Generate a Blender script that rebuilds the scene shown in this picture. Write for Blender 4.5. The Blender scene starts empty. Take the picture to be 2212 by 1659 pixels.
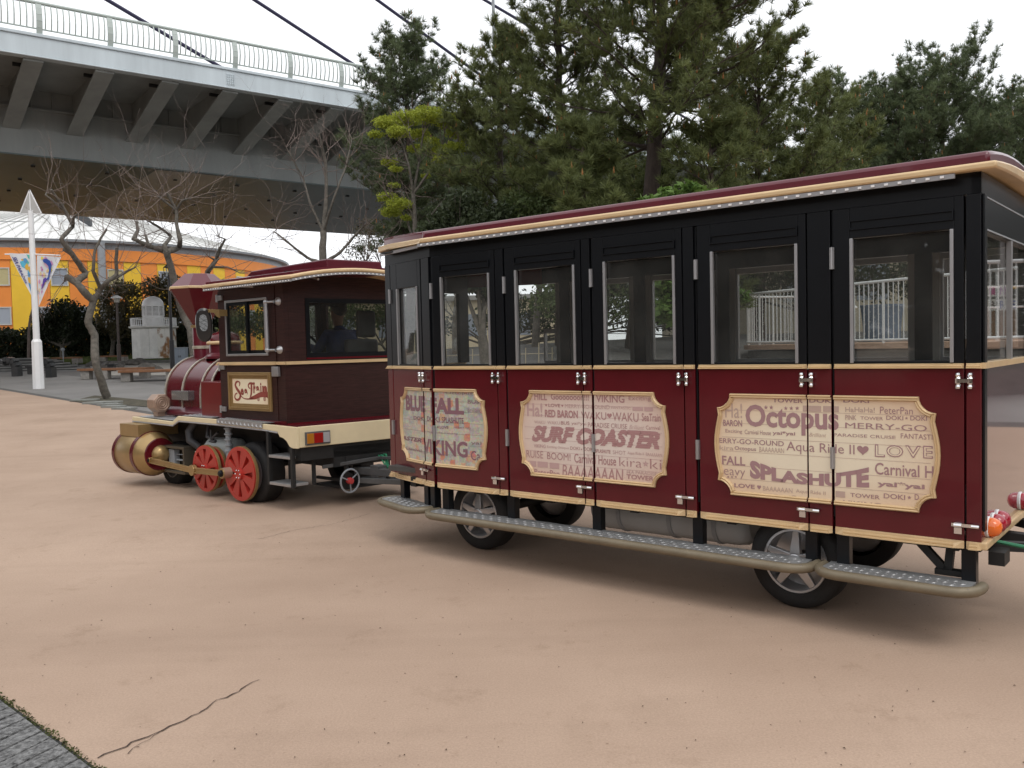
import bpy, bmesh, math, random
import numpy as np
from mathutils import Vector, Matrix
R_ = math.radians
rnd = random.Random(7)
rng = np.random.default_rng(11)
S = bpy.context.scene
COL = S.collection

# ------------------------------------------------------------------ camera, sky, sun, exposure
CAM_H, PITCH, ROLL = 1.6, -R_(2.46), R_(1.35)
_f = np.array([0, math.cos(PITCH), math.sin(PITCH)]); _r = np.array([1., 0, 0]); _u = np.cross(_r, _f)
_c, _s = math.cos(ROLL), math.sin(ROLL)
CR, CU, CF = _r*_c-_u*_s, _u*_c+_r*_s, _f
cam_data = bpy.data.cameras.new('camera'); cam = bpy.data.objects.new('camera', cam_data); COL.objects.link(cam)
cam_data.sensor_width = 36; cam_data.lens = 36*3450/4032; cam_data.clip_end = 3000; cam_data.clip_start = .05
cam.matrix_world = Matrix(((CR[0], CU[0], -CF[0], 0), (CR[1], CU[1], -CF[1], 0), (CR[2], CU[2], -CF[2], CAM_H), (0, 0, 0, 1)))
S.camera = cam

W = bpy.data.worlds.new('World'); S.world = W; W.use_nodes = True
wn, wl = W.node_tree.nodes, W.node_tree.links
SUN_EL, SUN_AZ = R_(58), R_(150)
sky = wn.new('ShaderNodeTexSky'); sky.sky_type = 'NISHITA'; sky.sun_disc = False
sky.sun_elevation = SUN_EL; sky.sun_rotation = SUN_AZ; sky.dust_density = 4
bw = wn.new('ShaderNodeHueSaturation'); bw.inputs['Saturation'].default_value = .08
cl = wn.new('ShaderNodeMix'); cl.data_type = 'RGBA'; cl.inputs[0].default_value = .86
cl.inputs[7].default_value = (11.4, 11.6, 12.0, 1)          # even cloud deck over the whole sky
wl.new(sky.outputs[0], bw.inputs['Color']); wl.new(bw.outputs[0], cl.inputs[6])
bg = wn['Background']; bg.inputs['Strength'].default_value = .1
wl.new(cl.outputs[2], bg.inputs['Color'])
sd = bpy.data.lights.new('sun', 'SUN'); sd.energy = .6; sd.angle = R_(25); sd.color = (1, .96, .9)
so = bpy.data.objects.new('sun', sd); COL.objects.link(so)
so.rotation_euler = (math.pi/2-SUN_EL, 0, math.pi-SUN_AZ)
S.view_settings.view_transform = 'Standard'; S.view_settings.look = 'None'
S.view_settings.exposure = .32; S.view_settings.gamma = 1; S.view_settings.use_curve_mapping = False

# ------------------------------------------------------------------ picture <-> place helpers (photo units: 2212 x 1659)
FPX = 3450*2212/4032
def ray(x, y): return CR*(x-1106)/FPX-CU*(y-829.5)/FPX+CF
EYE = np.array([0, 0, CAM_H])
def at(x, y, Y):
    d = ray(x, y); return EYE+d*(Y/d[1])
def onplane(x, y, p, n):
    d = ray(x, y); return EYE+d*(np.dot(p-EYE, n)/np.dot(d, n))
def sstep(a, b, t):
    t = np.clip((t-a)/(b-a), 0, 1); return t*t*(3-2*t)
BB = np.array([-8.1, 19.7]); BE = np.array([.684, -.7296]); BF = np.array([.7296, .684])   # road edge: point, direction, away
def g(x, y):
    x = np.asarray(x, float); y = np.asarray(y, float)
    p = (x-BB[0])*BE[0]+(y-BB[1])*BE[1]; w = (x-BB[0])*BF[0]+(y-BB[1])*BF[1]
    z = .033*4*np.log1p(np.exp(np.clip((np.minimum(y, 58)-12)/4, -30, 30)))-.033*4*math.log1p(math.exp(-3.))*0
    z = z-.033*4*np.log1p(np.exp(np.clip((-12+5.)/4, -30, 30)))
    z = np.maximum(z, 0)*sstep(4, 14, y)
    return z+1.25*sstep(.8, 7.2, w)*sstep(-4, 2.2, p)*(1-.42*sstep(7, 10.5, p))
def ongr(x, y):
    d = ray(x, y); t = 1.
    for i in range(6000):
        q = EYE+d*t
        if q[2] <= g(q[0], q[1]): break
        t *= 1.0015
    return np.array([q[0], q[1], float(g(q[0], q[1]))])

# ------------------------------------------------------------------ materials
MATS = {}
def mat(name, col, rough=.6, metal=0, coat=0, var=0, vscale=3, bump=0, bscale=40, stretch=(1, 1, 1), var2=None, spec=.5, coord='Object'):
    if name in MATS: return MATS[name]
    m = bpy.data.materials.new(name); m.use_nodes = True; nt = m.node_tree; N, L = nt.nodes, nt.links
    b = N['Principled BSDF']; b.inputs['Base Color'].default_value = (*col, 1); b.inputs['Roughness'].default_value = rough
    b.inputs['Metallic'].default_value = metal; b.inputs['Coat Weight'].default_value = coat; b.inputs['Coat Roughness'].default_value = .04
    b.inputs['Specular IOR Level'].default_value = spec
    if var or bump:
        tc = N.new('ShaderNodeTexCoord'); mp = N.new('ShaderNodeMapping'); mp.inputs['Scale'].default_value = stretch
        L.new(tc.outputs[coord], mp.inputs[0])
    if var:
        nz = N.new('ShaderNodeTexNoise'); nz.inputs['Scale'].default_value = vscale; nz.inputs['Detail'].default_value = 6
        nz.inputs['Roughness'].default_value = .65
        L.new(mp.outputs[0], nz.inputs['Vector'])
        cr = N.new('ShaderNodeValToRGB'); cr.color_ramp.elements[0].position = .3; cr.color_ramp.elements[1].position = .7
        c2 = var2 or tuple(max(0, c*(1-var)) for c in col)
        c1 = tuple(min(1, c*(1+var*.5)) for c in col)
        cr.color_ramp.elements[0].color = (*c2, 1); cr.color_ramp.elements[1].color = (*c1, 1)
        L.new(nz.outputs[0], cr.inputs[0]); L.new(cr.outputs[0], b.inputs['Base Color'])
    if bump:
        n2 = N.new('ShaderNodeTexNoise'); n2.inputs['Scale'].default_value = bscale; n2.inputs['Detail'].default_value = 4
        L.new(mp.outputs[0], n2.inputs['Vector'])
        bp = N.new('ShaderNodeBump'); bp.inputs['Strength'].default_value = bump; bp.inputs['Distance'].default_value = .02
        L.new(n2.outputs[0], bp.inputs['Height']); L.new(bp.outputs[0], b.inputs['Normal'])
    MATS[name] = m; return m
def glass(name, tint, fac=1.0, dust_haze=0.):
    if name in MATS: return MATS[name]
    m = bpy.data.materials.new(name); m.use_nodes = True; nt = m.node_tree; N, L = nt.nodes, nt.links
    N.remove(N['Principled BSDF']); out = N['Material Output']
    t = N.new('ShaderNodeBsdfTransparent'); t.inputs[0].default_value = (*tint, 1)
    gl = N.new('ShaderNodeBsdfGlossy'); gl.inputs['Roughness'].default_value = .02
    fr = N.new('ShaderNodeFresnel'); fr.inputs[0].default_value = 1.5
    ge = N.new('ShaderNodeNewGeometry'); io = N.new('ShaderNodeMapRange'); io.inputs['To Min'].default_value = 1.5; io.inputs['To Max'].default_value = 1/1.5   # thin pane: no inner total reflection
    L.new(ge.outputs['Backfacing'], io.inputs['Value']); L.new(io.outputs[0], fr.inputs[0])
    ml = N.new('ShaderNodeMath'); ml.operation = 'MULTIPLY'; ml.inputs[1].default_value = fac
    mx = N.new('ShaderNodeMixShader')
    L.new(fr.outputs[0], ml.inputs[0]); L.new(ml.outputs[0], mx.inputs[0]); L.new(t.outputs[0], mx.inputs[1]); L.new(gl.outputs[0], mx.inputs[2])
    df = N.new('ShaderNodeBsdfDiffuse'); df.inputs[0].default_value = (.5, .5, .48, 1); m2 = N.new('ShaderNodeMixShader')      # dust film, patchy; also paints a whitish haze into the glass
    nz = N.new('ShaderNodeTexNoise'); nz.inputs['Scale'].default_value = 3; tc = N.new('ShaderNodeTexCoord'); L.new(tc.outputs['Object'], nz.inputs['Vector'])
    md = N.new('ShaderNodeMath'); md.operation = 'MULTIPLY'; md.inputs[1].default_value = dust_haze*2; L.new(nz.outputs[0], md.inputs[0])
    L.new(md.outputs[0], m2.inputs[0]); L.new(mx.outputs[0], m2.inputs[1]); L.new(df.outputs[0], m2.inputs[2]); L.new(m2.outputs[0], out.inputs[0])
    MATS[name] = m; return m
def nodes(m): return m.node_tree.nodes, m.node_tree.links, m.node_tree.nodes['Principled BSDF']
def leafmat(name, c, c2, var_scale=1.2):
    if name in MATS: return MATS[name]
    m = mat(name, c, .55, spec=.3); N, L, b = nodes(m)
    tc = N.new('ShaderNodeTexCoord'); nz = N.new('ShaderNodeTexNoise'); nz.inputs['Scale'].default_value = var_scale; nz.inputs['Detail'].default_value = 8
    nz.inputs['Roughness'].default_value = .8
    cr = N.new('ShaderNodeValToRGB'); cr.color_ramp.elements[0].position = .32; cr.color_ramp.elements[1].position = .68
    cr.color_ramp.elements[0].color = (*c2, 1); cr.color_ramp.elements[1].color = (*c, 1)
    L.new(tc.outputs['Object'], nz.inputs['Vector']); L.new(nz.outputs[0], cr.inputs[0]); L.new(cr.outputs[0], b.inputs['Base Color'])
    tr = N.new('ShaderNodeBsdfTranslucent'); L.new(cr.outputs[0], tr.inputs[0])
    mx = N.new('ShaderNodeMixShader'); mx.inputs[0].default_value = .3
    L.new(b.outputs[0], mx.inputs[1]); L.new(tr.outputs[0], mx.inputs[2]); L.new(mx.outputs[0], N['Material Output'].inputs[0])
    return m

MAROON = mat('maroon_paint', (.105, .007, .012), .25, coat=.28, spec=.35, var=.2, vscale=1.5, bump=.05, bscale=1.8)
MAROON2 = mat('maroon_roof_paint', (.11, .010, .020), .3, coat=.3, var=.15, vscale=2)
GOLD = mat('gold_moulding', (.66, .475, .265), .4, metal=.1, coat=.1, var=.12, vscale=6)
GOLDM = mat('gold_metal_paint', (.40, .27, .12), .34, metal=.55, var=.12, vscale=5)
CREAM = mat('cream_paint', (.74, .63, .41), .35, coat=.15, var=.07, vscale=4)
BLACK = mat('black_paint', (.006, .007, .009), .33, spec=.26, var=.2, vscale=3)
DARK = mat('dark_underframe', (.012, .012, .012), .6, var=.4, vscale=8)
RUBBER = mat('tyre_rubber', (.018, .017, .017), .75, var=.3, vscale=9, bump=.2, bscale=90)
SILVER = mat('brushed_silver', (.43, .43, .44), .42, metal=.8, var=.1, vscale=8)
CHROME = mat('chrome', (.75, .75, .76), .12, metal=1)
ALLOY = mat('alloy_rim', (.52, .52, .53), .35, metal=.75, var=.15, vscale=10)
WOOD = mat('dark_wood_grain', (.038, .0135, .0115), .45, spec=.3, var=.6, vscale=3, stretch=(2, 2, 38), bump=.08, bscale=6)
REDW = mat('red_wheel_paint', (.42, .034, .024), .4, coat=.2, var=.15, vscale=5)
GLASS = glass('window_glass', (.88, .89, .88), .9, .028)
TINT = glass('tinted_glass', (.78, .79, .77), .8, .02)
TREAD = mat('tread_plate', (.42, .42, .42), .42, metal=.6, var=.2, vscale=14)
STEPGOLD = mat('step_edge_bronze', (.205, .168, .112), .5, metal=.2, var=.18, vscale=7)
WHITE = mat('white_paint', (.84, .84, .84), .45, var=.06, vscale=4)
GREYM = mat('grey_metal', (.30, .32, .34), .5, var=.12, vscale=5)
CONC = mat('concrete', (.30, .28, .255), .85, var=.3, vscale=9, bump=.3)
BENCHW = mat('bench_wood', (.25, .115, .055), .6, var=.35, vscale=5, stretch=(1, 1, 6))
BARK = mat('grey_bark', (.135, .12, .10), .9, var=.5, vscale=9, bump=.6, bscale=14)
BARKP = mat('pine_bark', (.072, .054, .044), .95, var=.55, vscale=6, bump=.9, bscale=9, stretch=(1, 1, .35))
TWIG = mat('twig_brown', (.20, .155, .135), .85, var=.3, vscale=4)
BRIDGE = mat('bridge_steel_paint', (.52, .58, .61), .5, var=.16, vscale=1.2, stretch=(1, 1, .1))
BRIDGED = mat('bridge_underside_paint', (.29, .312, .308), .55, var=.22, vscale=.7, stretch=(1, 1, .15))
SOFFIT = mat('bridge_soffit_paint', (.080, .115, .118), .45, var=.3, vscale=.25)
PIPE = mat('step_light_plastic', (.3, .3, .31), .4)

# ------------------------------------------------------------------ mesh builder
class MB:
    def __init__(s): s.v = []; s.f = []
    def add(s, vs, fs):
        o = len(s.v); s.v.extend([tuple(map(float, q)) for q in vs]); s.f.extend([tuple(i+o for i in f) for f in fs]); return s
    def box(s, x0, x1, y0, y1, z0, z1):
        return s.add([(x0, y0, z0), (x1, y0, z0), (x1, y1, z0), (x0, y1, z0), (x0, y0, z1), (x1, y0, z1), (x1, y1, z1), (x0, y1, z1)],
                     [(3, 2, 1, 0), (4, 5, 6, 7), (0, 1, 5, 4), (1, 2, 6, 5), (2, 3, 7, 6), (3, 0, 4, 7)])
    def bar(s, p, q, w, h, up=(0, 0, 1)):
        p, q, up = np.array(p, float), np.array(q, float), np.array(up, float)
        d = (q-p)/np.linalg.norm(q-p); x = np.cross(d, up); x /= max(1e-9, np.linalg.norm(x)); u = np.cross(x, d)
        x = x*w/2; u = u*h/2
        vs = [p-x-u, p+x-u, p+x+u, p-x+u, q-x-u, q+x-u, q+x+u, q-x+u]
        return s.add(vs, [(0, 1, 2, 3), (7, 6, 5, 4), (4, 5, 1, 0), (5, 6, 2, 1), (6, 7, 3, 2), (7, 4, 0, 3)])
    def tube(s, path, r, n=8, cap=True):
        P = [np.array(q, float) for q in path]; k = len(P); vs = []; rr = r if hasattr(r, '__len__') else [r]*k
        ref = None
        for i in range(k):
            d = P[min(i+1, k-1)]-P[max(i-1, 0)]; d /= max(1e-9, np.linalg.norm(d))
            if ref is None:
                ref = np.cross(d, (0, 0, 1.)) if abs(d[2]) < .95 else np.cross(d, (1., 0, 0))
            ref = ref-d*np.dot(ref, d); ref /= max(1e-9, np.linalg.norm(ref)); o = np.cross(d, ref)
            for j in range(n):
                a = 2*math.pi*j/n; vs.append(P[i]+(ref*math.cos(a)+o*math.sin(a))*rr[i])
        fs = [(i*n+j, i*n+(j+1) % n, (i+1)*n+(j+1) % n, (i+1)*n+j) for i in range(k-1) for j in range(n)]
        if cap: fs += [tuple(range(n))[::-1], tuple((k-1)*n+j for j in range(n))]
        return s.add(vs, fs)
    def cyl(s, p, q, r, r2=None, n=20): return s.tube([p, q], [r, r if r2 is None else r2], n)
    def lathe(s, prof, o, axis=(0, 0, 1), n=24, closed=False, ph=0):
        o = np.array(o, float); a = np.array(axis, float); a /= np.linalg.norm(a)
        x = np.cross(a, (0, 0, 1.)) if abs(a[2]) < .9 else np.array([1., 0, 0]); x = x-a*np.dot(x, a); x /= np.linalg.norm(x); y = np.cross(a, x)
        vs = []
        for (r, h) in prof:
            for j in range(n):
                t = 2*math.pi*j/n+ph; vs.append(o+a*h+(x*math.cos(t)+y*math.sin(t))*max(r, 1e-4))
        k = len(prof); fs = [(i*n+j, i*n+(j+1) % n, (i+1)*n+(j+1) % n, (i+1)*n+j) for i in range(k-1) for j in range(n)]
        if closed: fs += [((k-1)*n+j, (k-1)*n+(j+1) % n, (j+1) % n, j) for j in range(n)]
        return s.add(vs, fs)
    def prism(s, poly, o, ux, uy, dv):
        o, ux, uy, dv = [np.array(t, float) for t in (o, ux, uy, dv)]
        a = [o+ux*p[0]+uy*p[1] for p in poly]; n = len(a); b = [q+dv for q in a]
        return s.add(a+b, [tuple(range(n))[::-1], tuple(range(n, 2*n))]+[(i, (i+1) % n, n+(i+1) % n, n+i) for i in range(n)])
    def ell(s, c, r, n=12, m=8):
        r = r if hasattr(r, '__len__') else (r, r, r)
        prof = [(math.sin(math.pi*i/m), -math.cos(math.pi*i/m)) for i in range(m+1)]
        o = len(s.v); s.lathe(prof, (0, 0, 0), n=n)
        for i in range(o, len(s.v)):
            q = s.v[i]; s.v[i] = (c[0]+q[0]*r[0], c[1]+q[1]*r[1], c[2]+q[2]*r[2])
        return s
    def build(s, name, m, parent=None, smooth=None, bevel=0, vmap=None, xf=None):
        vs = s.v
        if xf is not None: vs = [tuple(xf @ Vector(q)) for q in vs]
        if vmap: vs = [vmap(q) for q in vs]
        me = bpy.data.meshes.new(name); me.from_pydata(vs, [], s.f); me.update()
        return obj(name, me, m, parent, smooth, bevel)
def obj(name, me, m, parent=None, smooth=None, bevel=0):
    if m is not None and not me.materials: me.materials.append(m)
    if smooth is not None:
        me.polygons.foreach_set('use_smooth', [True]*len(me.polygons)); me.set_sharp_from_angle(angle=R_(smooth))
    o = bpy.data.objects.new(name, me); COL.objects.link(o)
    if parent: o.parent = parent
    if bevel:
        b = o.modifiers.new('bevel', 'BEVEL'); b.width = bevel; b.segments = 2; b.limit_method = 'ANGLE'; b.angle_limit = R_(40)
    return o
def thing(name, label, cat, loc=(0, 0, 0), rz=0, group=None):
    o = bpy.data.objects.new(name, None); COL.objects.link(o); o.location = [float(t) for t in loc]; o.rotation_euler = (0, 0, rz)
    o.empty_display_size = .2; return tag(o, label, cat, group)
def tag(o, label, cat, group=None):
    o['label'] = label; o['category'] = cat
    if group: o['group'] = group
    return o
def kind(o, k): o['kind'] = k; return o
def inst(name, me, parent, loc=(0, 0, 0), rot=(0, 0, 0), scale=(1, 1, 1)):
    o = bpy.data.objects.new(name, me); COL.objects.link(o); o.parent = parent; o.location = loc; o.rotation_euler = rot; o.scale = scale; return o
def npmesh(name, V, Fq):
    me = bpy.data.meshes.new(name); V = np.ascontiguousarray(V, np.float32); Fq = np.ascontiguousarray(Fq, np.int32); k = Fq.shape[1]
    me.vertices.add(len(V)); me.vertices.foreach_set('co', V.ravel()); me.loops.add(Fq.size); me.loops.foreach_set('vertex_index', Fq.ravel())
    me.polygons.add(len(Fq)); me.polygons.foreach_set('loop_start', np.arange(0, Fq.size, k, dtype=np.int32)); me.polygons.foreach_set('loop_total', np.full(len(Fq), k, np.int32))
    me.update(calc_edges=True); return me

# ------------------------------------------------------------------ lettering (flat print) from the built-in font
_txt = {}
def text(body, bold=0., shear=0., space=1.):
    key = (body, bold, shear, space)
    if key in _txt: return _txt[key]
    cu = bpy.data.curves.new('print', 'FONT'); cu.body = body; cu.offset = bold; cu.shear = shear; cu.space_character = space; cu.resolution_u = 3
    o = bpy.data.objects.new('print', cu); COL.objects.link(o)
    dg = bpy.context.evaluated_depsgraph_get(); me = bpy.data.meshes.new_from_object(o.evaluated_get(dg))
    vs = np.array([v.co[:] for v in me.vertices]) if len(me.vertices) else np.zeros((0, 3)); fs = [tuple(p.vertices) for p in me.polygons]
    bpy.data.objects.remove(o); bpy.data.curves.remove(cu); bpy.data.meshes.remove(me)
    if len(vs):
        vs = vs[:, :2]; lo, hi = vs.min(0), vs.max(0); vs = (vs-lo)/np.maximum(hi-lo, 1e-6)
    _txt[key] = (vs, fs); return _txt[key]
def star2(n=5, r=.42):
    pts = [(.5+.5*(1 if i % 2 == 0 else r)*math.sin(math.pi*i/n), .5+.5*(1 if i % 2 == 0 else r)*math.cos(math.pi*i/n)) for i in range(2*n)]
    return np.array(pts+[(.5, .5)]), [(i, (i+1) % (2*n), 2*n) for i in range(2*n)]
def heart2():
    pts = []
    for i in range(24):
        t = 2*math.pi*i/24; pts.append((.5+16*math.sin(t)**3/32, .56+(13*math.cos(t)-5*math.cos(2*t)-2*math.cos(3*t)-math.cos(4*t))/30))
    return np.array(pts+[(.5, .5)]), [(i, (i+1) % 24, 24) for i in range(24)]
def clipx(vs, fs, x0, x1):
    bm = bmesh.new(); bv = [bm.verts.new(v) for v in vs]
    for f in fs:
        try: bm.faces.new([bv[i] for i in f])
        except ValueError: pass
    for x, d in ((x0, 1), (x1, -1)):
        bmesh.ops.bisect_plane(bm, geom=bm.verts[:]+bm.edges[:]+bm.faces[:], plane_co=(x, 0, 0), plane_no=(d, 0, 0), clear_inner=True)
    bm.verts.index_update(); V = [v.co[:] for v in bm.verts]; F = [tuple(v.index for v in f.verts) for f in bm.faces]; bm.free(); return V, F
# ------------------------------------------------------------------ ground
def grid_sheet(name, P, Wd, m, dz=0):
    pp, ww = np.meshgrid(P, Wd, indexing='ij')
    ww = ww+4.5*sstep(6, 15, pp)                       # the paving edge swings away behind the carriage
    x = BB[0]+pp*BE[0]+ww*BF[0]; y = BB[1]+pp*BE[1]+ww*BF[1]; z = g(x, y)+dz
    V = np.stack([x, y, z], -1).reshape(-1, 3); a, b = pp.shape
    i = np.arange(a-1)[:, None]*b+np.arange(b-1)[None, :]
    F = np.stack([i, i+1, i+b+1, i+b], -1).reshape(-1, 4)
    if np.dot(np.cross(V[F[0, 1]]-V[F[0, 0]], V[F[0, 2]]-V[F[0, 1]]), (0, 0, 1)) < 0: F = F[:, ::-1]
    me = npmesh(name, V, F); o = obj(name, me, m, smooth=60); kind(o, 'structure'); return o
PG = np.concatenate([[-900, -400, -200, -120], np.arange(-90, 40.1, .75), [60, 120, 300, 900]])
# road: salmon coloured surfacing
def road_mat():
    m = mat('salmon_road_surface', (.46, .30, .215), .78, spec=.28); N, L, b = nodes(m)
    tc = N.new('ShaderNodeTexCoord')
    def noise(sc, det=5, st=(1, 1, 1), rot=0, ro=.6):
        mp = N.new('ShaderNodeMapping'); mp.inputs['Scale'].default_value = st; mp.inputs['Rotation'].default_value = (0, 0, rot)
        L.new(tc.outputs['Object'], mp.inputs[0]); n = N.new('ShaderNodeTexNoise'); n.inputs['Scale'].default_value = sc; n.inputs['Detail'].default_value = det
        n.inputs['Roughness'].default_value = ro; L.new(mp.outputs[0], n.inputs['Vector']); return n.outputs[0]
    def ramp(src, p0, p1, c0, c1):
        r = N.new('ShaderNodeValToRGB'); e = r.color_ramp.elements; e[0].position, e[1].position = p0, p1; e[0].color, e[1].color = (*c0, 1), (*c1, 1)
        L.new(src, r.inputs[0]); return r.outputs[0]
    def mul(a, c, f=1.0):
        x = N.new('ShaderNodeMix'); x.data_type = 'RGBA'; x.blend_type = 'MULTIPLY'; x.inputs[0].default_value = f; L.new(a, x.inputs[6]); L.new(c, x.inputs[7]); return x.outputs[2]
    base = ramp(noise(.35, 6), .35, .68, (.385, .272, .200), (.47, .341, .256))
    base = mul(base, ramp(noise(.8, 7, (.3, 1.0, 1), R_(-44)), .36, .62, (.945, .94, .935), (1.02, 1.02, 1.02)))     # wheel polish along the drive
    base = mul(base, ramp(noise(1.7, 10, ro=.8), .565, .70, (1, 1, 1), (.80, .78, .75)))
    base = mul(base, ramp(noise(.75, 10, (1, .45, 1), R_(-40), .72), .55, .74, (1, 1, 1), (.83, .82, .80)))
    base = mul(base, ramp(noise(.5, 4, (.12, 3.2, 1), R_(-44), .6), .52, .74, (1, 1, 1), (.90, .895, .89)))     # faint tyre lanes
    base = mul(base, ramp(noise(9, 8, ro=.8), .60, .70, (1, 1, 1), (.80, .77, .73)))          # grey scuffs
    base = mul(base, ramp(noise(26, 3), .70, .78, (1, 1, 1), (.66, .61, .56)))                   # grit and old chewing gum
    base = mul(base, ramp(noise(95, 3, ro=.8), .34, .66, (.86, .855, .85), (1.08, 1.08, 1.08)))
    vo = N.new('ShaderNodeTexVoronoi'); vo.inputs['Scale'].default_value = 3.2; L.new(tc.outputs['Object'], vo.inputs['Vector'])
    base = mul(base, ramp(vo.outputs[0], .012, .035, (.5, .44, .39), (1, 1, 1)))
    L.new(base, b.inputs['Base Color'])
    bp = N.new('ShaderNodeBump'); bp.inputs['Strength'].default_value = .35; bp.inputs['Distance'].default_value = .006; L.new(noise(120, 4), bp.inputs['Height']); L.new(bp.outputs[0], b.inputs['Normal'])
    return m
ROADM = road_mat()
# the near kerb strip of setts starts where the photograph shows it
K0, K1 = ongr(0, 1507)[:2], ongr(205, 1659)[:2]
KD = (K1-K0)/np.linalg.norm(K1-K0); KN = np.array([KD[1], -KD[0]]);
if KN[1] > 0: KN = -KN
grid_sheet('road', PG, np.concatenate([[-900, -300, -100, -50, -30], np.arange(-26, 0.01, .65)]), ROADM)
PAVE = mat('grey_paving', (.225, .215, .205), .85, var=.22, vscale=.5, bump=.3, bscale=60, spec=.3)
PAVE2 = mat('dark_grey_paving', (.16, .152, .145), .85, var=.25, vscale=.8, bump=.3, bscale=60, spec=.3)
KERB = mat('kerb_dark', (.10, .095, .088), .85, var=.4, vscale=6, bump=.3)
kerb = grid_sheet('kerb', PG, np.array([0, .1, .24]), KERB)
grid_sheet('pavement', PG, np.concatenate([np.arange(.24, 4.0, .4), [4.1]]), PAVE)
grid_sheet('plaza', PG, np.concatenate([np.arange(4.1, 40, .8), [50, 70, 120, 300, 900]]), PAVE2)
# road cracks: thin dark open seams
def crack(pts, w, seed):
    r = random.Random(seed); P = [ongr(*q)[:2] for q in pts]; L = []
    for a, b in zip(P, P[1:]):
        n = max(2, int(np.linalg.norm(b-a)/.035))
        for i in range(n): L.append(a+(b-a)*i/n+np.array([r.gauss(0, .009), r.gauss(0, .009)]))
    L.append(P[-1]); vs, fs = [], []
    for i, q in enumerate(L):
        d = L[min(i+1, len(L)-1)]-L[max(i-1, 0)]; d /= np.linalg.norm(d); nn = np.array([-d[1], d[0]])*w*(.35+r.random()*.9)/2
        for sgn in (1, -1): vs.append((q[0]+nn[0]*sgn, q[1]+nn[1]*sgn, float(g(*q))+.004))
    fs = [(2*i, 2*i+1, 2*i+3, 2*i+2) for i in range(len(L)-1)]
    o = MB().add(vs, fs).build('road_crack', mat('crack_shadow', (.055, .035, .026), .95)); kind(o, 'structure')
crack([(208, 1642), (300, 1598), (360, 1577), (440, 1535), (500, 1502), (560, 1470)], .0075, 3)
crack([(275, 1632), (300, 1608), (352, 1578)], .005, 4)
crack([(560, 1165), (640, 1145), (720, 1133), (800, 1110)], .005, 5)
# near strip of pebble-faced setts with a mossy joint
SETT = mat('pebble_sett', (.20, .198, .195), .8, var=.85, vscale=48, bump=1, bscale=48, spec=.3)
setts = bpy.data.objects.new('sett_strip', None); COL.objects.link(setts); kind(setts, 'structure')
jd = ongr(0, 1548)[:2]-ongr(55, 1523)[:2]; jd = jd/np.linalg.norm(jd)
b_ = MB()
for t in (-2.5, 4): pass
q0 = K0-KD*2.6; q1 = K1+KD*1.6
vs = [q0, q1, q1+KN*2.2, q0+KN*2.2]
b_.add([(v[0], v[1], .002) for v in vs], [(0, 1, 2, 3)]).build('bedding', mat('sett_bedding', (.03, .03, .028), .95), setts)
pitch = .098
for i in range(-12, 22):
    o0 = K0+KD*(i*pitch)+KN*.012
    for j in range(3):
        ln = .42; a = o0+jd*(j*ln); w = KD*(pitch-.012); l2 = jd*(ln-.012)
        if j == 0: pass
        h = .010+rnd.random()*.004
        c = [a, a+w, a+w+l2, a+l2]; cc = sum(c)/4; ins = [q+(cc-q)*.05 for q in c]
        m_ = MB().add([(q[0], q[1], .0) for q in c]+[(q[0], q[1], h) for q in ins], [(7, 6, 5, 4), (0, 1, 5, 4), (1, 2, 6, 5), (2, 3, 7, 6), (3, 0, 4, 7)])
        m_.build('sett', SETT, setts)
mv, mf = [], []
for i in range(1600):
    t = rnd.uniform(-1.2, 2.4); q = K0+KD*t+KN*rnd.gauss(.0, .010); s_ = rnd.uniform(.004, .010); a = rnd.random()*6.28; z0 = .004
    o = len(mv); mv += [(q[0]+s_*math.cos(a), q[1]+s_*math.sin(a), z0), (q[0]-s_*math.cos(a), q[1]-s_*math.sin(a), z0), (q[0]+rnd.gauss(0, .004), q[1]+rnd.gauss(0, .004), z0+rnd.uniform(.003, .009))]; mf.append((o, o+1, o+2))
ms = MB().add(mv, mf).build('moss', mat('moss_green', (.075, .085, .022), .95, var=.5, vscale=20)); kind(ms, 'stuff'); tag(ms, 'green moss growing along the joint between setts and salmon road', 'moss')

# ------------------------------------------------------------------ the passenger carriage
TH = R_(50.58); ca = np.array([-math.sin(TH), math.cos(TH), 0]); cn = np.array([-math.cos(TH), -math.sin(TH), 0])
CO = ongr(1760, 1322)+cn*.12; CO[2] = 0
def cu(x, y, off=0):                 # photo point -> (x along the near side, z) on the door plane
    Q = onplane(x, y, CO+cn*off, cn); return -float((Q-CO) @ ca), float(Q[2])
UC = -2.965; FA = R_(-17)
def fold(v):
    x, y, z = v
    if x < UC-1e-5:
        dx = x-UC; return (UC+dx*math.cos(FA)-y*math.sin(FA), dx*math.sin(FA)+y*math.cos(FA), z)
    return (x, y, z)
Cn = np.array([math.cos(FA), math.sin(FA)])       # chamfer direction (x+) in local xy
def cu_ch(x, y):                      # photo point -> (u, z) on the turned front bay
    o = CO-ca*UC; d = -ca*math.cos(FA)-cn*math.sin(FA); n = np.cross(d, (0, 0, 1.)); Q = onplane(x, y, o, n); return UC+float((Q-o) @ d), float(Q[2])
car = thing('train_carriage', 'maroon and black enclosed passenger carriage with cream word panels, coupled behind the locomotive', 'train carriage', CO, TH-math.pi/2)
WID = 1.5
Z0, Z1, ZB, ZT = .506, .546, 1.433, 1.460     # bottom trim, panel, top trim
BAYS = [(-3.665, -3.125, -3.11, -2.985), (-2.945, -2.305, -2.297, -2.222), (-2.203, -1.538, -1.530, -1.462), (-1.444, -.772, -.764, -.692), (-.667, .012, .020, .150), (.166, .824, .834, .904)]
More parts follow.
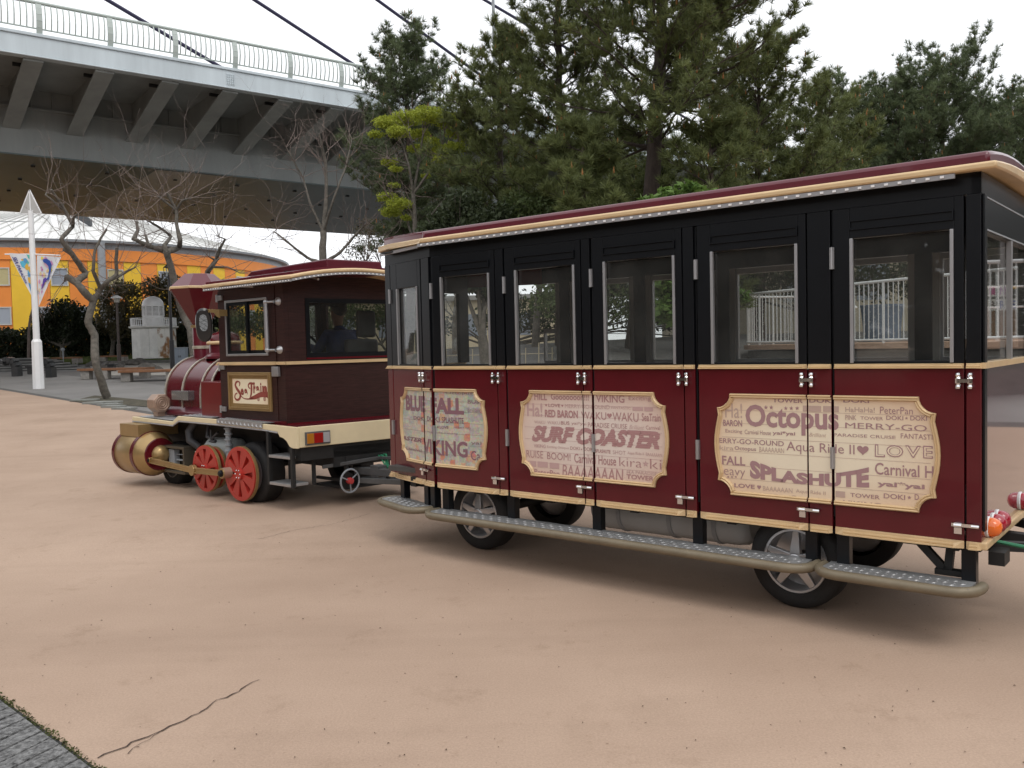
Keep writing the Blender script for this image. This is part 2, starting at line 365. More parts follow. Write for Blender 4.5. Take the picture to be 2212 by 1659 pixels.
def trim_profile(m, x0, x1, za, zb, depth, lip):
    # stepped gold moulding with mitred ends, front towards -y
    n = 3; zs = np.linspace(za, zb, n*2+1)
    prof = [(0, za)]
    for i in range(n): prof += [(-depth*(1-.28*i), zs[2*i]+.002), (-depth*(1-.28*i), zs[2*i+2]-.004), (-depth*(1-.28*i)*.62, zs[2*i+2]-.002)]
    prof += [(0, zb)]
    k = len(prof); vs = [(x0+lip*(0 if p[0] == 0 else 1)*.3, p[0], p[1]) for p in prof]+[(x1-lip*(0 if p[0] == 0 else 1)*.3, p[0], p[1]) for p in prof]
    m.add(vs, [(i, i+1, k+i+1, k+i) for i in range(k-1)]+[tuple(range(k))[::-1], tuple(range(k, 2*k))]); return m
latch_m = MB()
for x in (-.028, .028): latch_m.lathe([(0, -.042), (.011, -.040), (.013, -.030), (.009, -.020), (.014, -.012), (.014, .012), (.009, .020), (.013, .030), (.011, .040), (0, .042)], (x, -.022, 0), (0, 0, 1), 10)
latch_m.box(-.03, .03, -.034, -.012, -.009, .009).box(-.036, -.018, -.014, 0, -.03, .03).box(.018, .036, -.014, 0, -.03, .03)
latchb_m = MB().lathe([(0, -.02), (.014, -.018), (.014, .018), (0, .02)], (-.03, -.02, 0), (1, 0, 0), 10).box(-.06, .06, -.026, -.008, -.007, .010).box(-.048, -.012, -.022, 0, -.045, .0).lathe([(0, -.02), (.011, -.018), (.011, .018), (0, .02)], (.05, -.018, 0), (1, 0, 0), 8)
hinge_m = MB().box(-.012, .012, -.016, 0, -.06, .06).lathe([(.009, -.06), (.009, .06)], (0, -.016, 0), (0, 0, 1), 8)
def sub(m, name, material, parent, x, z, sm=30):
    b = MB(); b.v = [(v[0]+x, v[1]-.0, v[2]+z) for v in m.v]; b.f = list(m.f); return b.build(name, material, parent, smooth=sm, vmap=fold)
def upper(parent, x0, x1, wx0, wx1, wtop, vent=True):
    f = MB().box(x0, wx0, -.004, .045, ZT, 2.31).box(wx1, x1, -.004, .045, ZT, 2.31).box(wx0, wx1, -.004, .045, wtop, 2.31).box(wx0, wx1, -.004, .045, ZT, ZT+.014)
    f.build('window_frame', BLACK, parent, vmap=fold, bevel=.003)
    MB().box(wx0, wx1, .018, .024, ZT+.014, wtop).build('window_pane', GLASS, parent, vmap=fold)
    for x in (wx0+.001, wx1-.019): MB().box(x, x+.018, -.012, .012, ZT+.004, 2.145 if wtop > 2.15 else wtop).build('edge_strip', SILVER, parent, vmap=fold, bevel=.002)
    if vent:
        v = MB(); a, b, c, d = wx0, wx1, 2.19, 2.243
        v.box(a, b, -.014, -.004, c, c+.008).box(a, b, -.014, -.004, d-.008, d).box(a, a+.008, -.014, -.004, c+.008, d-.008).box(b-.008, b, -.014, -.004, c+.008, d-.008)
        v.build('vent_slot', BLACK, parent, vmap=fold)
for i, (d0, d1, p0, p1) in enumerate(BAYS):
    dm = MB().box(d0, d1, 0, .03, Z0+.02, ZB).build('door', MAROON, car, bevel=.004, vmap=fold)
    trim_profile(MB(), d0, d1, ZB, ZT, .026, .02).build('top_trim', GOLD, dm, vmap=fold)
    trim_profile(MB(), d0, d1, Z0, Z1, .03, .16).build('bottom_trim', GOLD, dm, vmap=fold)
    if i == 0: upper(dm, d0, d1, d0+.115, d1-.05, 2.10, False)
    else: upper(dm, d0, d1, d0+.09, d1-.045, 2.145)
    lx = (d1+p0)/2
    sub(latch_m, 'latch', CHROME, dm, lx, 1.371); sub(latchb_m, 'latch', CHROME, dm, lx, .628)
    sub(hinge_m, 'hinge', SILVER, dm, d0-.008, .934); sub(hinge_m, 'hinge', SILVER, dm, d0-.004, 2.045)
    pm = MB().box(p0, p1, 0, .05, Z0+.02, ZB).build('pillar', MAROON, car, bevel=.004, vmap=fold)
    trim_profile(MB(), p0, p1, ZB, ZT, .026, .01).build('top_trim', GOLD, pm, vmap=fold)
    trim_profile(MB(), p0, p1, Z0, Z1, .03, .05).build('bottom_trim', GOLD, pm, vmap=fold)
    MB().box(p0, p1, -.004, .07, ZT, 2.31).box(p1+.002, p1+.014, .012, .07, .60, 2.31).build('upper_post', BLACK, pm, vmap=fold, bevel=.003)
# front-most strip and front face
fx = -3.68
pm = MB().box(-3.765, -3.673, 0, .05, Z0+.02, ZB).build('pillar', MAROON, car, bevel=.004, vmap=fold)
trim_profile(MB(), -3.765, -3.673, ZB, ZT, .026, .01).build('top_trim', GOLD, pm, vmap=fold); trim_profile(MB(), -3.765, -3.673, Z0, Z1, .03, .05).build('bottom_trim', GOLD, pm, vmap=fold)
MB().box(-3.765, -3.673, -.004, .07, ZT, 2.31).build('upper_post', BLACK, pm, vmap=fold)
fr0 = fold((-3.765, .05, 0)); FXF, FY0 = fr0[0], fr0[1]; FY1 = WID-FY0
fw = MB().box(FXF, FXF+.04, FY0+.004, FY1, Z0+.02, ZB).build('front_panel', MAROON, car, bevel=.004)
trim = MB().box(FXF-.02, FXF, FY0, FY1, ZB, ZT).build('top_trim', GOLD, fw)
MB().box(FXF, FXF+.04, FY0+.004, FY0+.12, ZT, 2.31).box(FXF, FXF+.04, FY1-.12, FY1, ZT, 2.31).box(FXF, FXF+.04, FY0+.12, FY1-.12, 2.1, 2.31).build('window_frame', BLACK, fw)
MB().box(FXF+.012, FXF+.018, FY0+.12, FY1-.12, ZT, 2.1).build('window_pane', GLASS, fw)
# header above the doors
MB().box(-3.765, UC, .0, .07, 2.312, 2.42).box(UC, .904, .0, .07, 2.312, 2.42).build('header_beam', BLACK, car, vmap=fold)
MB().box(FXF, FXF+.07, FY0+.03, FY1, 2.312, 2.42).build('header_beam', BLACK, car)
# backing post lines seen as black gaps between doors (the frame) and support posts down to the step
fm = MB()
for x in (-2.975, -2.212, -1.453, -.68, .158): fm.box(x-.03, x+.03, .051, .09, .5, 2.31)
fm.build('side_frame', BLACK, car, vmap=fold)
STEPZ = .335
for x in (-3.60, -3.17, -3.06-.0, -2.88, -2.215, -1.46, -.70, .02, .20, .84):
    yy = .02; w = .07
    s_ = MB().box(x-w/2, x+w/2, yy, yy+.06, STEPZ-.03, Z0+.03); s_.build('support_post', BLACK, car, vmap=fold, bevel=.004)
def diamond_mb(m, x0, x1, y0, y1, z):
    nx = max(2, int((x1-x0)/.04)); ny = max(2, int(abs(y1-y0)/.04))
    for i in range(nx):
        for j in range(ny):
            cx = x0+(i+.5)*(x1-x0)/nx; cy = y0+(j+.5)*(y1-y0)/ny; a = R_(45 if (i+j) % 2 else -45); l, w, h = .017, .0045, .004
            c, s2 = math.cos(a), math.sin(a)
            m.add([(cx+c*l, cy+s2*l, z), (cx-s2*w, cy+c*w, z), (cx-c*l, cy-s2*l, z), (cx+s2*w, cy-c*w, z), (cx, cy, z+h)], [(0, 1, 4), (1, 2, 4), (2, 3, 4), (3, 0, 4)])
    return m
def step(x0, x1):
    st = MB().box(x0+.03, x1-.03, -.145, .05, STEPZ-.03, STEPZ); 
    st = diamond_mb(st, x0+.05, x1-.05, -.135, .0, STEPZ).build('step_board', TREAD, car, vmap=fold)
    r = .028; y0, y1 = .03, -.165; k = .13
    P = [(x0, y0, STEPZ-.022)]+[(x0+k*(1-math.cos(t)), y1+k*(1-math.sin(t)), STEPZ-.022) for t in np.linspace(0, math.pi/2, 5)]
    Q = [(x1-k*(1-math.cos(t)), y1+k*(1-math.sin(t)), STEPZ-.022) for t in np.linspace(math.pi/2, 0, 5)]+[(x1, y0, STEPZ-.022)]
    mid = [(x, y1, STEPZ-.022) for x in np.linspace(P[-1][0], Q[0][0], 12)[1:-1]]
    MB().tube(P+mid+Q, r, 10).build('step_edge', STEPGOLD, st, smooth=50, vmap=fold)
step(-3.75, -3.075); step(-2.965, .055); step(.095, .905)
# word panels ---------------------------------------------------------------
def panel_outline(cx, hw, zc=.978, hz=.307):
    P = []; cs, cz = hw-.105, hz                      # top straight ends at +-cs
    def side_(sx):
        pts = []
        for t in np.linspace(0, 1, 7):                # concave bite (centre near the corner)
            a = math.pi/2*t; pts.append((cx+sx*(cs+.085*(1-math.cos(a))*1.0-.0*t), zc+hz-.085*math.sin(a)))
        for t in np.linspace(0, 1, 11)[1:-1]:         # bulging flank
            z = hz-.085-(2*(hz-.085))*t; pts.append((cx+sx*(cs+.07+.035*math.sin(math.pi*t)**1.2), zc+z))
        for t in np.linspace(1, 0, 7):
            a = math.pi/2*t; pts.append((cx+sx*(cs+.085*(1-math.cos(a))), zc-hz+.085*math.sin(a)))
        return pts
    r = side_(1); l = side_(-1)[::-1]
    return r+l                                        # clockwise from top right
def offs(P, d):
    P = np.array(P); n = len(P); c = P.mean(0); out = []
    for i in range(n):
        t = P[(i+1) % n]-P[i-1]; t /= np.linalg.norm(t); nn = np.array([t[1], -t[0]])
        if np.dot(nn, P[i]-c) < 0 and False: nn = -nn
        out.append(P[i]+nn*d)
    return np.array(out)
def board_mat(name, c_mid, c_edge, cx, hw):
    m = mat(name, c_mid, .45); N, L, b = nodes(m); tc = N.new('ShaderNodeTexCoord'); mp = N.new('ShaderNodeMapping')
    mp.inputs['Location'].default_value = (-cx/hw, 0, -.978/.33); mp.inputs['Scale'].default_value = (1/hw, 0, 1/.33); L.new(tc.outputs['Object'], mp.inputs[0])
    gr = N.new('ShaderNodeTexGradient'); gr.gradient_type = 'SPHERICAL'; L.new(mp.outputs[0], gr.inputs[0])
    cr = N.new('ShaderNodeValToRGB'); cr.color_ramp.elements[0].color = (*c_edge, 1); cr.color_ramp.elements[1].color = (*c_mid, 1); cr.color_ramp.elements[0].position = .0; cr.color_ramp.elements[1].position = .55
    L.new(gr.outputs[0], cr.inputs[0]); L.new(cr.outputs[0], b.inputs['Base Color']); return m
def mosaic_mat():
    m = mat('mosaic_print', (.45, .42, .36), .45); N, L, b = nodes(m); tc = N.new('ShaderNodeTexCoord'); mp = N.new('ShaderNodeMapping'); mp.inputs['Scale'].default_value = (1, 0, 1); L.new(tc.outputs['Object'], mp.inputs[0])
    vo = N.new('ShaderNodeTexVoronoi'); vo.inputs['Scale'].default_value = 19; vo.distance = 'CHEBYCHEV'; vo.inputs['Randomness'].default_value = .55; L.new(mp.outputs[0], vo.inputs['Vector'])
    hs = N.new('ShaderNodeSeparateColor'); L.new(vo.outputs['Color'], hs.inputs[0])
    cr = N.new('ShaderNodeValToRGB'); cr.color_ramp.interpolation = 'CONSTANT'; e = cr.color_ramp.elements
    e[0].color = (.50, .47, .38, 1); e[1].position = .34; e[1].color = (.40, .42, .37, 1)
    for p, c in ((.48, (.54, .46, .36)), (.60, (.44, .39, .36)), (.74, (.58, .25, .18)), (.82, (.50, .49, .41)), (.93, (.58, .36, .25))):
        q = e.new(p); q.color = (*c, 1)
    L.new(hs.outputs[0], cr.inputs[0]); n2 = N.new('ShaderNodeTexVoronoi'); n2.inputs['Scale'].default_value = 70; L.new(mp.outputs[0], n2.inputs['Vector'])
    mx = N.new('ShaderNodeMix'); mx.data_type = 'RGBA'; mx.blend_type = 'SOFT_LIGHT'; mx.inputs[0].default_value = .3; L.new(cr.outputs[0], mx.inputs[6]); L.new(n2.outputs['Color'], mx.inputs[7])
    L.new(mx.outputs[2], b.inputs['Base Color']); return m
INK3 = mat('mauve_print', (.37, .215, .22), .5); INK3F = mat('faint_mauve_print', (.50, .36, .30), .5)
INK2 = mat('rose_print', (.42, .225, .22), .5); INK2F = mat('faint_rose_print', (.52, .34, .32), .5)
INK1 = mat('plum_print', (.24, .12, .145), .5); INK1F = mat('faint_plum_print', (.27, .18, .19), .5)
def words(table, conv):
    """table rows: text, X0, Y0, X1, Y1 (photo zoom corners), bold, shear, faint, style -> list of (verts in (u,z), faces, faint)"""
    out = []
    for row in table:
        body, X0, Y0, X1, Y1 = row[:5]; bold, shear, faint, style = (list(row[5:])+[.0, 0, 0, ''][len(row)-5:])
        (u0, z1), (u1, z0) = conv(X0, Y0), conv(X1, Y1)
        if body == '<3': v, f = heart2()
        elif body == '*': v, f = star2()
        elif body == '#': v, f = np.array([(0, 0), (1, 0), (1, 1), (0, 1.)]), [(0, 1, 2, 3)]
        else: v, f = text(body, bold, shear)
        if not len(v): continue
        v = v.copy()
        if style == 'arch':
            d = 1-(2*v[:, 0]-1)**2; v[:, 1] = v[:, 1]*(1-.42*d)-.10*d+.10*(1-v[:, 0])*0
            v[:, 1] = v[:, 1]*.9+.12*(.5-abs(v[:, 0]-.35))*0
        V = np.stack([u0+v[:, 0]*(u1-u0), z0+v[:, 1]*(z1-z0)], 1)
        if style == 'speed':                       # sliced by thin speed lines: bands alternately slipped
            n = 9; sp_v, sp_f = [], []
            for q in range(n):
                a, b = z0+(z1-z0)*(q+.06)/n, z0+(z1-z0)*(q+.98)/n
                cv, cf = clipx([(p[1], p[0], 0) for p in V], f, a, b)
                sl = .0022*(1 if q % 2 else -1); o_ = len(sp_v)
                sp_v += [(p[1]+sl, p[0]) for p in cv]; sp_f += [tuple(k+o_ for k in ff_) for ff_ in cf]
            out.append((np.array(sp_v), sp_f, faint)); continue
        out.append((V, f, faint))
    return out
def letter_panel(cx, hw, board, ink, inkf, table, conv, pieces, planks=()):
    """pieces: list of (u0, u1, parent door/pillar object)"""
    OUT = panel_outline(cx, hw); INN = offs(OUT, -.026)
    if np.ptp(INN[:, 0]) > np.ptp(np.array(OUT)[:, 0]): INN = offs(OUT, .026)
    INN = np.array(INN); MID = (np.array(OUT)+INN)/2; n = len(OUT)
    O = np.array(OUT); Q1 = O+(INN-O)*.25; Q2 = O+(INN-O)*.5; Q3 = O+(INN-O)*.75
    loops = [(O, -.001), (O, -.016), (Q1, -.024), (Q2, -.017), (Q3, -.021), (INN, -.010), (INN, -.002)]
    fv = [(p[0], y, p[1]) for L_, y in loops for p in L_]; ff = [(k*n+i, k*n+(i+1) % n, (k+1)*n+(i+1) % n, (k+1)*n+i) for k in range(len(loops)-1) for i in range(n)]
    bv = [(p[0], -.005, p[1]) for p in MID]; bf = [tuple(range(n))]
    W_ = words(table, conv)
    for (u0, u1, par, mname) in pieces:
        v, f = clipx(bv, bf, u0, u1)
        if f: bo = MB().add(v, f).build('word_board', board, par, vmap=fold)
        else: continue
        v, f = clipx(fv, ff, u0, u1)
        if f:
            lo_f = [q for q in f if sum(v[i][2] for i in q)/len(q) < .978]; hi_f = [q for q in f if sum(v[i][2] for i in q)/len(q) >= .978]
            whole = u0 < O[:, 0].min() or u1 > O[:, 0].max()
            for ff_ in ([f] if whole else [lo_f, hi_f]):
                ids = sorted({i for q in ff_ for i in q}); re_ = {k: n_ for n_, k in enumerate(ids)}
                MB().add([v[i] for i in ids], [tuple(re_[i] for i in q) for q in ff_]).build('panel_moulding', GOLD, par, vmap=fold)
        for V, F_, fl in W_:
            v, f = clipx([(p[0], -.0066, p[1]) for p in V], F_, max(u0, O[:, 0].min()+.03), min(u1, O[:, 0].max()-.03))
            if f:
                wo = MB().add(v, f).build('printed_word', inkf if fl else ink, par, vmap=fold); kind(wo, 'stuff')
        for zz in planks:
            xs = [p for p in MID if abs(p[1]-zz) < .05]; xa = MID[:, 0].min()+.035; xb = MID[:, 0].max()-.035
            a0, a1 = max(u0, xa), min(u1, xb)
            if a1 > a0: MB().add([(a0, -.0062, zz), (a1, -.0062, zz), (a1, -.0062, zz+.002), (a0, -.0062, zz+.002)], [(0, 1, 2, 3)]).build('plank_line', inkf, par, vmap=fold)
def by(name, i):
    L_ = [o for o in car.children if o.name.split('.')[0] == name]; return L_[i]
K_ = 1/1.8228
c1 = lambda X, Y: cu_ch((1500+X*.30136)*K_, (1400+Y*.30136)*K_) if X < 660 else cu((1500+X*.30136)*K_, (1400+Y*.30136)*K_)
c2 = lambda X, Y: cu((1950+X*.36166)*K_, (1450+Y*.36166)*K_)
c3 = lambda X, Y: cu((2750+X*.49729)*K_, (1450+Y*.49729)*K_)
T3 = [('TOWER', 590, 236, 830, 275, .02), ('DOKI', 880, 236, 1070, 275, .02), ('DOKI', 1150, 238, 1355, 275, .02), ('Octopus', 375, 285, 1115, 545, .03), ('Ha!', 215, 275, 350, 395, 0, 0, 1),
      ('*', 520, 290, 556, 330), ('*', 562, 290, 598, 330), ('*', 678, 298, 712, 335), ('*', 722, 298, 756, 335), ('*', 768, 298, 803, 335),
      ('#', 830, 295, 975, 345, 0, 0, 1), ('#', 990, 298, 1115, 347, 0, 0, 1), ('HaHaHa!', 1165, 305, 1400, 352, .01, 0, 1), ('PeterPan', 1440, 303, 1700, 366), ('PINK', 1165, 368, 1255, 410, .03, 0, 1), ('TOWER', 1285, 380, 1465, 412), ('DOKI', 1490, 373, 1625, 412, .01), ('*', 1636, 382, 1664, 408), ('DOKI', 1680, 375, 1812, 416, .01),
      ('BARON', 200, 405, 350, 462, .02), ('MERRY-GO', 1165, 428, 1812, 500, 0), ('Exciting', 218, 480, 350, 522, .0), ('Carnival House', 370, 485, 578, 530, .0), ('yai*yai', 590, 494, 770, 540, .02), ('Brilliant', 880, 510, 1015, 546, -.005, .3, 1), ('PARADISE CRUISE', 1075, 513, 1565, 560), ('FANTASTI', 1605, 514, 1855, 566),
      ('ERRY-GO-ROUND', 168, 550, 680, 618, .01), ('Aqua Ride II', 700, 578, 1240, 705, .0), ('<3', 1258, 608, 1352, 692), ('kira', 172, 610, 282, 650, 0, 0, 1), ('Octopus', 290, 615, 460, 664, .01), ('BAAAAAAN', 485, 620, 682, 672, 0, 0, 1),
      ('FALL', 190, 690, 375, 772, .02), ('SPLASHUTE', 410, 700, 1355, 945, .055, 0, 0, 'arch'), ('Carnival H', 1400, 745, 1865, 872, .01), ('eavy', 205, 795, 375, 878, -.01), ('*', 228, 848, 252, 870), ('*', 258, 848, 282, 870), ('*', 288, 848, 312, 870), ('yai*yai', 1420, 888, 1795, 970, .03),
      ('LOVE', 288, 908, 450, 955, .025), ('<3', 468, 922, 500, 962), ('BAAAAAAN', 515, 930, 748, 988, 0, 0, 1), ('Aqua Ride II', 775, 955, 1010, 1012, 0, 0, 1), ('#', 1090, 970, 1165, 1024, 0, 0, 1), ('TOWER', 1205, 985, 1440, 1038, .01), ('DOKI', 1470, 988, 1640, 1042, .01), ('*', 1655, 1005, 1690, 1040), ('D', 1715, 995, 1750, 1042, .01), ('OASTER', 300, 968, 690, 1040, .03, .3), ('Gooooon', 730, 1005, 1035, 1058, .01), ('VIKING', 1145, 1042, 1450, 1092, .02)]
# outlined LOVE: heavy print with the board colour laid over it
LOVEX = [(1400, 1480), (1490, 1625), (1640, 1765), (1782, 1860)]
def love_outline(c): return [(q, a, 600+4*i, b, 704+4*i, .03) for i, (q, (a, b)) in enumerate(zip('LOVE', LOVEX))]
T2 = [('HILL', 430, 262, 570, 348, .02), ('Gooooooon!!!', 610, 272, 1025, 352, .02), ('VIKING', 1100, 285, 1412, 376, .015), ('Exciting', 1458, 300, 1700, 366), ('Ha!', 350, 375, 520, 528, .02, 0, 1),
      ('<3', 548, 388, 572, 418), ('LOVE', 584, 384, 712, 424, .02), ('<3', 724, 394, 748, 424), ('MERRY-GO-ROUND', 765, 388, 1252, 446, 0, 0, 1), ('FANTASTIC', 1270, 415, 1480, 448, 0, 0, 1), ('#', 1500, 418, 1615, 464, 0, 0, 1), ('#', 1628, 420, 1722, 468, 0, 0, 1),
      ('RED BARON', 545, 448, 906, 546, .035), ('WAKU', 940, 470, 1215, 562), ('<3', 1222, 488, 1276, 548), ('WAKU', 1282, 478, 1566, 584), ('SeaTrain', 1600, 488, 1805, 582, .01), ('WAKU', 430, 568, 550, 605, 0, 0, 1), ('WAKU', 572, 572, 708, 612, 0, 0, 1), ('BUS', 720, 574, 815, 616, .01), ('yai*yai', 835, 580, 996, 628), ('PARADISE CRUISE', 1015, 588, 1442, 660, -.003), ('Brilliant', 1465, 615, 1625, 670, -.01, .3, 1), ('Carnival', 1645, 622, 1800, 672),
      ('SURF COASTER', 400, 618, 1800, 885, .06, .34, 0, 'speed'), ('VIKING', 425, 822, 556, 868, .02, 0, 1), ('Exciting Octopus', 570, 838, 806, 888, 0, 0, 1), ('DOKI', 822, 850, 925, 892), ('*', 934, 870, 958, 894), ('DOKI', 968, 856, 1078, 905), ('SPLASHUTE', 1095, 878, 1260, 928, .02), ('SHOT', 1285, 890, 1425, 942, 0, 0, 1), ('Aqua Ride II', 1445, 905, 1625, 954, 0, 0, 1), ('BAAAAAAN', 1645, 916, 1820, 964, 0, 0, 1),
      ('RUISE', 345, 888, 528, 982, -.003), ('BOOM!', 570, 912, 826, 1008, 0), ('Carnival House', 865, 925, 1322, 1062, .01), ('kira', 1355, 968, 1600, 1082, -.012), ('*', 1605, 1000, 1680, 1080, 0, 0, 1), ('ki', 1690, 985, 1815, 1100, -.012), ('#', 385, 1006, 452, 1072, 0, 0, 1), ('#', 466, 1012, 578, 1082, 0, 0, 1), ('#', 598, 1026, 702, 1096, 0, 0, 1), ('PeterPan', 430, 1092, 706, 1180, .01), ('BAAAAAAAN', 735, 1046, 1400, 1235, .0, .1), ('SEA PARADISE', 1435, 1108, 1762, 1168, 0, 0, 1), ('TOWER', 1435, 1150, 1732, 1228, .02)]
T1 = [('BLUE', 330, 512, 590, 742, .05), ('FALL', 655, 545, 1092, 772, .05), ('DOKI', 435, 785, 580, 850, .02), ('DOKI', 610, 790, 775, 868, .02), ('SPLASHUTE', 800, 800, 1088, 892, .02), ('LOVE', 775, 915, 890, 958, .02), ('<3', 738, 922, 764, 950), ('MERRY-GO', 960, 925, 1180, 962, 0, 0, 1), ('ASTER', 275, 1040, 540, 1140, .03, .3), ('VIKING', 560, 1075, 1142, 1335, .028), ('yai', 1182, 1118, 1322, 1180, .01, 0, 1), ('Ca', 1182, 1240, 1305, 1375, .01), ('Brilliant', 1140, 680, 1312, 745, 0, 0, 1), ('Carnival', 330, 1185, 540, 1265, .01, 0, 1), ('BUS', 1140, 575, 1290, 632, .01, 0, 1), ('PARADISE CRUISE', 620, 985, 1010, 1030, 0, 0, 1), ('Octopus', 850, 470, 1200, 520, .01, 0, 1)]
B3 = board_mat('cream_word_print', (.82, .72, .55), (.75, .56, .39), -(.56-.714)/2-.0, .72); B2 = board_mat('pink_word_print', (.74, .63, .56), (.68, .50, .41), -1.487, .70)
cx3 = (-.56+.714)/2
def pcs(i, j, lo, hi):
    a, b = BAYS[i], BAYS[j]
    return [(a[0], a[1]-.001, by('door', i), 'd'), (a[2], a[3], by('pillar', i), 'p'), (b[0], b[1], by('door', j), 'd')]
PL = [1.185, 1.105, 1.02, .935, .85, .77]
letter_panel(cx3, .637, B3, INK3, INK3F, T3+love_outline(0), c3, pcs(4, 5, 0, 0), PL)
letter_panel(-1.487, .609, B2, INK2, INK2F, T2, c2, pcs(2, 3, 0, 0), PL)
letter_panel(-2.965, .56, mosaic_mat(), INK1, INK1F, T1, c1, pcs(0, 1, 0, 0), PL)
# counter of the outlined word
lb_ = MB()
for i, (q, (a, b)) in enumerate(zip('LOVE', LOVEX)):
    lo = words([(q, a+9, 610+4*i, b-9, 695+4*i, -.012)], c3)[0]; lb_.add([(p[0], -.0072, p[1]) for p in lo[0]], lo[1])
kind(lb_.build('printed_word', B3, by('door', 5), vmap=fold), 'stuff')

# roof ----------------------------------------------------------------------
def car_outline(out):
    a = fold((UC, 0, 0)); o = [(.904+out, -out), (UC-.02, -out)]
    p = fold((-3.765, 0, 0)); o += [(p[0]-out*1.2, p[1]-out*.6), (p[0]-out*1.2, WID-p[1]+out*.6), (UC-.02, WID+out), (.904+out, WID+out)]; return o
def roof_slab(name, m, out, za, zb, arch, parent=car, n=10, inner=None):
    P = car_outline(out); mb = MB(); top = []
    # subdivide across the width for the arch
    xs = sorted(set([p[0] for p in P])); ys = np.linspace(-out, WID+out, n+1)
    def clampx(y, x):
        if x > UC-.02: return x
        (x0, y0), (x1, y1) = P[1], P[2]
        yy = y if y < WID/2 else WID-y
        lim = x1 if yy > y1 else x0+(x1-x0)*(yy-y0)/(y1-y0); return max(x, lim)
    XS = np.linspace(P[2][0], P[0][0], 40); vs = []; 
    arc = lambda y: arch*(1-((y-WID/2)/(WID/2+out))**2)
    for x in XS:
        for y in ys: vs.append((clampx(y, x), y, zb+arc(y)))
    for x in XS:
        for y in ys: vs.append((clampx(y, x), y, za+arc(y)*.6))
    k = len(XS); w = n+1; N0 = k*w; fs = []
    for i in range(k-1):
        for j in range(n):
            fs.append((i*w+j, (i+1)*w+j, (i+1)*w+j+1, i*w+j+1)); fs.append((N0+i*w+j, N0+i*w+j+1, N0+(i+1)*w+j+1, N0+(i+1)*w+j))
    for i in range(k-1):
        fs.append((i*w, N0+i*w, N0+(i+1)*w, (i+1)*w)); fs.append((i*w+n, (i+1)*w+n, N0+(i+1)*w+n, N0+i*w+n))
    for j in range(n):
        fs.append((j, j+1, N0+j+1, N0+j)); fs.append(((k-1)*w+j, N0+(k-1)*w+j, N0+(k-1)*w+j+1, (k-1)*w+j+1))
    mb.add(vs, fs); o = mb.build(name, m, parent, smooth=40); return o
rim = roof_slab('roof_rim', GOLD, .085, 2.414, 2.450, .05); 
b_ = rim.modifiers.new('bevel', 'BEVEL'); b_.width = .012; b_.segments = 2; b_.angle_limit = R_(50)
top = roof_slab('roof', MAROON2, .045, 2.44, 2.508, .07)
b_ = top.modifiers.new('bevel', 'BEVEL'); b_.width = .02; b_.segments = 2; b_.angle_limit = R_(50)
MB().box(-3.02, .80, -.078, -.066, 2.388, 2.412).build('light_strip', PIPE, car)
ld = MB()
for i in range(56):
    x = -2.98+i*.0675; ld.box(x, x+.018, -.084, -.078, 2.395, 2.406)
kind(ld.build('light_strip_lamps', WHITE, car), 'stuff')
sl = MB().box(-3.74, -3.05, -.062, -.05, 2.388, 2.412).build('light_strip', PIPE, car, vmap=fold)
# interior and far side
INT = mat('interior_grey', (.07, .065, .06), .7, var=.2); FARP = mat('interior_post', (.30, .28, .26), .6)
MB().box(FXF+.1, .88, .10, WID-.10, .58, .62).build('floor', INT, car)
MB().box(FXF+.1, .88, .09, WID-.09, 2.395, 2.41).build('ceiling', mat('ceiling_dark', (.02, .02, .02), .6), car)
fs_ = MB(); fs_.box(UC, .904, WID-.04, WID, .56, 1.44); fs_.build('far_wall', MAROON, car); MB().box(UC, .904, WID-.06, WID, 2.16, 2.42).build('far_header', BLACK, car)
FPX_ = [-2.71, -1.94, -1.19, -.44, .27]
for x in FPX_: MB().box(x-.055, x+.055, WID-.075, WID-.002, 1.44, 2.16).build('far_post', BLACK, car); MB().box(x-.10, x-.056, WID-.07, WID-.002, 1.44, 2.16).build('far_jamb', FARP, car); MB().box(x+.056, x+.10, WID-.07, WID-.002, 1.44, 2.16).build('far_jamb', FARP, car)
MB().box(.83, .90, WID-.07, WID-.002, 1.44, 2.16).build('far_post', BLACK, car)
FW = [(UC, -2.81, 1.71)]+[(a+.10, b-.10, 2.115) for a, b in zip(FPX_, FPX_[1:])]+[(.37, .83, 2.115)]
for (wa, wb, zb_) in FW:
    MB().box(wa, wb, WID-.05, WID-.02, zb_, zb_+.04).build('sash_bar', SILVER, car)
    MB().box(wa, wb, WID-.05, WID-.02, 1.442, 1.462).build('sash_bar', SILVER, car); MB().box(wa, wa+.016, WID-.055, WID-.02, 1.463, zb_).build('edge_strip', SILVER, car)
    MB().box(wa, wb, WID-.034, WID-.030, 1.463, zb_).build('far_pane', GLASS, car)
ch = MB(); c0 = (FXF, FY1); 
ch.add([(FXF, FY1, .56), (UC, WID, .56), (UC, WID, 1.44), (FXF, FY1, 1.44), (FXF+.02, FY1-.04, .56), (UC, WID-.04, .56), (UC, WID-.04, 1.44), (FXF+.02, FY1-.04, 1.44)], [(0, 1, 2, 3), (7, 6, 5, 4), (3, 2, 6, 7)])
ch.add([(FXF, FY1, 2.16), (UC, WID, 2.16), (UC, WID, 2.42), (FXF, FY1, 2.42)], [(0, 1, 2, 3)]).build('far_wall', MAROON, car)
seat = MB().box(-.16, .16, 0, 1.2, .62, .98).box(.10, .18, 0, 1.2, .98, 1.38)
for x in (-3.1, -2.35, -1.62, -.86, -.10):
    b = MB(); b.v = [(v[0]+x, v[1]+.15, v[2]) for v in seat.v]; b.f = list(seat.f); b.build('bench_seat', mat('seat_vinyl', (.05, .035, .03), .6), car, bevel=.02)
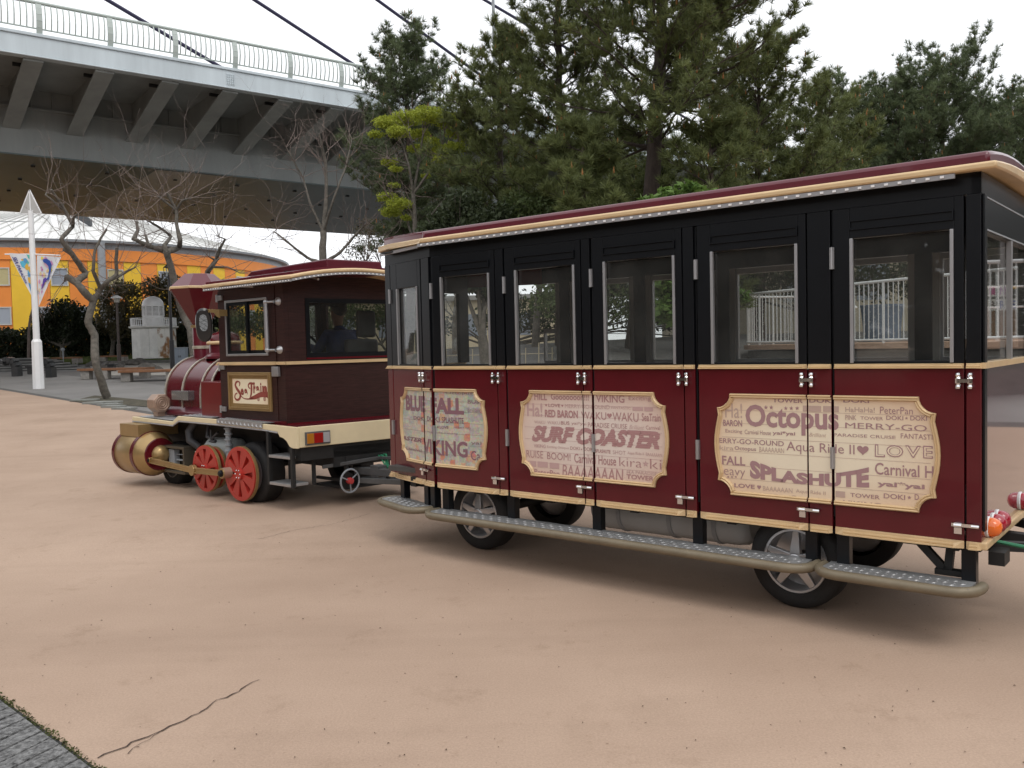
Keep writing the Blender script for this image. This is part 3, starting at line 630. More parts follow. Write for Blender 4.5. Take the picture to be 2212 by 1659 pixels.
# rear end
rp = MB().box(.874, .903, .05, WID-.05, Z0+.02, 1.43).build('rear_panel', mat('rear_gloss_panel', (.12, .05, .055), .08, coat=1, var=.1, vscale=2), car)
MB().box(.88, .925, -.002, WID, 1.432, 1.462).build('top_trim', GOLD, rp); MB().box(.88, .930, .0, WID, Z0, .548).build('bottom_trim', GOLD, rp, bevel=.008)
MB().box(.86, .904, .004, .06, ZT, 2.31).box(.86, .904, WID-.06, WID, ZT, 2.31).box(.86, .904, .06, WID-.06, 2.13, 2.31).build('window_frame', BLACK, rp)
MB().box(.878, .882, .06, WID-.06, ZT, 2.13).build('window_pane', GLASS, rp)
MB().box(.885, .91, .74, .78, ZT, 2.13).box(.885, .91, .075, .09, ZT, 2.13).build('mullion', SILVER, rp)
MB().box(.86, .904, .0, WID, 2.312, 2.42).build('header_beam', BLACK, car)
MB().box(.904, .908, .03, WID-.03, 2.300, 2.308).box(.904, .908, .03, WID-.03, 2.135, 2.143).build('header_seam', GREYM, car)
def dome(name, y, col, z=.60, r=.052):
    m = mat('lamp_'+name, col, .15, coat=.6)
    base = MB().lathe([(r*1.05, -.01), (r*1.08, .004), (r*.98, .008)], (.904, y, z), (1, 0, 0), 20).build('tail_lamp', WHITE, car, smooth=40)
    MB().lathe([(r*.98, .008), (r*.95, .03), (r*.75, .052), (r*.4, .064), (0, .067)], (.904, y, z), (1, 0, 0), 20).build('lens', m, base, smooth=60); base['label'] = name+' domed tail lamp'
dome('orange', .16, (.85, .16, .015)); dome('red', .28, (.36, .012, .03)); dome('red', .39, (.36, .012, .03)); dome('red', 1.06, (.36, .012, .03))
# chassis
cm = MB()
cm.box(-3.6, .85, .25, .35, .44, .56).box(-3.6, .85, WID-.35, WID-.25, .44, .56)
for x in (-3.3, -2.6, -1.9, -1.2, -.5, .2, .75): cm.box(x-.03, x+.03, .08, WID-.08, .47, .55)
cm.bar((.55, .12, .52), (.72, .12, .34), .04, .04).bar((.72, .12, .34), (.74, .12, .54), .04, .04).box(.66, .80, .09, .15, .33, .36)
cm.build('chassis', DARK, car)
hb = MB().bar((.85, .75, .44), (2.2, .75, .40), .07, .06).bar((.85, .35, .46), (1.5, .75, .43), .05, .05).bar((.85, 1.15, .46), (1.5, .75, .43), .05, .05).box(.904, .98, .16, .3, .40, .47).build('tow_bar', DARK, car)
MB().tube([(.9, .3, .50), (1.1, .34, .47), (1.4, .45, .475), (1.8, .5, .46), (2.2, .5, .47)], .011, 6).build('cable', mat('green_hose', (.03, .22, .11), .5), car, smooth=60)
tk = MB().lathe([(0, -.62), (.10, -.61), (.135, -.57), (.145, -.5), (.145, .5), (.135, .57), (.10, .61), (0, .62)], (-1.1, .42, .41), (1, 0, 0), 24).build('gas_tank', mat('tank_paint', (.42, .44, .45), .45, var=.15), car, smooth=40)
for x in (-1.45, -1.05, -.72): MB().lathe([(.146, -.015), (.152, -.015), (.152, .015), (.146, .015)], (x, .42, .41), (1, 0, 0), 24).build('strap', GREYM, tk, smooth=40)
def alloy_wheel(x, y, z, out, parent, steer=0, R0=.287, rr=.19, w=.17):
    """tyre + five-spoke alloy; out = -1 faces -y"""
    xf = Matrix.Translation((x, y, z)) @ Matrix.Rotation(steer, 4, 'Z')
    ty = MB().lathe([(rr, 0), (rr+.01, -.008), (rr+.045, -.012), (R0-.025, -.004), (R0-.006, .012), (R0, .03), (R0, w-.03), (R0-.006, w-.012), (R0-.03, w), (rr, w), (rr, 0)], (0, 0, 0), (0, -out, 0), 48).build('wheel', RUBBER, parent, smooth=35, xf=xf)
    MB().lathe([(rr+.004, .0), (rr, -.006), (rr-.012, -.004), (rr-.016, .02), (rr-.02, w*.7), (rr-.06, w*.8), (0, w*.8)], (0, 0, 0), (0, -out, 0), 48).build('rim', ALLOY, ty, smooth=40, xf=xf)
    sp = MB()
    for k in range(5):
        a = 2*math.pi*k/5+.3; t = np.array([math.cos(a), 0, math.sin(a)]); s2 = np.array([-math.sin(a), 0, math.cos(a)]); f_ = np.array([0, out, 0])
        A = [t*.03-s2*.034, t*.03+s2*.034, t*(rr-.012)+s2*.019, t*(rr-.012)-s2*.019]
        sp.add([q+f_*.012*(1 if i < 2 else -.2)-f_*.0 for i, q in enumerate(A)]+[q-f_*.03 for q in A], [(0, 1, 2, 3), (7, 6, 5, 4), (0, 4, 5, 1), (1, 5, 6, 2), (2, 6, 7, 3), (3, 7, 4, 0)])
    sp.lathe([(.05, .03), (.05, -.008), (.04, -.018), (0, -.02)], (0, 0, 0), (0, -out, 0), 20)
    sp.build('spokes', ALLOY, ty, smooth=30, xf=xf, bevel=.004)
    MB().lathe([(.018, -.021), (.018, -.026), (0, -.027)], (0, 0, 0), (0, -out, 0), 16).build('hub_cap', mat('blue_cap', (.03, .16, .28), .3), ty, xf=xf)
alloy_wheel(-.115, .12, .287, -1, car); alloy_wheel(-2.70, .20, .287, -1, car, steer=R_(0))
alloy_wheel(-.115, WID-.12, .287, 1, car); alloy_wheel(-2.70, WID-.20, .287, 1, car)
MB().cyl((-.115, .25, .287), (-.115, WID-.25, .287), .04).build('axle', DARK, car); MB().cyl((-2.70, .3, .287), (-2.70, WID-.3, .287), .04).build('axle', DARK, car)
# ------------------------------------------------------------------ the locomotive
TL = R_(49.0); la = np.array([-math.sin(TL), math.cos(TL), 0]); ln_ = np.array([-math.cos(TL), -math.sin(TL), 0])
LO = ongr(572, 1088)+ln_*.12; LO[2] = 0
def lp(x, y, off):                    # photo point -> (x, z) on the plane y=off of the locomotive
    Q = onplane(x, y, LO-ln_*off, ln_); return -float((Q-LO) @ la), float(Q[2])
loco = thing('locomotive', 'maroon steam style road locomotive with funnel, brown wood cab and gold cylinders', 'locomotive', LO, TL-math.pi/2)
def sh(v):
    t = min(1, max(0, (v[0]+.45)/.8)); return (v[0]+.14*v[1]*t, v[1], v[2])
LW = 1.62
# running board (cream skirt, deck)
sk = [(-2.63, .848), (-1.65, .823), (-1.515, .892), (-.68, .886), (.774, .860), (.774, .650), (.69, .648), (.645, .665), (.60, .715), (.545, .742), (.485, .752), (.45, .80), (.2, .815), (-.68, .832), (-1.50, .840), (-1.64, .783), (-2.63, .797)]
rb = MB().prism(sk, (0, 0, 0), (1, 0, 0), (0, 0, 1), (0, .03, 0)); rb = rb.build('running_board', CREAM, loco, bevel=.006, vmap=sh)
MB().prism([(p[0], p[1]) for p in sk], (0, LW-.03, 0), (1, 0, 0), (0, 0, 1), (0, .03, 0)).build('skirt', CREAM, rb, vmap=sh)
MB().box(.744, .772, .031, LW-.031, .655, .862).build('rear_bumper', CREAM, rb, bevel=.006, vmap=sh)
MB().box(-2.63, -2.60, .031, LW-.031, .797, .846).build('front_skirt', CREAM, rb)
MB().add([(-2.6, .031, .840), (-1.65, .031, .816), (-1.515, .031, .886), (.74, .031, .856), (.74, LW-.031, .856), (-1.515, LW-.031, .886), (-1.65, LW-.031, .816), (-2.6, LW-.031, .840)], [(0, 1, 6, 7), (1, 2, 5, 6), (2, 3, 4, 5)]).build('deck', MAROON, rb, vmap=sh)
lst = MB()
for (xa, za), (xb, zb) in zip(sk[:-1][11:], sk[12:]): pass
bot = [(.45, .80), (.2, .815), (-.68, .832), (-1.50, .840), (-1.64, .783), (-2.63, .797)]
lst.tube([(p[0], .006, p[1]-.008) for p in bot], .009, 6).build('light_strip', PIPE, rb)
def tread(name, x0, x1, y0, y1, z0, z1, front=False):
    m = MB(); n = max(3, int((x1-x0)/.05)); k = max(2, int((y1-y0)/.055))
    m.add([(x0, y0, z0), (x1, y0, z1), (x1, y1, z1), (x0, y1, z0)], [(0, 1, 2, 3)])
    for i in range(n):
        for j in range(k):
            cx = x0+(i+.5)*(x1-x0)/n; cy = y0+(j+.5)*(y1-y0)/k; z = z0+(z1-z0)*(cx-x0)/(x1-x0)+.001
            m.add([(cx-.018, cy-.02, z), (cx+.018, cy-.02, z), (cx+.018, cy+.02, z), (cx-.018, cy+.02, z), (cx, cy, z+.007)], [(0, 1, 4), (1, 2, 4), (2, 3, 4), (3, 0, 4)])
    if front:
        m.add([(x0, -.006, z0), (x1, -.006, z1), (x1, -.006, z1-.052), (x0, -.006, z0-.052)], [(3, 2, 1, 0)])
        m.add([(x0, -.006, z0), (x1, -.006, z1), (x1, y0, z1), (x0, y0, z0)], [(0, 1, 2, 3)])
        for i in range(12):
            cx = x0+(i+.5)*(x1-x0)/12; z = z0+(z1-z0)*(i+.5)/12
            m.add([(cx-.025, -.0065, z-.046), (cx+.025, -.0065, z-.046), (cx, -.0065, z-.012), (cx, -.016, z-.034)], [(0, 1, 3), (1, 2, 3), (2, 0, 3)])
    return m.build('tread_plate', TREAD, rb, vmap=sh)
tread('a', -2.55, -1.72, .04, .30, .850, .830); tread('b', -1.49, -.86, .04, .34, .896, .892); tread('c', -.672, .20, .0, .145, .893, .876, True)
# cab ------------------------------------------------------------------
CY0, CY1, CX0, CX1 = .15, 1.55, -.83, .385
dw = MB().box(-.81, .245, CY0-.006, CY0+.03, .895, 1.50).box(-.81, -.63, CY0-.006, CY0+.03, 1.50, 2.28).box(.10, .245, CY0-.006, CY0+.03, 1.50, 2.28).box(-.63, .10, CY0-.006, CY0+.03, 2.14, 2.28).box(-.63, .10, CY0-.006, CY0+.03, 1.50, 1.585)
door = dw.build('cab_door', WOOD, loco, vmap=sh)
cb = MB().box(.252, CX1, CY0, CY0+.05, .86, 2.30).box(CX1-.04, CX1, CY0+.051, CY1, .86, 1.535).box(CX1-.04, CX1, CY0+.051, CY0+.24, 1.535, 2.145).box(CX1-.04, CX1, CY1-.10, CY1, 1.535, 2.145).box(CX1-.04, CX1, CY0+.051, CY1, 2.145, 2.42)
cb.box(CX0, CX0+.03, CY0+.03, CY1-.03, .86, 1.56).box(CX0, CX0+.03, CY0+.03, CY0+.10, 1.56, 2.36).box(CX0, CX0+.03, CY1-.10, CY1-.03, 1.56, 2.36).box(CX0, CX0+.03, .80, .86, 1.56, 2.15).box(CX0, CX0+.03, CY0+.10, CY1-.10, 2.15, 2.38)
cb.box(CX0, CX1-.04, CY1-.03, CY1, .86, 1.56).box(CX0, -.70, CY1-.03, CY1, 1.56, 2.30).box(.20, CX1-.04, CY1-.03, CY1, 1.56, 2.30).box(-.70, .20, CY1-.03, CY1, 2.15, 2.30).box(-.81, .25, CY0, CY0+.03, 2.285, 2.30)
cab = cb.build('cab', WOOD, loco, vmap=sh)
MB().box(CX0+.03, CX1-.04, CY0+.03, CY1-.03, .87, .90).build('cab_floor', INT, cab, vmap=sh)
# gold belt
trim_profile(MB(), -.86, .245, 1.468, 1.503, .028, .0)
bl = MB(); trim_profile(bl, -.86, .245, 1.466, 1.502, .028, .0); bl.v = [(v[0], v[1]+CY0-.006, v[2]) for v in bl.v]; bl.build('gold_belt', GOLD, door, vmap=sh)
b2 = MB(); trim_profile(b2, .25, CX1+.022, 1.468, 1.500, .028, .0); b2.v = [(v[0], v[1]+CY0, v[2]) for v in b2.v]; b2.box(CX1, CX1+.022, CY0-.01, CY1, 1.468, 1.500).build('gold_belt', GOLD, cab, vmap=sh)
# side window (sliding, two sashes)
def ring(m, x0, x1, z0, z1, t, y0, y1):
    return m.box(x0, x1, y0, y1, z0, z0+t).box(x0, x1, y0, y1, z1-t, z1).box(x0, x0+t, y0, y1, z0+t, z1-t).box(x1-t, x1, y0, y1, z0+t, z1-t)
wf = ring(MB(), -.655, .125, 1.565, 2.165, .024, CY0-.022, CY0-.006).build('window_frame', SILVER, door, bevel=.003, vmap=sh)
sf = ring(MB(), -.631, -.235, 1.589, 2.141, .035, CY0-.014, CY0+.004); ring(sf, -.275, .101, 1.589, 2.141, .035, CY0+.006, CY0+.022).build('sash', BLACK, wf, vmap=sh)
MB().box(-.60, -.27, CY0-.006, CY0-.003, 1.62, 2.11).box(-.24, .07, CY0+.012, CY0+.015, 1.62, 2.11).build('window_pane', TINT, wf, vmap=sh)
# sign
sx0, sx1, sz0, sz1 = -.635, .16, .985, 1.392
sg = MB()
for t, ya, yb in ((0, .0, .022), (.018, .0, .03), (.036, .0, .016), (.054, 0, .010)):
    ring(sg, sx0+t, sx1-t, sz0+t, sz1-t, .0178, CY0-.006-yb, CY0-.006-ya)
sgn = sg.build('sign_frame', GOLDM, door, bevel=.003, vmap=sh)
SGC = board_mat('sign_cream', (.82, .72, .52), (.76, .52, .34), (sx0+sx1)/2, .6)
N_, L__, b__ = nodes(SGC)
for nd in N_:
    if nd.type == 'MAPPING': nd.inputs['Location'].default_value = (.2375/.55, 0, -1.188/.30); nd.inputs['Scale'].default_value = (1/.55, 0, 1/.30)
MB().box(sx0+.072, sx1-.072, CY0-.012, CY0-.007, sz0+.072, sz1-.072).build('sign_board', SGC, sgn, vmap=sh)
# SeaTrain logo drawn as brush strokes + letters
LOGO = mat('logo_red_brown', (.27, .055, .04), .5)
lgb = MB(); LYY = CY0-.0135
def zz(X, Y): return lp((450+X*.36166)*K_, (1050+Y*.36166)*K_, CY0)
def stroke(pts, w, n=8):
    P = [np.array(zz(*p)) for p in pts]; w = list(w)
    Q, Wd = [], []
    for i in range(len(P)-1):          # Catmull-Rom
        p0, p1, p2, p3 = P[max(i-1, 0)], P[i], P[i+1], P[min(i+2, len(P)-1)]
        for t in np.linspace(0, 1, n, endpoint=False):
            Q.append(.5*((2*p1)+(-p0+p2)*t+(2*p0-5*p1+4*p2-p3)*t*t+(-p0+3*p1-3*p2+p3)*t**3)); Wd.append(w[i]+(w[i+1]-w[i])*t)
    Q.append(P[-1]); Wd.append(w[-1]); vs = []
    for i, q in enumerate(Q):
        d = Q[min(i+1, len(Q)-1)]-Q[max(i-1, 0)]; d = d/max(1e-9, np.linalg.norm(d)); nn = np.array([-d[1], d[0]])*Wd[i]*.68
        vs += [(q[0]+nn[0], LYY-.0002*0, q[1]+nn[1]), (q[0]-nn[0], LYY, q[1]-nn[1])]
    lgb.add(vs, [(2*i, 2*i+1, 2*i+3, 2*i+2) for i in range(len(Q)-1)])
stroke([(1372, 1300), (1378, 1268), (1362, 1250), (1340, 1258), (1330, 1288), (1345, 1325), (1372, 1365), (1385, 1400), (1372, 1440), (1345, 1448), (1325, 1425), (1330, 1390), (1352, 1375)], [.008, .016, .010, .018, .022, .026, .028, .026, .020, .016, .014, .012, .010])
stroke([(1385, 1400), (1420, 1432), (1470, 1440), (1520, 1428)], [.008, .008, .010, .016])
stroke([(1490, 1330), (1472, 1310), (1470, 1285), (1490, 1268), (1530, 1275), (1526, 1258)], [.006, .014, .014, .016, .018, .010])
stroke([(1500, 1275), (1502, 1330), (1500, 1380), (1490, 1425)], [.020, .024, .022, .012])
stroke([(1480, 1436), (1540, 1420), (1600, 1393), (1660, 1392), (1686, 1380)], [.014, .034, .040, .042, .034])
stroke([(1660, 1400), (1672, 1420), (1676, 1432)], [.02, .012, .006])
for cx in (1576, 1642):
    x, z = zz(cx, 1440); lgb.lathe([(.022, 0), (.016, 0)], (x, LYY, z), (0, -1, 0), 18)
    for k in range(3):
        a = k*math.pi/3; lgb.add([(x+.018*math.cos(a)-.002, LYY-.0004, z+.018*math.sin(a)), (x+.018*math.cos(a)+.002, LYY-.0004, z+.018*math.sin(a)+.002), (x-.018*math.cos(a)+.002, LYY-.0004, z-.018*math.sin(a)), (x-.018*math.cos(a)-.002, LYY-.0004, z-.018*math.sin(a)-.002)], [(0, 1, 2, 3)])
for body, X0, Y0, X1, Y1 in (('e', 1388, 1325, 1422, 1398), ('a', 1426, 1328, 1462, 1402), ('r', 1520, 1290, 1548, 1378), ('a', 1550, 1298, 1588, 1372), ('i', 1594, 1262, 1610, 1370), ('n', 1616, 1295, 1668, 1368)):
    v, f = text(body, .085); (xa, zb), (xb, za) = zz(X0, Y0), zz(X1, Y1); lgb.add([(xa+q[0]*(xb-xa), LYY-.0005, za+q[1]*(zb-za)) for q in v], f)
for pts in ([(1400, 1196), (1415, 1206), (1440, 1200)], [(1540, 1198), (1556, 1210), (1580, 1206)], [(1415, 1492), (1430, 1500), (1450, 1500)], [(1545, 1512), (1560, 1506), (1585, 1512)]): stroke(pts, [.003, .006, .003])
lgb.build('lettering', LOGO, sgn, vmap=sh)
# door furniture
for z in (2.20, 1.445, .985): MB().box(-.80, -.70, CY0-.03, CY0-.006, z-.025, z+.028).lathe([(.014, -.04), (.014, .04)], (-.80, CY0-.022, z), (0, 0, 1), 8).build('hinge', SILVER, door, bevel=.004, vmap=sh)
MB().box(.20, .31, CY0-.036, CY0-.006, 1.35, 1.45).box(.25, .315, CY0-.042, CY0-.036, 1.36, 1.44).build('latch', SILVER, door, bevel=.004, vmap=sh)
hb_ = MB().tube([(.175, CY0-.055, 1.60), (.175, CY0-.055, 2.13)], .022, 10)
for z in (1.62, 2.11): hb_.ell((.175, CY0-.055, z), .027, 10, 6).cyl((.175, CY0-.055, z), (.30, CY0-.03, z), .012, n=8).lathe([(0, .0), (.042, .0), (.038, .018), (.02, .03), (.018, .05)], (.31, CY0, z), (0, -1, 0), 14)
hb_.build('grab_handle', SILVER, cab, smooth=50, vmap=sh)
# rear window
ring(MB(), CX1, CX1+.01, CY0+.24, CY1-.10, 0, 1.5, 2) if False else None
rw = MB(); y0, y1, z0, z1 = CY0+.24, CY1-.10, 1.535, 2.145; t = .045
rw.box(CX1-.02, CX1+.006, y0, y1, z0, z0+t).box(CX1-.02, CX1+.006, y0, y1, z1-t, z1).box(CX1-.02, CX1+.006, y0, y0+t, z0+t, z1-t).box(CX1-.02, CX1+.006, y1-t, y1, z0+t, z1-t)
rwo = rw.build('rear_window', BLACK, cab, vmap=sh)
MB().box(CX1-.012, CX1-.008, y0+t, y1-t, z0+t, z1-t).build('window_pane', TINT, rwo, vmap=sh)
MB().box(CX1+.0, CX1+.008, y0, y1, z0-.02, z0-.002).build('sill', MAROON, rwo, vmap=sh)
MB().box(CX0+.01, CX0+.016, CY0+.10, CY1-.10, 1.56, 2.15).box(-.70, .20, CY1-.018, CY1-.014, 1.56, 2.15).build('far_panes', GLASS, cab, vmap=sh)
MB().box(CX1, CX1+.008, CY0, CY1, .858, .872).box(-.86, CX1, CY0-.014, CY0-.007, .866, .893).build('base_trim', MAROON, cab, vmap=sh)
# roof
def arch(y): return .095*(1-((y-.80)/.82)**2)
def loco_roof(name, m, x0, x1, ya, yb, zl, zh, n=14):
    ys = np.linspace(ya, yb, n+1); vs = [(x, y, z+arch(y)) for z in (zh, zl) for x in (x0, x1) for y in ys]; w = n+1; fs = []
    for j in range(n): fs += [(j, w+j, w+j+1, j+1), (2*w+j, 2*w+j+1, 3*w+j+1, 3*w+j), (j, j+1, 2*w+j+1, 2*w+j), (w+j, 3*w+j, 3*w+j+1, w+j+1)]
    fs += [(0, 2*w, 3*w, w), (n, w+n, 3*w+n, 2*w+n)]
    return MB().add(vs, fs).build(name, m, loco, smooth=40, vmap=sh)
rr_ = loco_roof('roof_rim', GOLD, -.86, .80, -.02, 1.64, 2.304, 2.342); rr_.modifiers.new('bevel', 'BEVEL').width = .012
loco_roof('roof', MAROON2, -.83, .77, .02, 1.60, 2.32, 2.365)
ls_ = MB(); ls_.box(-.84, .78, -.012, .0, 2.278, 2.300)
ys = np.linspace(0, 1.62, 15)
for a, b in zip(ys, ys[1:]): ls_.bar((.785, a, 2.289+arch(a)), (.785, b, 2.289+arch(b)), .012, .022)
ls_.build('light_strip', PIPE, rr_, vmap=sh)
ld = MB()
for i in range(34): x = -.82+i*.0475; ld.box(x, x+.014, -.018, -.012, 2.284, 2.295)
for i in range(33): y = .03+i*.048; ld.box(.791, .797, y, y+.014, 2.284+arch(y), 2.295+arch(y))
kind(ld.build('light_strip_lamps', WHITE, rr_, vmap=sh), 'stuff')
MB().prism([(-.98+.15, 2.37), (-.60, 2.50), (.70, 2.525), (.70, 2.38)], (0, .44, 0), (1, 0, 0), (0, 0, 1), (0, .64, 0)).build('roof_hatch', MAROON2, loco, bevel=.012, vmap=sh)
MB().cyl((-.3, .08, 2.30), (.0, .08, 2.28), .01).tube([(.48, .45, 2.29+.07), (.6, .45, 2.33)], .012).build('roof_bolt', SILVER, rr_)
# interior: seat, wheel, dash
st = MB().box(-.22, .24, .90, 1.40, 1.15, 1.30).box(.19, .28, 1.06, 1.50, 1.30, 1.72).box(.21, .27, 1.22, 1.48, 1.74, 2.04); st.build('driver_seat', mat('seat_grey', (.10, .10, .105), .75), loco, bevel=.03)
MB().box(CX0+.03, CX0+.22, CY0+.05, CY1-.05, 1.25, 1.58).build('dashboard', mat('dash_black', (.02, .02, .02), .5), loco, bevel=.03)
wx = MB(); c = np.array((-.46, 1.0, 1.66)); ax = np.array((.80, 0, .6)); u_ = np.array((0, 1., 0)); v_ = np.cross(ax, u_)
wx.tube([c+(u_*math.cos(t)+v_*math.sin(t))*.21 for t in np.linspace(0, 2*math.pi, 33)], .016, 8, cap=False)
for t in (R_(0), R_(180), R_(270)): wx.bar(c, c+(u_*math.cos(t)+v_*math.sin(t))*.21, .03, .012)
wx.cyl(c, c-ax*.3, .025).ell(c, .05, 10, 6); wx.build('steering_wheel', mat('wheel_black', (.012, .012, .012), .45), loco, smooth=50)
# boiler -------------------------------------------------------------------
BYC, BZ, BR = .78, 1.115, .445
def arch_profile(r, x, n=20, zb=.86):
    P = [(x, BYC-r, zb)]; 
    for i in range(n+1):
        a = math.pi-math.pi*i/n; P.append((x, BYC+r*math.cos(a), BZ+r*math.sin(a)))
    P.append((x, BYC+r, zb)); return P
def shell(m, r, x0, x1, caps=True, zb=.86):
    A, B = arch_profile(r, x0, zb=zb), arch_profile(r, x1, zb=zb); n = len(A)
    m.add(A+B, [(i, i+1, n+i+1, n+i) for i in range(n-1)]+([tuple(range(n))[::-1], tuple(range(n, 2*n))] if caps else [])); return m
bo = shell(MB(), BR, -2.41, -1.36).build('boiler', MAROON, loco, smooth=30)
shell(MB(), BR-.05, -1.30, CX0).build('firebox', MAROON, bo, smooth=30); shell(MB(), BR-.07, -1.36, -1.30).build('gap', BLACK, bo)
HOOP = mat('hoop_gold', (.52, .47, .38), .4, metal=.5, var=.25, vscale=20)
for x, w in ((-2.41, .03), (-2.0, .03), (-1.575, .03), (-1.36, .03)):
    m = MB(); A, B, C_, D_ = arch_profile(BR+.002, x-w/2), arch_profile(BR+.014, x-w/2), arch_profile(BR+.014, x+w/2), arch_profile(BR+.002, x+w/2); n = len(A); m.add(A+B+C_+D_, [(k*n+i, k*n+i+1, (k+1)*n+i+1, (k+1)*n+i) for k in range(3) for i in range(n-1)]); m.build('hoop', HOOP, bo, smooth=30)
    rv = MB()
    P = arch_profile(BR+.014, x)
    for q in P[1:-1]: rv.ell(q, .007, 6, 4)
    for k in range(4): rv.ell((x, BYC-BR-.014, .92+k*.055), .007, 6, 4)
    kind(rv.build('rivets', SILVER, bo), 'stuff')
MB().prism([(BYC-BR-.07, .86), (BYC-BR-.07, .90), (BYC-BR-.004, .965), (BYC+BR+.004, .965), (BYC+BR+.07, .90), (BYC+BR+.07, .86)], (-2.44, 0, 0), (0, 1, 0), (0, 0, 1), (1.4, 0, 0)).build('saddle', MAROON2, bo, bevel=.01)
MB().lathe([(BR*.98, 0), (BR*.9, -.05), (BR*.5, -.08), (0, -.09)], (-2.42, BYC, BZ), (1, 0, 0), 28).build('smokebox_door', MAROON, bo, smooth=50)
# chimney
cxx = -2.30
ch_ = MB().lathe([(.105, 0), (.105, .44)], (cxx, BYC, BZ+BR-.03), (0, 0, 1), 24).build('chimney', MAROON2, loco, smooth=40)
MB().lathe([(.107, 0), (.114, .004), (.114, .036), (.107, .04)], (cxx, BYC, 1.66), (0, 0, 1), 24).build('chimney_ring', HOOP, ch_, smooth=30)
MB().lathe([(.107, 1.925), (.125, 1.93), (.125, 1.96), (.107, 1.965)], (cxx, BYC, 0), (0, 0, 1), 8, ph=R_(22.5)).build('chimney_collar', GOLDM, ch_)
MB().lathe([(.10, 1.95), (.376, 2.405)], (cxx, BYC, 0), (0, 0, 1), 8, ph=R_(-3.5)).build('funnel', MAROON, ch_)
MB().lathe([(.376, 2.405), (.386, 2.410), (.386, 2.432), (.376, 2.437), (.376, 2.405)], (cxx, BYC, 0), (0, 0, 1), 8, ph=R_(-3.5)).build('funnel_band', GOLD, ch_)
MB().lathe([(.374, 2.437), (.19, 2.600), (.0, 2.604)], (cxx, BYC, 0), (0, 0, 1), 8, ph=R_(-3.5)).build('funnel_cap', MAROON2, ch_, bevel=.006)
dm_ = MB().lathe([(.24, 0), (.24, .03), (.20, .06), (.185, .07), (.185, .17)], (-1.76, BYC, BZ+BR-.025), (0, 0, 1), 24).build('steam_dome', MAROON2, loco, smooth=40)
MB().lathe([(.185, 0), (.21, .006), (.215, .022), (.21, .038), (.185, .044)], (-1.76, BYC, 1.705), (0, 0, 1), 24).build('dome_ring', GOLD, dm_, smooth=60)
MB().lathe([(.185, 0), (.18, .04), (.15, .085), (.08, .115), (0, .12)], (-1.76, BYC, 1.749), (0, 0, 1), 24).build('dome_cap', MAROON, dm_, smooth=60)
# lamp, boxes
lm = MB().lathe([(0, -.09), (.10, -.09), (.118, -.075), (.118, .075), (.108, .088), (.0, .088)], (-2.30, .18, 1.01), (1, 0, 0), 8, ph=R_(22.5)).box(-2.35, -2.25, .13, .23, .85, .91)
PINKG = mat('rose_gold_paint', (.38, .265, .20), .4, metal=.35, var=.08)
lmo = lm.build('rear_facing_lamp', PINKG, loco, bevel=.005)
rg = MB()
for r in (.032, .058, .084): rg.lathe([(r-.007, 0), (r, .008), (r+.007, 0)], (-2.30, .18, 1.01), (1, 0, 0), 28)
rg.v = [(v[0]+.088, v[1], v[2]) for v in rg.v]; rg.build('lens_rings', PINKG, lmo, smooth=50)
(bx0, bz1), (bx1, bz0) = lp(370, 844, .25), lp(405.5, 865, .25)
MB().box(bx0, bx1, .25, .44, bz0, bz1).build('junction_box', mat('galvanised_box', (.42, .44, .45), .22, metal=.8, var=.2, vscale=6), loco, bevel=.003)
MB().box(-1.27, -.84, .16, .50, .885, 1.285).build('tool_box', mat('tool_box_red', (.15, .009, .010), .3, coat=.4, var=.1), loco, bevel=.012)
# mirror
mm = MB(); mc = np.array((lp(441, 702, .02)[0], .02, lp(441, 702, .02)[1]))
prof = []
for i in range(24):
    a = 2*math.pi*i/24; prof.append((.088*math.copysign(abs(math.cos(a))**.75, math.cos(a)), .185*math.copysign(abs(math.sin(a))**.8, math.sin(a))))
vs = []
for sc, dx in ((.90, .035), (1, .02), (1.0, -.01), (.8, -.06), (.4, -.075)): vs += [(mc[0]+dx, mc[1]+p[0]*sc, mc[2]+p[1]*sc) for p in prof]
fs = [(k*24+i, k*24+(i+1) % 24, (k+1)*24+(i+1) % 24, (k+1)*24+i) for k in range(4) for i in range(24)]+[tuple(range(24)), tuple(range(96, 120))[::-1]]
RZM = Matrix.Translation(Vector(mc)) @ Matrix.Rotation(R_(-38), 4, 'Z') @ Matrix.Rotation(R_(11), 4, 'Y') @ Matrix.Translation(-Vector(mc))
mir = MB().add(vs, fs).build('wing_mirror', mat('mirror_black', (.015, .016, .018), .3, coat=.3), loco, smooth=40, xf=RZM)
MB().add([(mc[0]+.037, mc[1]+p[0]*.5, mc[2]+.03+p[1]*.5) for p in prof], [tuple(range(24))]).build('mirror_glass', mat('mirror', (.8, .8, .8), .02, metal=1), mir, xf=RZM)
mb_ = MB().prism([(-.95, 2.09), (-.60, 2.07), (-.60, 1.98), (-.66, 2.0), (-.70, 2.04), (-.95, 2.055)], (0, .03, 0), (1, 0, 0), (0, 0, 1), (0, .014, 0)).box(-.615, -.60, .044, CY0-.02, 2.0, 2.07)
for i in range(4): mb_.lathe([(.012, 0), (.008, .004)], (-.92+i*.06, .03, 2.07), (0, -1, 0), 8)
mb_.cyl((-.93, .03, 2.05), (mc[0], .03, mc[2]+.18), .012, n=8)
mb_.build('mirror_bracket', GOLDM, mir)
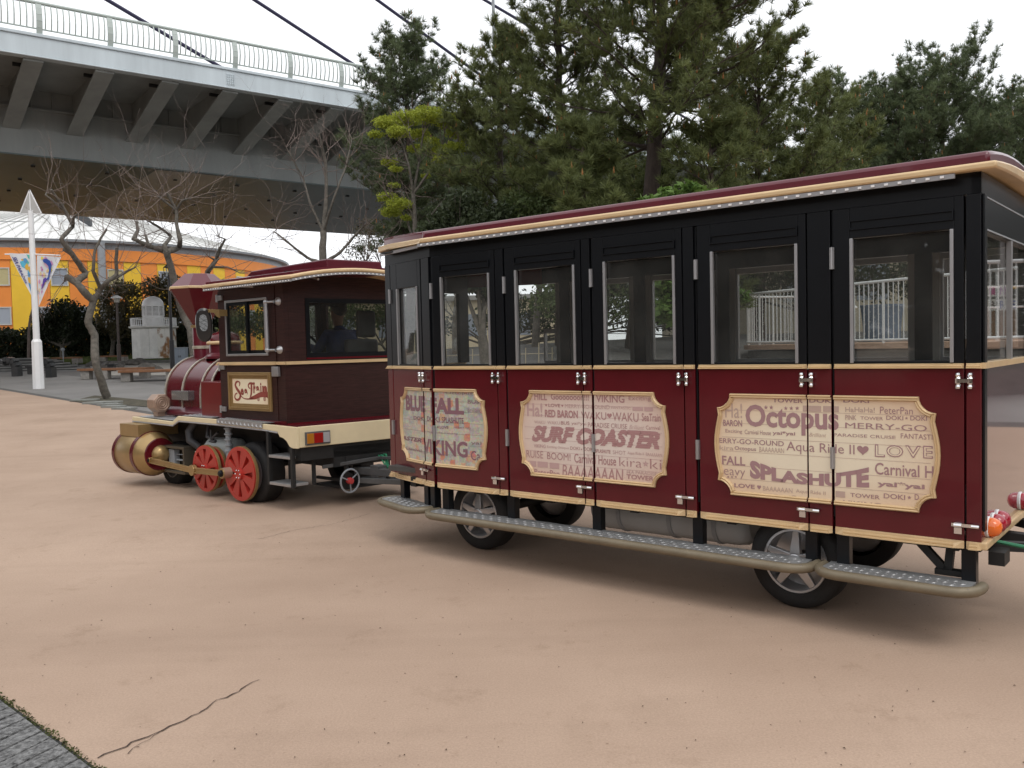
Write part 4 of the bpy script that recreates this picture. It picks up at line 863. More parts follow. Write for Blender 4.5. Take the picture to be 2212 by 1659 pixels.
# front cylinder pair
def cylinder(y):
    x0, x1, z, r = -2.70, -1.99, .42, .262
    o = MB().lathe([(0, x0-.02), (r*.9, x0-.01), (r, x0+.05), (r, x1-.16), (r*.95, x1-.1), (r*.80, x1-.03), (r*.74, x1-.01), (0, x1-.01)], (0, y, z), (1, 0, 0), 40).box(x0+.06, x1-.18, y-.17, y+.36, z+.21, z+.355).build('steam_cylinder', GOLDM, loco, smooth=30)
    for xx, w in ((x0+.02, .06), (x1-.23, .07)): MB().lathe([(r+.001, 0), (r+.008, .003), (r+.008, w-.003), (r+.001, w)], (xx, y, z), (1, 0, 0), 40).build('band', MAROON, o, smooth=30)
    MB().lathe([(r*.74, 0), (r*.70, .012), (r*.42, .012), (r*.40, 0)], (x1-.012, y, z), (1, 0, 0), 40).build('end_ring', MAROON, o, smooth=30)
    MB().lathe([(r*.42, 0), (r*.38, .05), (r*.25, .09), (0, .10)], (x1-.012, y, z), (1, 0, 0), 30).build('end_dome', GOLDM, o, smooth=50)
cylinder(.02); cylinder(LW-.02)
sbx = MB(); x0, x1, z0, z1 = -1.99, -1.52, .205, .525
ya, yb = .06, .20
sbx.box(x0, x1, ya, yb, z0, z0+.03).box(x0, x1, ya, yb, z1-.03, z1).box(x1-.03, x1, ya-.001, yb+.001, z0+.031, z1-.031).box(x0, x1-.031, yb-.02, yb, z0+.03, z1-.03)
sbx.build('slide_frame', mat('slide_bronze', (.14, .12, .09), .45, metal=.5), loco, bevel=.003)
MB().box(-1.93, -1.80, .09, .16, .25, .48).box(-1.80, -1.60, .11, .13, .35, .37).box(-1.80, -1.60, .11, .13, .42, .43).build('crosshead', GREYM, loco, bevel=.004)
def rod(y):
    P = [(-2.02, .362), (-1.03, .318), (-.41, .332)]; m = MB()
    for a, b in zip(P, P[1:]):
        m.bar((a[0], y, a[1]), (b[0], y, b[1]), .022, .062); m.bar((a[0], y-.016, a[1]+.025), (b[0], y-.016, b[1]+.025), .012, .014); m.bar((a[0], y-.016, a[1]-.025), (b[0], y-.016, b[1]-.025), .012, .014)
    for p, r in zip(P, (.045, .06, .055)): m.lathe([(0, -.028), (r, -.028), (r, .02), (0, .02)], (p[0], y, p[1]), (0, 1, 0), 16)
    o = m.build('coupling_rod', GOLDM, loco, bevel=.003)
    b = MB()
    for p in (P[0], P[2]): b.lathe([(0, -.06), (.022, -.058), (.036, -.045), (.038, -.028), (.038, .0)], (p[0], y, p[1]), (0, 1, 0), 12)
    b.build('crank_pin', BLACK, o, smooth=30)
    MB().lathe([(.038, 0), (.058, 0), (.058, .10), (.038, .10)], (P[2][0], y-.02, P[2][1]), (0, 1, 0), 20).build('crank_boss', PINKG, o, smooth=30)
rod(-.10); 
def red_wheel(x, y, z, r, w=.05, n=8):
    m = MB(); hub, ri = r*.22, r*.86
    m.lathe([(r, 0), (r, w), (ri, w), (ri, 0), (r, 0)], (x, y, z), (0, 1, 0), 48)
    m.lathe([(hub, -.02), (hub, w), (0, w), (0, -.022), (hub, -.02)], (x, y, z), (0, 1, 0), 32)
    for k in range(n):
        a = 2*math.pi*(k+.5)/n; t = np.array([math.cos(a), 0, math.sin(a)]); s2 = np.array([-math.sin(a), 0, math.cos(a)]); c = np.array([x, y, z])
        A = [c+t*hub*.9-s2*hub*.40, c+t*hub*.9+s2*hub*.40, c+t*ri*1.02+s2*r*.21, c+t*ri*1.02-s2*r*.21]; d = np.array([0, w*.8, 0]); e = np.array([0, .002, 0])
        m.add([q+e for q in A]+[q+d for q in A], [(0, 1, 2, 3), (7, 6, 5, 4), (0, 4, 5, 1), (1, 5, 6, 2), (2, 6, 7, 3), (3, 7, 4, 0)])
    o = m.build('driving_wheel', REDW, loco, smooth=30)
    bk = MB().lathe([(0, w*.85), (ri*1.01, w*.85), (ri*1.01, w*.95), (0, w*.95)], (x, y, z), (0, 1, 0), 32).build('web', REDW, o)
    MB().lathe([(r-.004, w*.3), (r+.006, w*.35), (r+.006, w), (r-.004, w)], (x, y, z), (0, 1, 0), 48).build('wheel_rim', GOLDM, o, smooth=30)
    bt = MB()
    for k in range(6): a = k*math.pi/3; bt.ell((x+hub*.7*math.cos(a), y-.022, z+hub*.7*math.sin(a)), .008, 6, 4)
    kind(bt.build('bolts', CHROME, o), 'stuff'); return o
red_wheel(-.22, -.03, .330, .285); red_wheel(-.91, -.03, .335, .255); red_wheel(-.91, .06, .335, .23)
def tyre(x, y, z, r, w, rr, out=-1):
    ty = MB().lathe([(rr, .0), (rr+.06, -.012), (r-.03, -.006), (r-.006, .014), (r, .035), (r, w-.035), (r-.006, w-.014), (r-.03, w), (rr, w), (rr, 0)], (x, y, z), (0, -out, 0), 48).build('road_wheel', RUBBER, loco, smooth=35)
    MB().lathe([(rr+.002, .0), (rr-.01, -.004), (rr-.02, .03), (rr-.05, .06), (0, .06)], (x, y, z), (0, -out, 0), 32).build('rim', ALLOY, ty, smooth=40)
tyre(-.20, .10, .325, .325, .22, .20); tyre(-.20, LW-.10, .325, .325, .22, .20, 1); tyre(-2.12, .22, .27, .27, .18, .16); tyre(-2.12, LW-.22, .27, .27, .18, .16, 1)
# underframe
uf = MB().box(-2.55, .74, .42, 1.2, .42, .62).box(-2.55, .70, .35, .42, .58, .79).box(-2.55, .70, 1.2, 1.27, .58, .79).box(.55, .74, .06, 1.55, .52, .652).box(.25, .75, .55, 1.5, .18, .205).box(.71, .745, .55, .58, .205, .52).box(.71, .745, 1.05, 1.08, .205, .52).box(.25, .75, .55, .58, .25, .28)
uf.build('underframe', DARK, loco, vmap=sh)
MB().box(-1.7, -.5, .40, 1.1, .30, .60).build('engine_block', mat('engine_grey', (.045, .045, .047), .6, var=.6, vscale=12, bump=.5, bscale=20), loco, bevel=.03)
MB().lathe([(0, -.22), (.10, -.2), (.135, -.15), (.135, .25), (.1, .3), (0, .31)], (-.95, .22, .52), (1, .2, 0), 20).build('air_tank', mat('tank_pale', (.32, .34, .33), .4, var=.2), loco, smooth=50)
sp_ = MB().cyl((-.62, .10, .46), (-.62, .10, .84), .032, n=12)
for k in range(5): sp_.lathe([(.03, -.012), (.045, -.008), (.045, .008), (.03, .012)], (-.62, .10, .54+k*.06), (0, 0, 1), 12)
sp_.build('spring_damper', GREYM, loco, smooth=40)
hs = MB().tube([(-1.5, .2, .8), (-1.55, .15, .70), (-1.5, .13, .60), (-1.42, .2, .52)], .045, 10).tube([(-1.2, .2, .78), (-1.15, .15, .66), (-1.0, .16, .62)], .02, 8).tube([(-.9, .14, .72), (-.98, .12, .66), (-1.05, .16, .56)], .014, 8).cyl((-1.1, .12, .60), (-.92, .12, .62), .018, n=8).cyl((-1.02, .12, .52), (-1.02, .12, .75), .009, n=8)
hs.build('hose', mat('hose_grey', (.07, .07, .075), .55, var=.4), loco, smooth=60)
# access steps
lad = MB().box(.265, .300, -.01, .03, .255, .80).box(.665, .70, -.01, .03, .255, .652).box(.265, .30, .24, .27, .255, .75).box(.665, .70, .24, .27, .255, .652).box(.30, .665, -.006, .02, .26, .28).build('step_ladder', DARK, loco, bevel=.003)
for z in (.565, .29): MB().box(.302, .663, -.012, .20, z-.028, z).build('step', TREAD, lad, bevel=.003)
# rear lamps and hitch
def rear_lamp(y):
    b = MB().box(.774, .792, y, y+.27, .675, .805).build('tail_light', mat('lamp_housing', (.10, .10, .10), .4), loco, vmap=sh, bevel=.004)
    for k, (a, c, col) in enumerate(((.012, .085, (.42, .16, .02)), (.088, .185, (.30, .012, .01)), (.188, .258, (.36, .35, .36)))):
        MB().box(.792, .800, y+a, y+c, .69, .79).build('lens', mat('lens_%s' % ('amber', 'red', 'clear')[k], col, .15, coat=.5), b, vmap=sh, bevel=.003)
rear_lamp(.085); rear_lamp(1.25)
hw_ = MB(); hc = np.array((.80+.07, .56, .27)); hw_.tube([hc+np.array((0, math.cos(t), math.sin(t)))*.118 for t in np.linspace(0, 2*math.pi, 33)], .010, 6, cap=False)
for t in (.6, 2.7, 4.8): hw_.bar(hc, hc+np.array((0, math.cos(t), math.sin(t)))*.118, .012, .01)
hwo = hw_.build('hand_wheel', GREYM, loco, smooth=50)
MB().lathe([(0, .03), (.03, .028), (.036, .0), (.03, -.03)], hc, (1, 0, 0), 10).build('knob', mat('knob_red', (.5, .05, .05), .5), hwo, smooth=50)
MB().lathe([(0, -.02), (.085, -.02), (.085, .02), (0, .02)], hc-np.array((.05, 0, 0)), (1, 0, 0), 24).build('reel', DARK, hwo)
ht = MB().bar((.74, .32, .43), (.92, .9, .47), .03, .035).bar((.75, .75, .35), (1.6, .78, .36), .09, .07).bar((.9, .9, .47), (1.3, 1.0, .48), .03, .03).box(1.0, 1.12, .72, .84, .30, .42).bar((1.0, .6, .28), (1.7, .72, .30), .05, .05).build('tow_hitch', mat('hitch_grey', (.09, .09, .09), .5, var=.4), loco, bevel=.004)
gh = MB()
for k in range(3): gh.tube([(.86, .95+.03*k, .49), (.95, .92+.03*k, .46+.02*k), (1.05, .88+.02*k, .40), (1.25, .86, .34+.02*k), (1.5, .84, .42)], .010, 6)
gh.build('green_cable', mat('green_hose', (.03, .22, .11), .5), loco, smooth=60)
# bell hung in front of the cab, seen through the windows
bl_ = MB().lathe([(.0, .11), (.03, .10), (.038, .06), (.05, .02), (.07, .0), (.062, -.004), (.0, .05)], (-.92, .98, 1.66), (0, 0, 1), 16).build('brass_bell', mat('brass', (.62, .42, .12), .2, metal=1), loco, smooth=50)
MB().tube([(-.92, .88, 1.58), (-.92, .88, 1.80), (-.92, .93, 1.84), (-.92, 1.03, 1.84), (-.92, 1.08, 1.80), (-.92, 1.08, 1.58)], .014, 6).box(-.96, -.88, .84, 1.12, 1.56, 1.58).build('bell_bracket', SILVER, bl_)

# ------------------------------------------------------------------ driver
def skin(name, chain, m, parent=None, sub_=2):
    """chain: list of (pos, radius, parent index)"""
    me = bpy.data.meshes.new(name); me.from_pydata([c[0] for c in chain], [(c[2], i) for i, c in enumerate(chain) if c[2] is not None], [])
    o = bpy.data.objects.new(name, me); COL.objects.link(o); me.materials.append(m)
    sk_ = o.modifiers.new('skin', 'SKIN'); sk_.use_smooth_shade = True
    for i, c in enumerate(chain): 
        r = c[1] if hasattr(c[1], '__len__') else (c[1], c[1]); me.skin_vertices[0].data[i].radius = r; me.skin_vertices[0].data[i].use_root = (i == 0)
    ss = o.modifiers.new('subsurf', 'SUBSURF'); ss.levels = ss.render_levels = sub_
    if parent: o.parent = parent
    return o
SKINM = mat('skin', (.40, .235, .165), .55, var=.08); NAVY = mat('navy_jacket', (.03, .045, .14), .8, var=.3, vscale=12); HAIR = mat('black_hair', (.012, .010, .009), .5)
drv_at = LO-la*0+np.array([0, 0, 0])
M_l = Matrix.Translation(Vector(LO)) @ Matrix.Rotation(TL-math.pi/2, 4, 'Z')
dp = M_l @ Vector((-.04, 1.20, 1.30))
drv = thing('person', 'driver in a navy jacket and dark cap seated at the steering wheel inside the cab', 'person', dp, TL-math.pi/2+math.pi)   # faces local +x = loco front
J = [((0, 0, .06), (.15, .17), None), ((-.02, 0, .25), (.12, .155), 0), ((0, 0, .42), (.12, .17), 1), ((.01, 0, .52), (.075, .10), 2), ((.02, 0, .59), (.052, .055), 3),
     ((.0, .18, .48), .068, 2), ((.12, .23, .30), .055, 5), ((.30, .17, .34), .043, 6), ((.36, .15, .36), .034, 7),
     ((.0, -.18, .48), .068, 2), ((.12, -.23, .30), .055, 9), ((.30, -.17, .34), .043, 10), ((.36, -.15, .36), .034, 11),
     ((.18, .10, .04), .09, 0), ((.42, .12, .05), .07, 13), ((.48, .12, -.30), .05, 14), ((.18, -.10, .04), .09, 0), ((.42, -.12, .05), .07, 16), ((.48, -.12, -.30), .05, 17)]
skin('jacket_and_trousers', J, NAVY, drv)
hd = [((.02, 0, .56), .052, None), ((.035, 0, .64), (.062, .066), 0), ((.03, 0, .73), (.088, .078), 1), ((.03, 0, .80), (.075, .068), 2)]
head = skin('head', hd, SKINM, drv)
f_ = MB().prism([(0, 0), (.026, -.035), (.0, -.04)], (.115, -.012, .735), (1, 0, 0), (0, 0, 1), (0, .024, 0)).ell((.025, .078, .715), (.018, .010, .03), 8, 6).ell((.025, -.078, .715), (.018, .010, .03), 8, 6).build('nose_and_ears', SKINM, head, smooth=50)
ey = MB().ell((.108, .032, .745), (.008, .014, .008), 8, 6).ell((.108, -.032, .745), (.008, .014, .008), 8, 6).build('eyes', HAIR, head)
MB().ell((.106, 0, .672), (.008, .026, .006), 8, 6).build('mouth', mat('lips', (.30, .12, .10), .5), head)
MB().ell((-.005, 0, .77), (.092, .086, .085), 16, 10).build('hair', HAIR, head, smooth=60)
MB().ell((.015, 0, .815), (.105, .092, .06), 16, 10).prism([(math.cos(a)*.09, math.sin(a)*.075) for a in np.linspace(-1.4, 1.4, 9)], (.075, 0, .805), (1, 0, 0), (0, 1, 0), (0, 0, .01)).build('cap', mat('cap_dark', (.02, .022, .03), .8), head, smooth=50)
for sy in (1, -1):
    C_ = [((.35, .15*sy, .36), (.034, .024), None), ((.41, .145*sy, .375), (.030, .018), 0)]
    for k in range(4):
        yy = .145*sy+(k-1.5)*.016; i0 = len(C_); L_ = (.030, .034, .032, .026)[k]
        C_ += [((.425, yy, .38+.0), .0095, 1), ((.425+L_*.8, yy, .392), .009, i0), ((.43+L_, yy, .372), .008, i0+1), ((.42+L_*.6, yy, .352), .007, i0+2)]
    i0 = len(C_); C_ += [((.385, (.145-.03)*sy, .36), .011, 1), ((.415, (.145-.045)*sy, .352), .010, i0), ((.44, (.145-.035)*sy, .352), .008, i0+1)]
    skin('hand', C_, SKINM, drv, 1)
# ------------------------------------------------------------------ bridge
BU = np.array([math.sin(R_(52.5)), math.cos(R_(52.5)), 0]); BV = np.array([-BU[1], BU[0], 0]); BD = 36.2
def bp(t, q, z): return BU*t+BV*(BD+q)+np.array([0, 0, z])
def bt(x, y, q=0): return float(onplane(x, y, BV*(BD+q), BV) @ BU)
bridge = thing('road_bridge', 'pale grey steel road bridge crossing high overhead with brackets under its edge', 'bridge', bp(0, 0, 0), 0)
BLOC = Vector(bridge.location)
def bb(name, m, boxes, parent=bridge, **k):
    mb = MB()
    for (t0, t1, q0, q1, z0, z1) in boxes:
        V = [bp(t, q, z) for z in (z0, z1) for (t, q) in ((t0, q0), (t1, q0), (t1, q1), (t0, q1))]
        mb.add([tuple(v-np.array(BLOC)) for v in V], [(3, 2, 1, 0), (4, 5, 6, 7), (0, 1, 5, 4), (1, 2, 6, 5), (2, 3, 7, 6), (3, 0, 4, 7)])
    return mb.build(name, m, parent, **k)
T0, T1_ = -60, 170
bb('fascia', BRIDGE, [(T0, T1_, 0, .25, 12.62, 13.30), (T0, T1_, -.06, .30, 13.30, 13.42), (T0, T1_, -.04, .35, 12.56, 12.62)], bevel=.02)
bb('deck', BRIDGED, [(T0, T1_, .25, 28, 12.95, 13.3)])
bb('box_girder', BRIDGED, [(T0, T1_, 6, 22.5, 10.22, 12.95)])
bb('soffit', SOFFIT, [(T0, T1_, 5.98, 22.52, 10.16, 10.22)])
bb('stiffener', BRIDGED, [(T0, T1_, 5.80, 6, 12.1, 12.18)])
ta, tb = bt(75, 130), bt(230, 150); RS = tb-ta
rt, k = [], -6
while ta+k*RS < 150: rt.append(ta+k*RS); k += 1
for t in rt[:34]:
    V = [bp(t+d, q, z)-np.array(BLOC) for d in (-.33, .33) for (q, z) in ((.26, 12.55), (6, 11.30), (6, 11.24), (.26, 12.47))]
    m = MB().add([tuple(v) for v in V], [(0, 1, 2, 3), (7, 6, 5, 4), (0, 4, 5, 1), (2, 6, 7, 3), (3, 7, 4, 0), (1, 5, 6, 2)])
    V = [bp(t+d, q, z)-np.array(BLOC) for d in (-.02, .02) for (q, z) in ((.26, 12.56), (.26, 12.94), (5.99, 12.94), (5.99, 11.31))]
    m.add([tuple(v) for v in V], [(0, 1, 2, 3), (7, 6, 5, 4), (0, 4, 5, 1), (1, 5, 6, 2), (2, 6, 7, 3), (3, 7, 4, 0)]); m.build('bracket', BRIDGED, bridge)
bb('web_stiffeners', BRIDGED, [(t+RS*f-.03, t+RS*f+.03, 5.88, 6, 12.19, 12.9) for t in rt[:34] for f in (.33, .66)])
bb('drain_brackets', DARK, [(t-RS*.22, t-RS*.02, 1.2, 1.32, 12.5, 12.62) for t in rt[:34]])
lug = [(t, t+.16, q, q+.16, 10.10, 10.16) for t in np.arange(-30, 90, 3.1) for q in (8, 11.5, 15, 18.5)]
kind(bb('soffit_lugs', DARK, [(a+rnd.random(), b+rnd.random()*0+.9, c+rnd.random()*2, c+rnd.random()*0+2.2, e, f) if False else (a, b, c, d, e, f) for a, b, c, d, e, f in lug]), 'stuff')
bb('soffit_pale_patch', mat('soffit_pale', (.34, .325, .30), .45, var=.25, vscale=.6), [(bt(290, 420, 14)-1, bt(345, 420, 14)+1, 6.2, 22.4, 10.145, 10.158)])  # paler spot of the soffit, laid on as a thin sheet
bb('splice_plate', BRIDGE, [(bt(489, 175), bt(507, 175), -.012, 0, 12.70, 13.2)])
bm_ = []
tp0 = bt(489, 175); tp1 = bt(507, 175)
for i in range(4):
    for j in range(5): bm_.append((tp0+(tp1-tp0)*(i+.3)/4, tp0+(tp1-tp0)*(i+.7)/4, -.05, -.013, 12.74+j*.09, 12.79+j*.09))
kind(bb('bolts', BRIDGE, bm_), 'stuff')
# pylon stay cables
CABLE = mat('purple_cable', (.018, .014, .05), .4)
cab_px = [((490, 153), (232, 0)), ((762, 138), (550, 0)), ((1010, 142), (815, 0)), ((1180, 78), (1047, 0))]
clab = ['dark purple stay cable reaching the bridge railing farthest left', 'dark purple stay cable meeting the railing beside the leftmost pine', 'dark purple stay cable passing above the leftmost pine', 'dark purple stay cable beside the grey lamp mast']
for (lo_, hi_), lb in zip(cab_px, clab):
    q = 14; A = onplane(*lo_, BV*(BD+q), BV); B = onplane(*hi_, BV*(BD+q), BV); d = B-A
    s_ = (13.35-A[2])/d[2]; A2 = A+d*s_; E2 = A+d*5
    o = MB().tube([tuple(A2-A2), tuple(E2-A2)], .105, 10).build('stay_cable', CABLE, smooth=60); o.location = A2; tag(o, lb, 'cable', 'bridge stay cables')
# railing
rail = thing('bridge_railing', 'pale green grey bridge railing with curved bars along the deck edge', 'railing', bp(0, 0, 13.42), 0)
RL = np.array(rail.location)
def rloc(t, q, z): return tuple(bp(t, q, z)-RL)
pp = [bt(x, y) for x, y in ((85, 55), (236, 80), (376, 100), (505, 120), (625, 140), (737, 158))]
SP = (pp[-1]-pp[0])/5; bow = lambda h: .10*math.sin(math.pi*min(1, h/1.05))
RAILC = mat('railing_paint', (.42, .47, .44), .5)
posts = [pp[0]+SP*i for i in range(-4, 22)]
MB().tube([rloc(t, .06, 14.56) for t in (posts[0], posts[-1])], .065, 10).build('top_rail', RAILC, rail, smooth=60)
MB().tube([rloc(t, .06, 13.62) for t in (posts[0], posts[-1])], .03, 6).build('bottom_rail', RAILC, rail)
def curve_bar(w, d):
    m = MB(); hs = np.linspace(0, 1, 6)
    for a, b in zip(hs, hs[1:]):
        pa, pb = (-bow(a*1.05)*1.2, a*1.0), (-bow(b*1.05)*1.2, b*1.0)
        A = BV*(.06+pa[0])+np.array([0, 0, pa[1]]); B = BV*(.06+pb[0])+np.array([0, 0, pb[1]]); m.bar(A, B, w, d, up=BV)
    return m
pm0 = curve_bar(.20, .06); bm0 = curve_bar(.045, .03); pme = bme = None
for i, t in enumerate(posts):
    loc = tuple(bp(t, 0, 13.42)-RL)
    if pme is None: o = pm0.build('post', RAILC, rail); pme = o.data; o.location = loc; o.scale = (1, 1, 1.14)
    else: inst('post', pme, rail, loc, scale=(1, 1, 1.14))
    if i >= len(posts)-1: break
    for k in range(1, 12):
        loc = tuple(bp(t+SP*k/12, 0, 13.62)-RL)
        if bme is None: o = bm0.build('baluster', RAILC, rail); bme = o.data; o.location = loc; o.scale = (1, 1, .94)
        else: inst('baluster', bme, rail, loc, scale=(1, 1, .94))
lp_ = bp(bt(1068, 120, 2), 2, 13.3)
o = MB().tube([(0, 0, 0), (0, 0, 12)], [.11, .07], 10).bar((0, 0, 11.9), (1.6, .4, 12.2), .08, .06).box(1.3, 2.0, .25, .55, 12.15, 12.28).build('lamp_mast', GREYM, smooth=50); o.location = lp_; tag(o, 'tall plain grey lamp mast rising behind the pines from the bridge', 'lamp post')

# ------------------------------------------------------------------ orange and yellow hall
HC = np.array([-48., 95.]); HR = 23.0; ZW0, ZW1 = .6, 10.75
hall = thing('round_hall', 'large round hall with orange and yellow vertical stripes and pale ribbed cone roof', 'building', (HC[0], HC[1], 0))
ORA = mat('orange_wall', (.80, .26, .045), .6, var=.08, vscale=.5, bump=.1, bscale=8); YEL = mat('yellow_wall', (.83, .52, .035), .6, var=.08, vscale=.5, bump=.1, bscale=8)
NS = 100
_q = at(23.6, 600, 73.6); _d = _q[:2]-EYE[:2]; _o = EYE[:2]-HC; _b = _o @ _d; _a = _d @ _d; _t = (-_b-math.sqrt(_b*_b-_a*(_o @ _o-HR*HR)))/_a; _h = _o+_d*_t
PHI = math.atan2(_h[1], _h[0]) % (4*math.pi/NS)
def arc_panel(a0, a1, r0, r1, z0, z1, n=3):
    m = MB(); vs = []
    for t in np.linspace(a0, a1, n+1):
        for r in (r0, r1):
            for z in (z0, z1): vs.append((r*math.cos(t), r*math.sin(t), z))
    fs = []
    for i in range(n):
        o = i*4; fs += [(o+2, o+6, o+7, o+3), (o, o+1, o+5, o+4), (o+1, o+3, o+7, o+5), (o, o+4, o+6, o+2)]
    fs += [(0, 2, 3, 1), (n*4, n*4+1, n*4+3, n*4+2)]; return m.add(vs, fs)
me2 = {}
for i in range(NS):
    a = 2*math.pi*i/NS+PHI; c = 'o' if i % 2 else 'y'
    if c not in me2: o = arc_panel(0, 2*math.pi/NS-.0012, HR-.15, HR, ZW0, 9.75).build('wall_panel', ORA if c == 'o' else YEL, hall); me2[c] = o.data; o.rotation_euler = (0, 0, a)
    else: inst('wall_panel', me2[c], hall, rot=(0, 0, a))
MB().lathe([(HR+.02, 9.76), (HR+.12, 9.76), (HR+.12, ZW1), (HR-.2, ZW1)], (0, 0, 0), n=96).build('wall_band', ORA, hall, smooth=30)
MB().lathe([(HR-.05, ZW1), (HR-.05, 11.25), (HR+.5, 11.3), (HR+.55, 11.5), (HR+.3, 11.52)], (0, 0, 0), n=96).build('eave', GREYM, hall, smooth=30)
ROOFC = mat('pale_roof_metal', (.70, .70, .68), .5, var=.08, vscale=.3)
MB().lathe([(HR+.4, 11.5), (9.0, 15.6), (8.8, 15.7), (8.8, 16.05), (6.0, 16.3)], (0, 0, 0), n=96).build('roof', ROOFC, hall, smooth=20)
sm = MB()
for i in range(120): a = 2*math.pi*i/120; sm.bar((HR*math.cos(a), HR*math.sin(a), 11.62), (9.1*math.cos(a), 9.1*math.sin(a), 15.66), .10, .10)
sm.build('roof_seams', mat('seam_grey', (.52, .52, .50), .5), hall)
GLZ = mat('skylight_glass', (.28, .34, .38), .15, coat=.5)
for i in range(12):
    a0, a1 = 2*math.pi*i/12, 2*math.pi*(i+1)/12-.03
    MB().add([(7.4*math.cos(a0), 7.4*math.sin(a0), 16.1), (7.4*math.cos(a1), 7.4*math.sin(a1), 16.1), (2.6*math.cos(a1), 2.6*math.sin(a1), 19.2), (2.6*math.cos(a0), 2.6*math.sin(a0), 19.2)], [(0, 1, 2, 3)]).build('skylight_pane', GLZ, hall)
MB().bar((7, -15, 13.2), (3.5, -10, 18.5), .5, .5).build('roof_beam', WHITE, hall); MB().prism([(0, 0), (4.2, -2.6), (4.2, -1.9), (.2, 1.6)], (5, -13, 16.2), (1, 0, 0), (0, 0, 1), (0, .4, 0)).build('roof_fin', mat('fin_dark', (.05, .055, .06), .5), hall)
WFR = mat('window_frame_pale', (.5, .5, .46), .5); BLIND = mat('blind_beige', (.48, .42, .22), .3, coat=.4); BLUEG = mat('window_blue_grey', (.30, .33, .38), .25, coat=.4)
def hall_window(i, z, mp_, w=1.3, h=1.5):
    a = 2*math.pi*(i+.5)/NS+PHI; o = ring(MB(), -w/2, w/2, -h/2, h/2, .09, -.10, .0).build('window', WFR, hall)
    o.location = ((HR+.0)*math.cos(a), (HR+.0)*math.sin(a), z); o.rotation_euler = (0, 0, a+math.pi/2)
    p = MB().box(-w/2+.09, w/2-.09, -.04, -.01, -h/2+.09, h/2-.09).build('pane', mp_, o)
for i in range(int(NS*.5), NS, 3): hall_window(i, 8.35, BLIND if i % 2 else BLUEG)
for i in range(int(NS*.5)+1, NS, 2): hall_window(i, 5.1, BLUEG)
for px in (239,):
    P = at(px, 600, 72.4); a = math.atan2(P[1]-HC[1], P[0]-HC[0]); MB().tube([((HR+.35)*math.cos(a), (HR+.35)*math.sin(a), z) for z in (4, 11.3)], .32, 12).build('downpipe', GREYM, hall, smooth=60)

# ------------------------------------------------------------------ foliage helpers
def rot_to(D):
    """rotation matrices taking +z to D (n,3)"""
    D = D/np.maximum(np.linalg.norm(D, axis=1, keepdims=True), 1e-9); n = len(D)
    ref = np.where(np.abs(D[:, 2:3]) < .95, np.array([[0, 0, 1.]]), np.array([[1., 0, 0]])); x = np.cross(ref, D); x /= np.linalg.norm(x, axis=1, keepdims=True); y = np.cross(D, x)
    a = rng.random(n)*2*math.pi; c, s_ = np.cos(a)[:, None], np.sin(a)[:, None]
    return np.stack([x*c+y*s_, -x*s_+y*c, D], -1)
def needle_template(n, L, w, seed):
    r = np.random.default_rng(seed); V = []
    for i in range(n):
        ph = r.random()*2*math.pi; th = R_(r.uniform(12, 78)); d = np.array([math.sin(th)*math.cos(ph), math.sin(th)*math.sin(ph), math.cos(th)]); b = np.array([0, 0, r.uniform(-.12, .03)])*L*1.4
        sd_ = np.cross(d, r.normal(size=3)); sd_ /= np.linalg.norm(sd_); l = L*r.uniform(.7, 1.1); V += [b+sd_*w/2, b-sd_*w/2, b+d*l]
    return np.array(V)
def tufts(P, D, S_, n=26, L=.17, w=.013, seed=3):
    T = needle_template(n, L, w, seed); Rm = rot_to(D); V = np.einsum('nij,kj->nki', Rm, T)*S_[:, None, None]+P[:, None, :]
    V = V.reshape(-1, 3); return V, np.arange(len(V)).reshape(-1, 3)
def leaves(P, size, up=.35, aspect=.5):
    n = len(P); D = rng.normal(size=(n, 3)); D[:, 2] = D[:, 2]*.7+up; Rm = rot_to(D); s_ = size*rng.uniform(.6, 1.25, n)
    T = np.array([(-.5, 0, 0), (0, -aspect*.5, .06), (.5, 0, -.04), (0, aspect*.5, .06)]); V = np.einsum('nij,kj->nki', Rm, T)*s_[:, None, None]+P[:, None, :]
    return V.reshape(-1, 3), np.arange(n*4).reshape(-1, 4)
PINE = leafmat('pine_needles', (.215, .245, .085), (.075, .096, .04), 2.0); PINE2 = leafmat('pine_needles_blue', (.175, .215, .10), (.07, .095, .052), 2.0)
BUD = mat('pine_buds', (.30, .13, .04), .8)
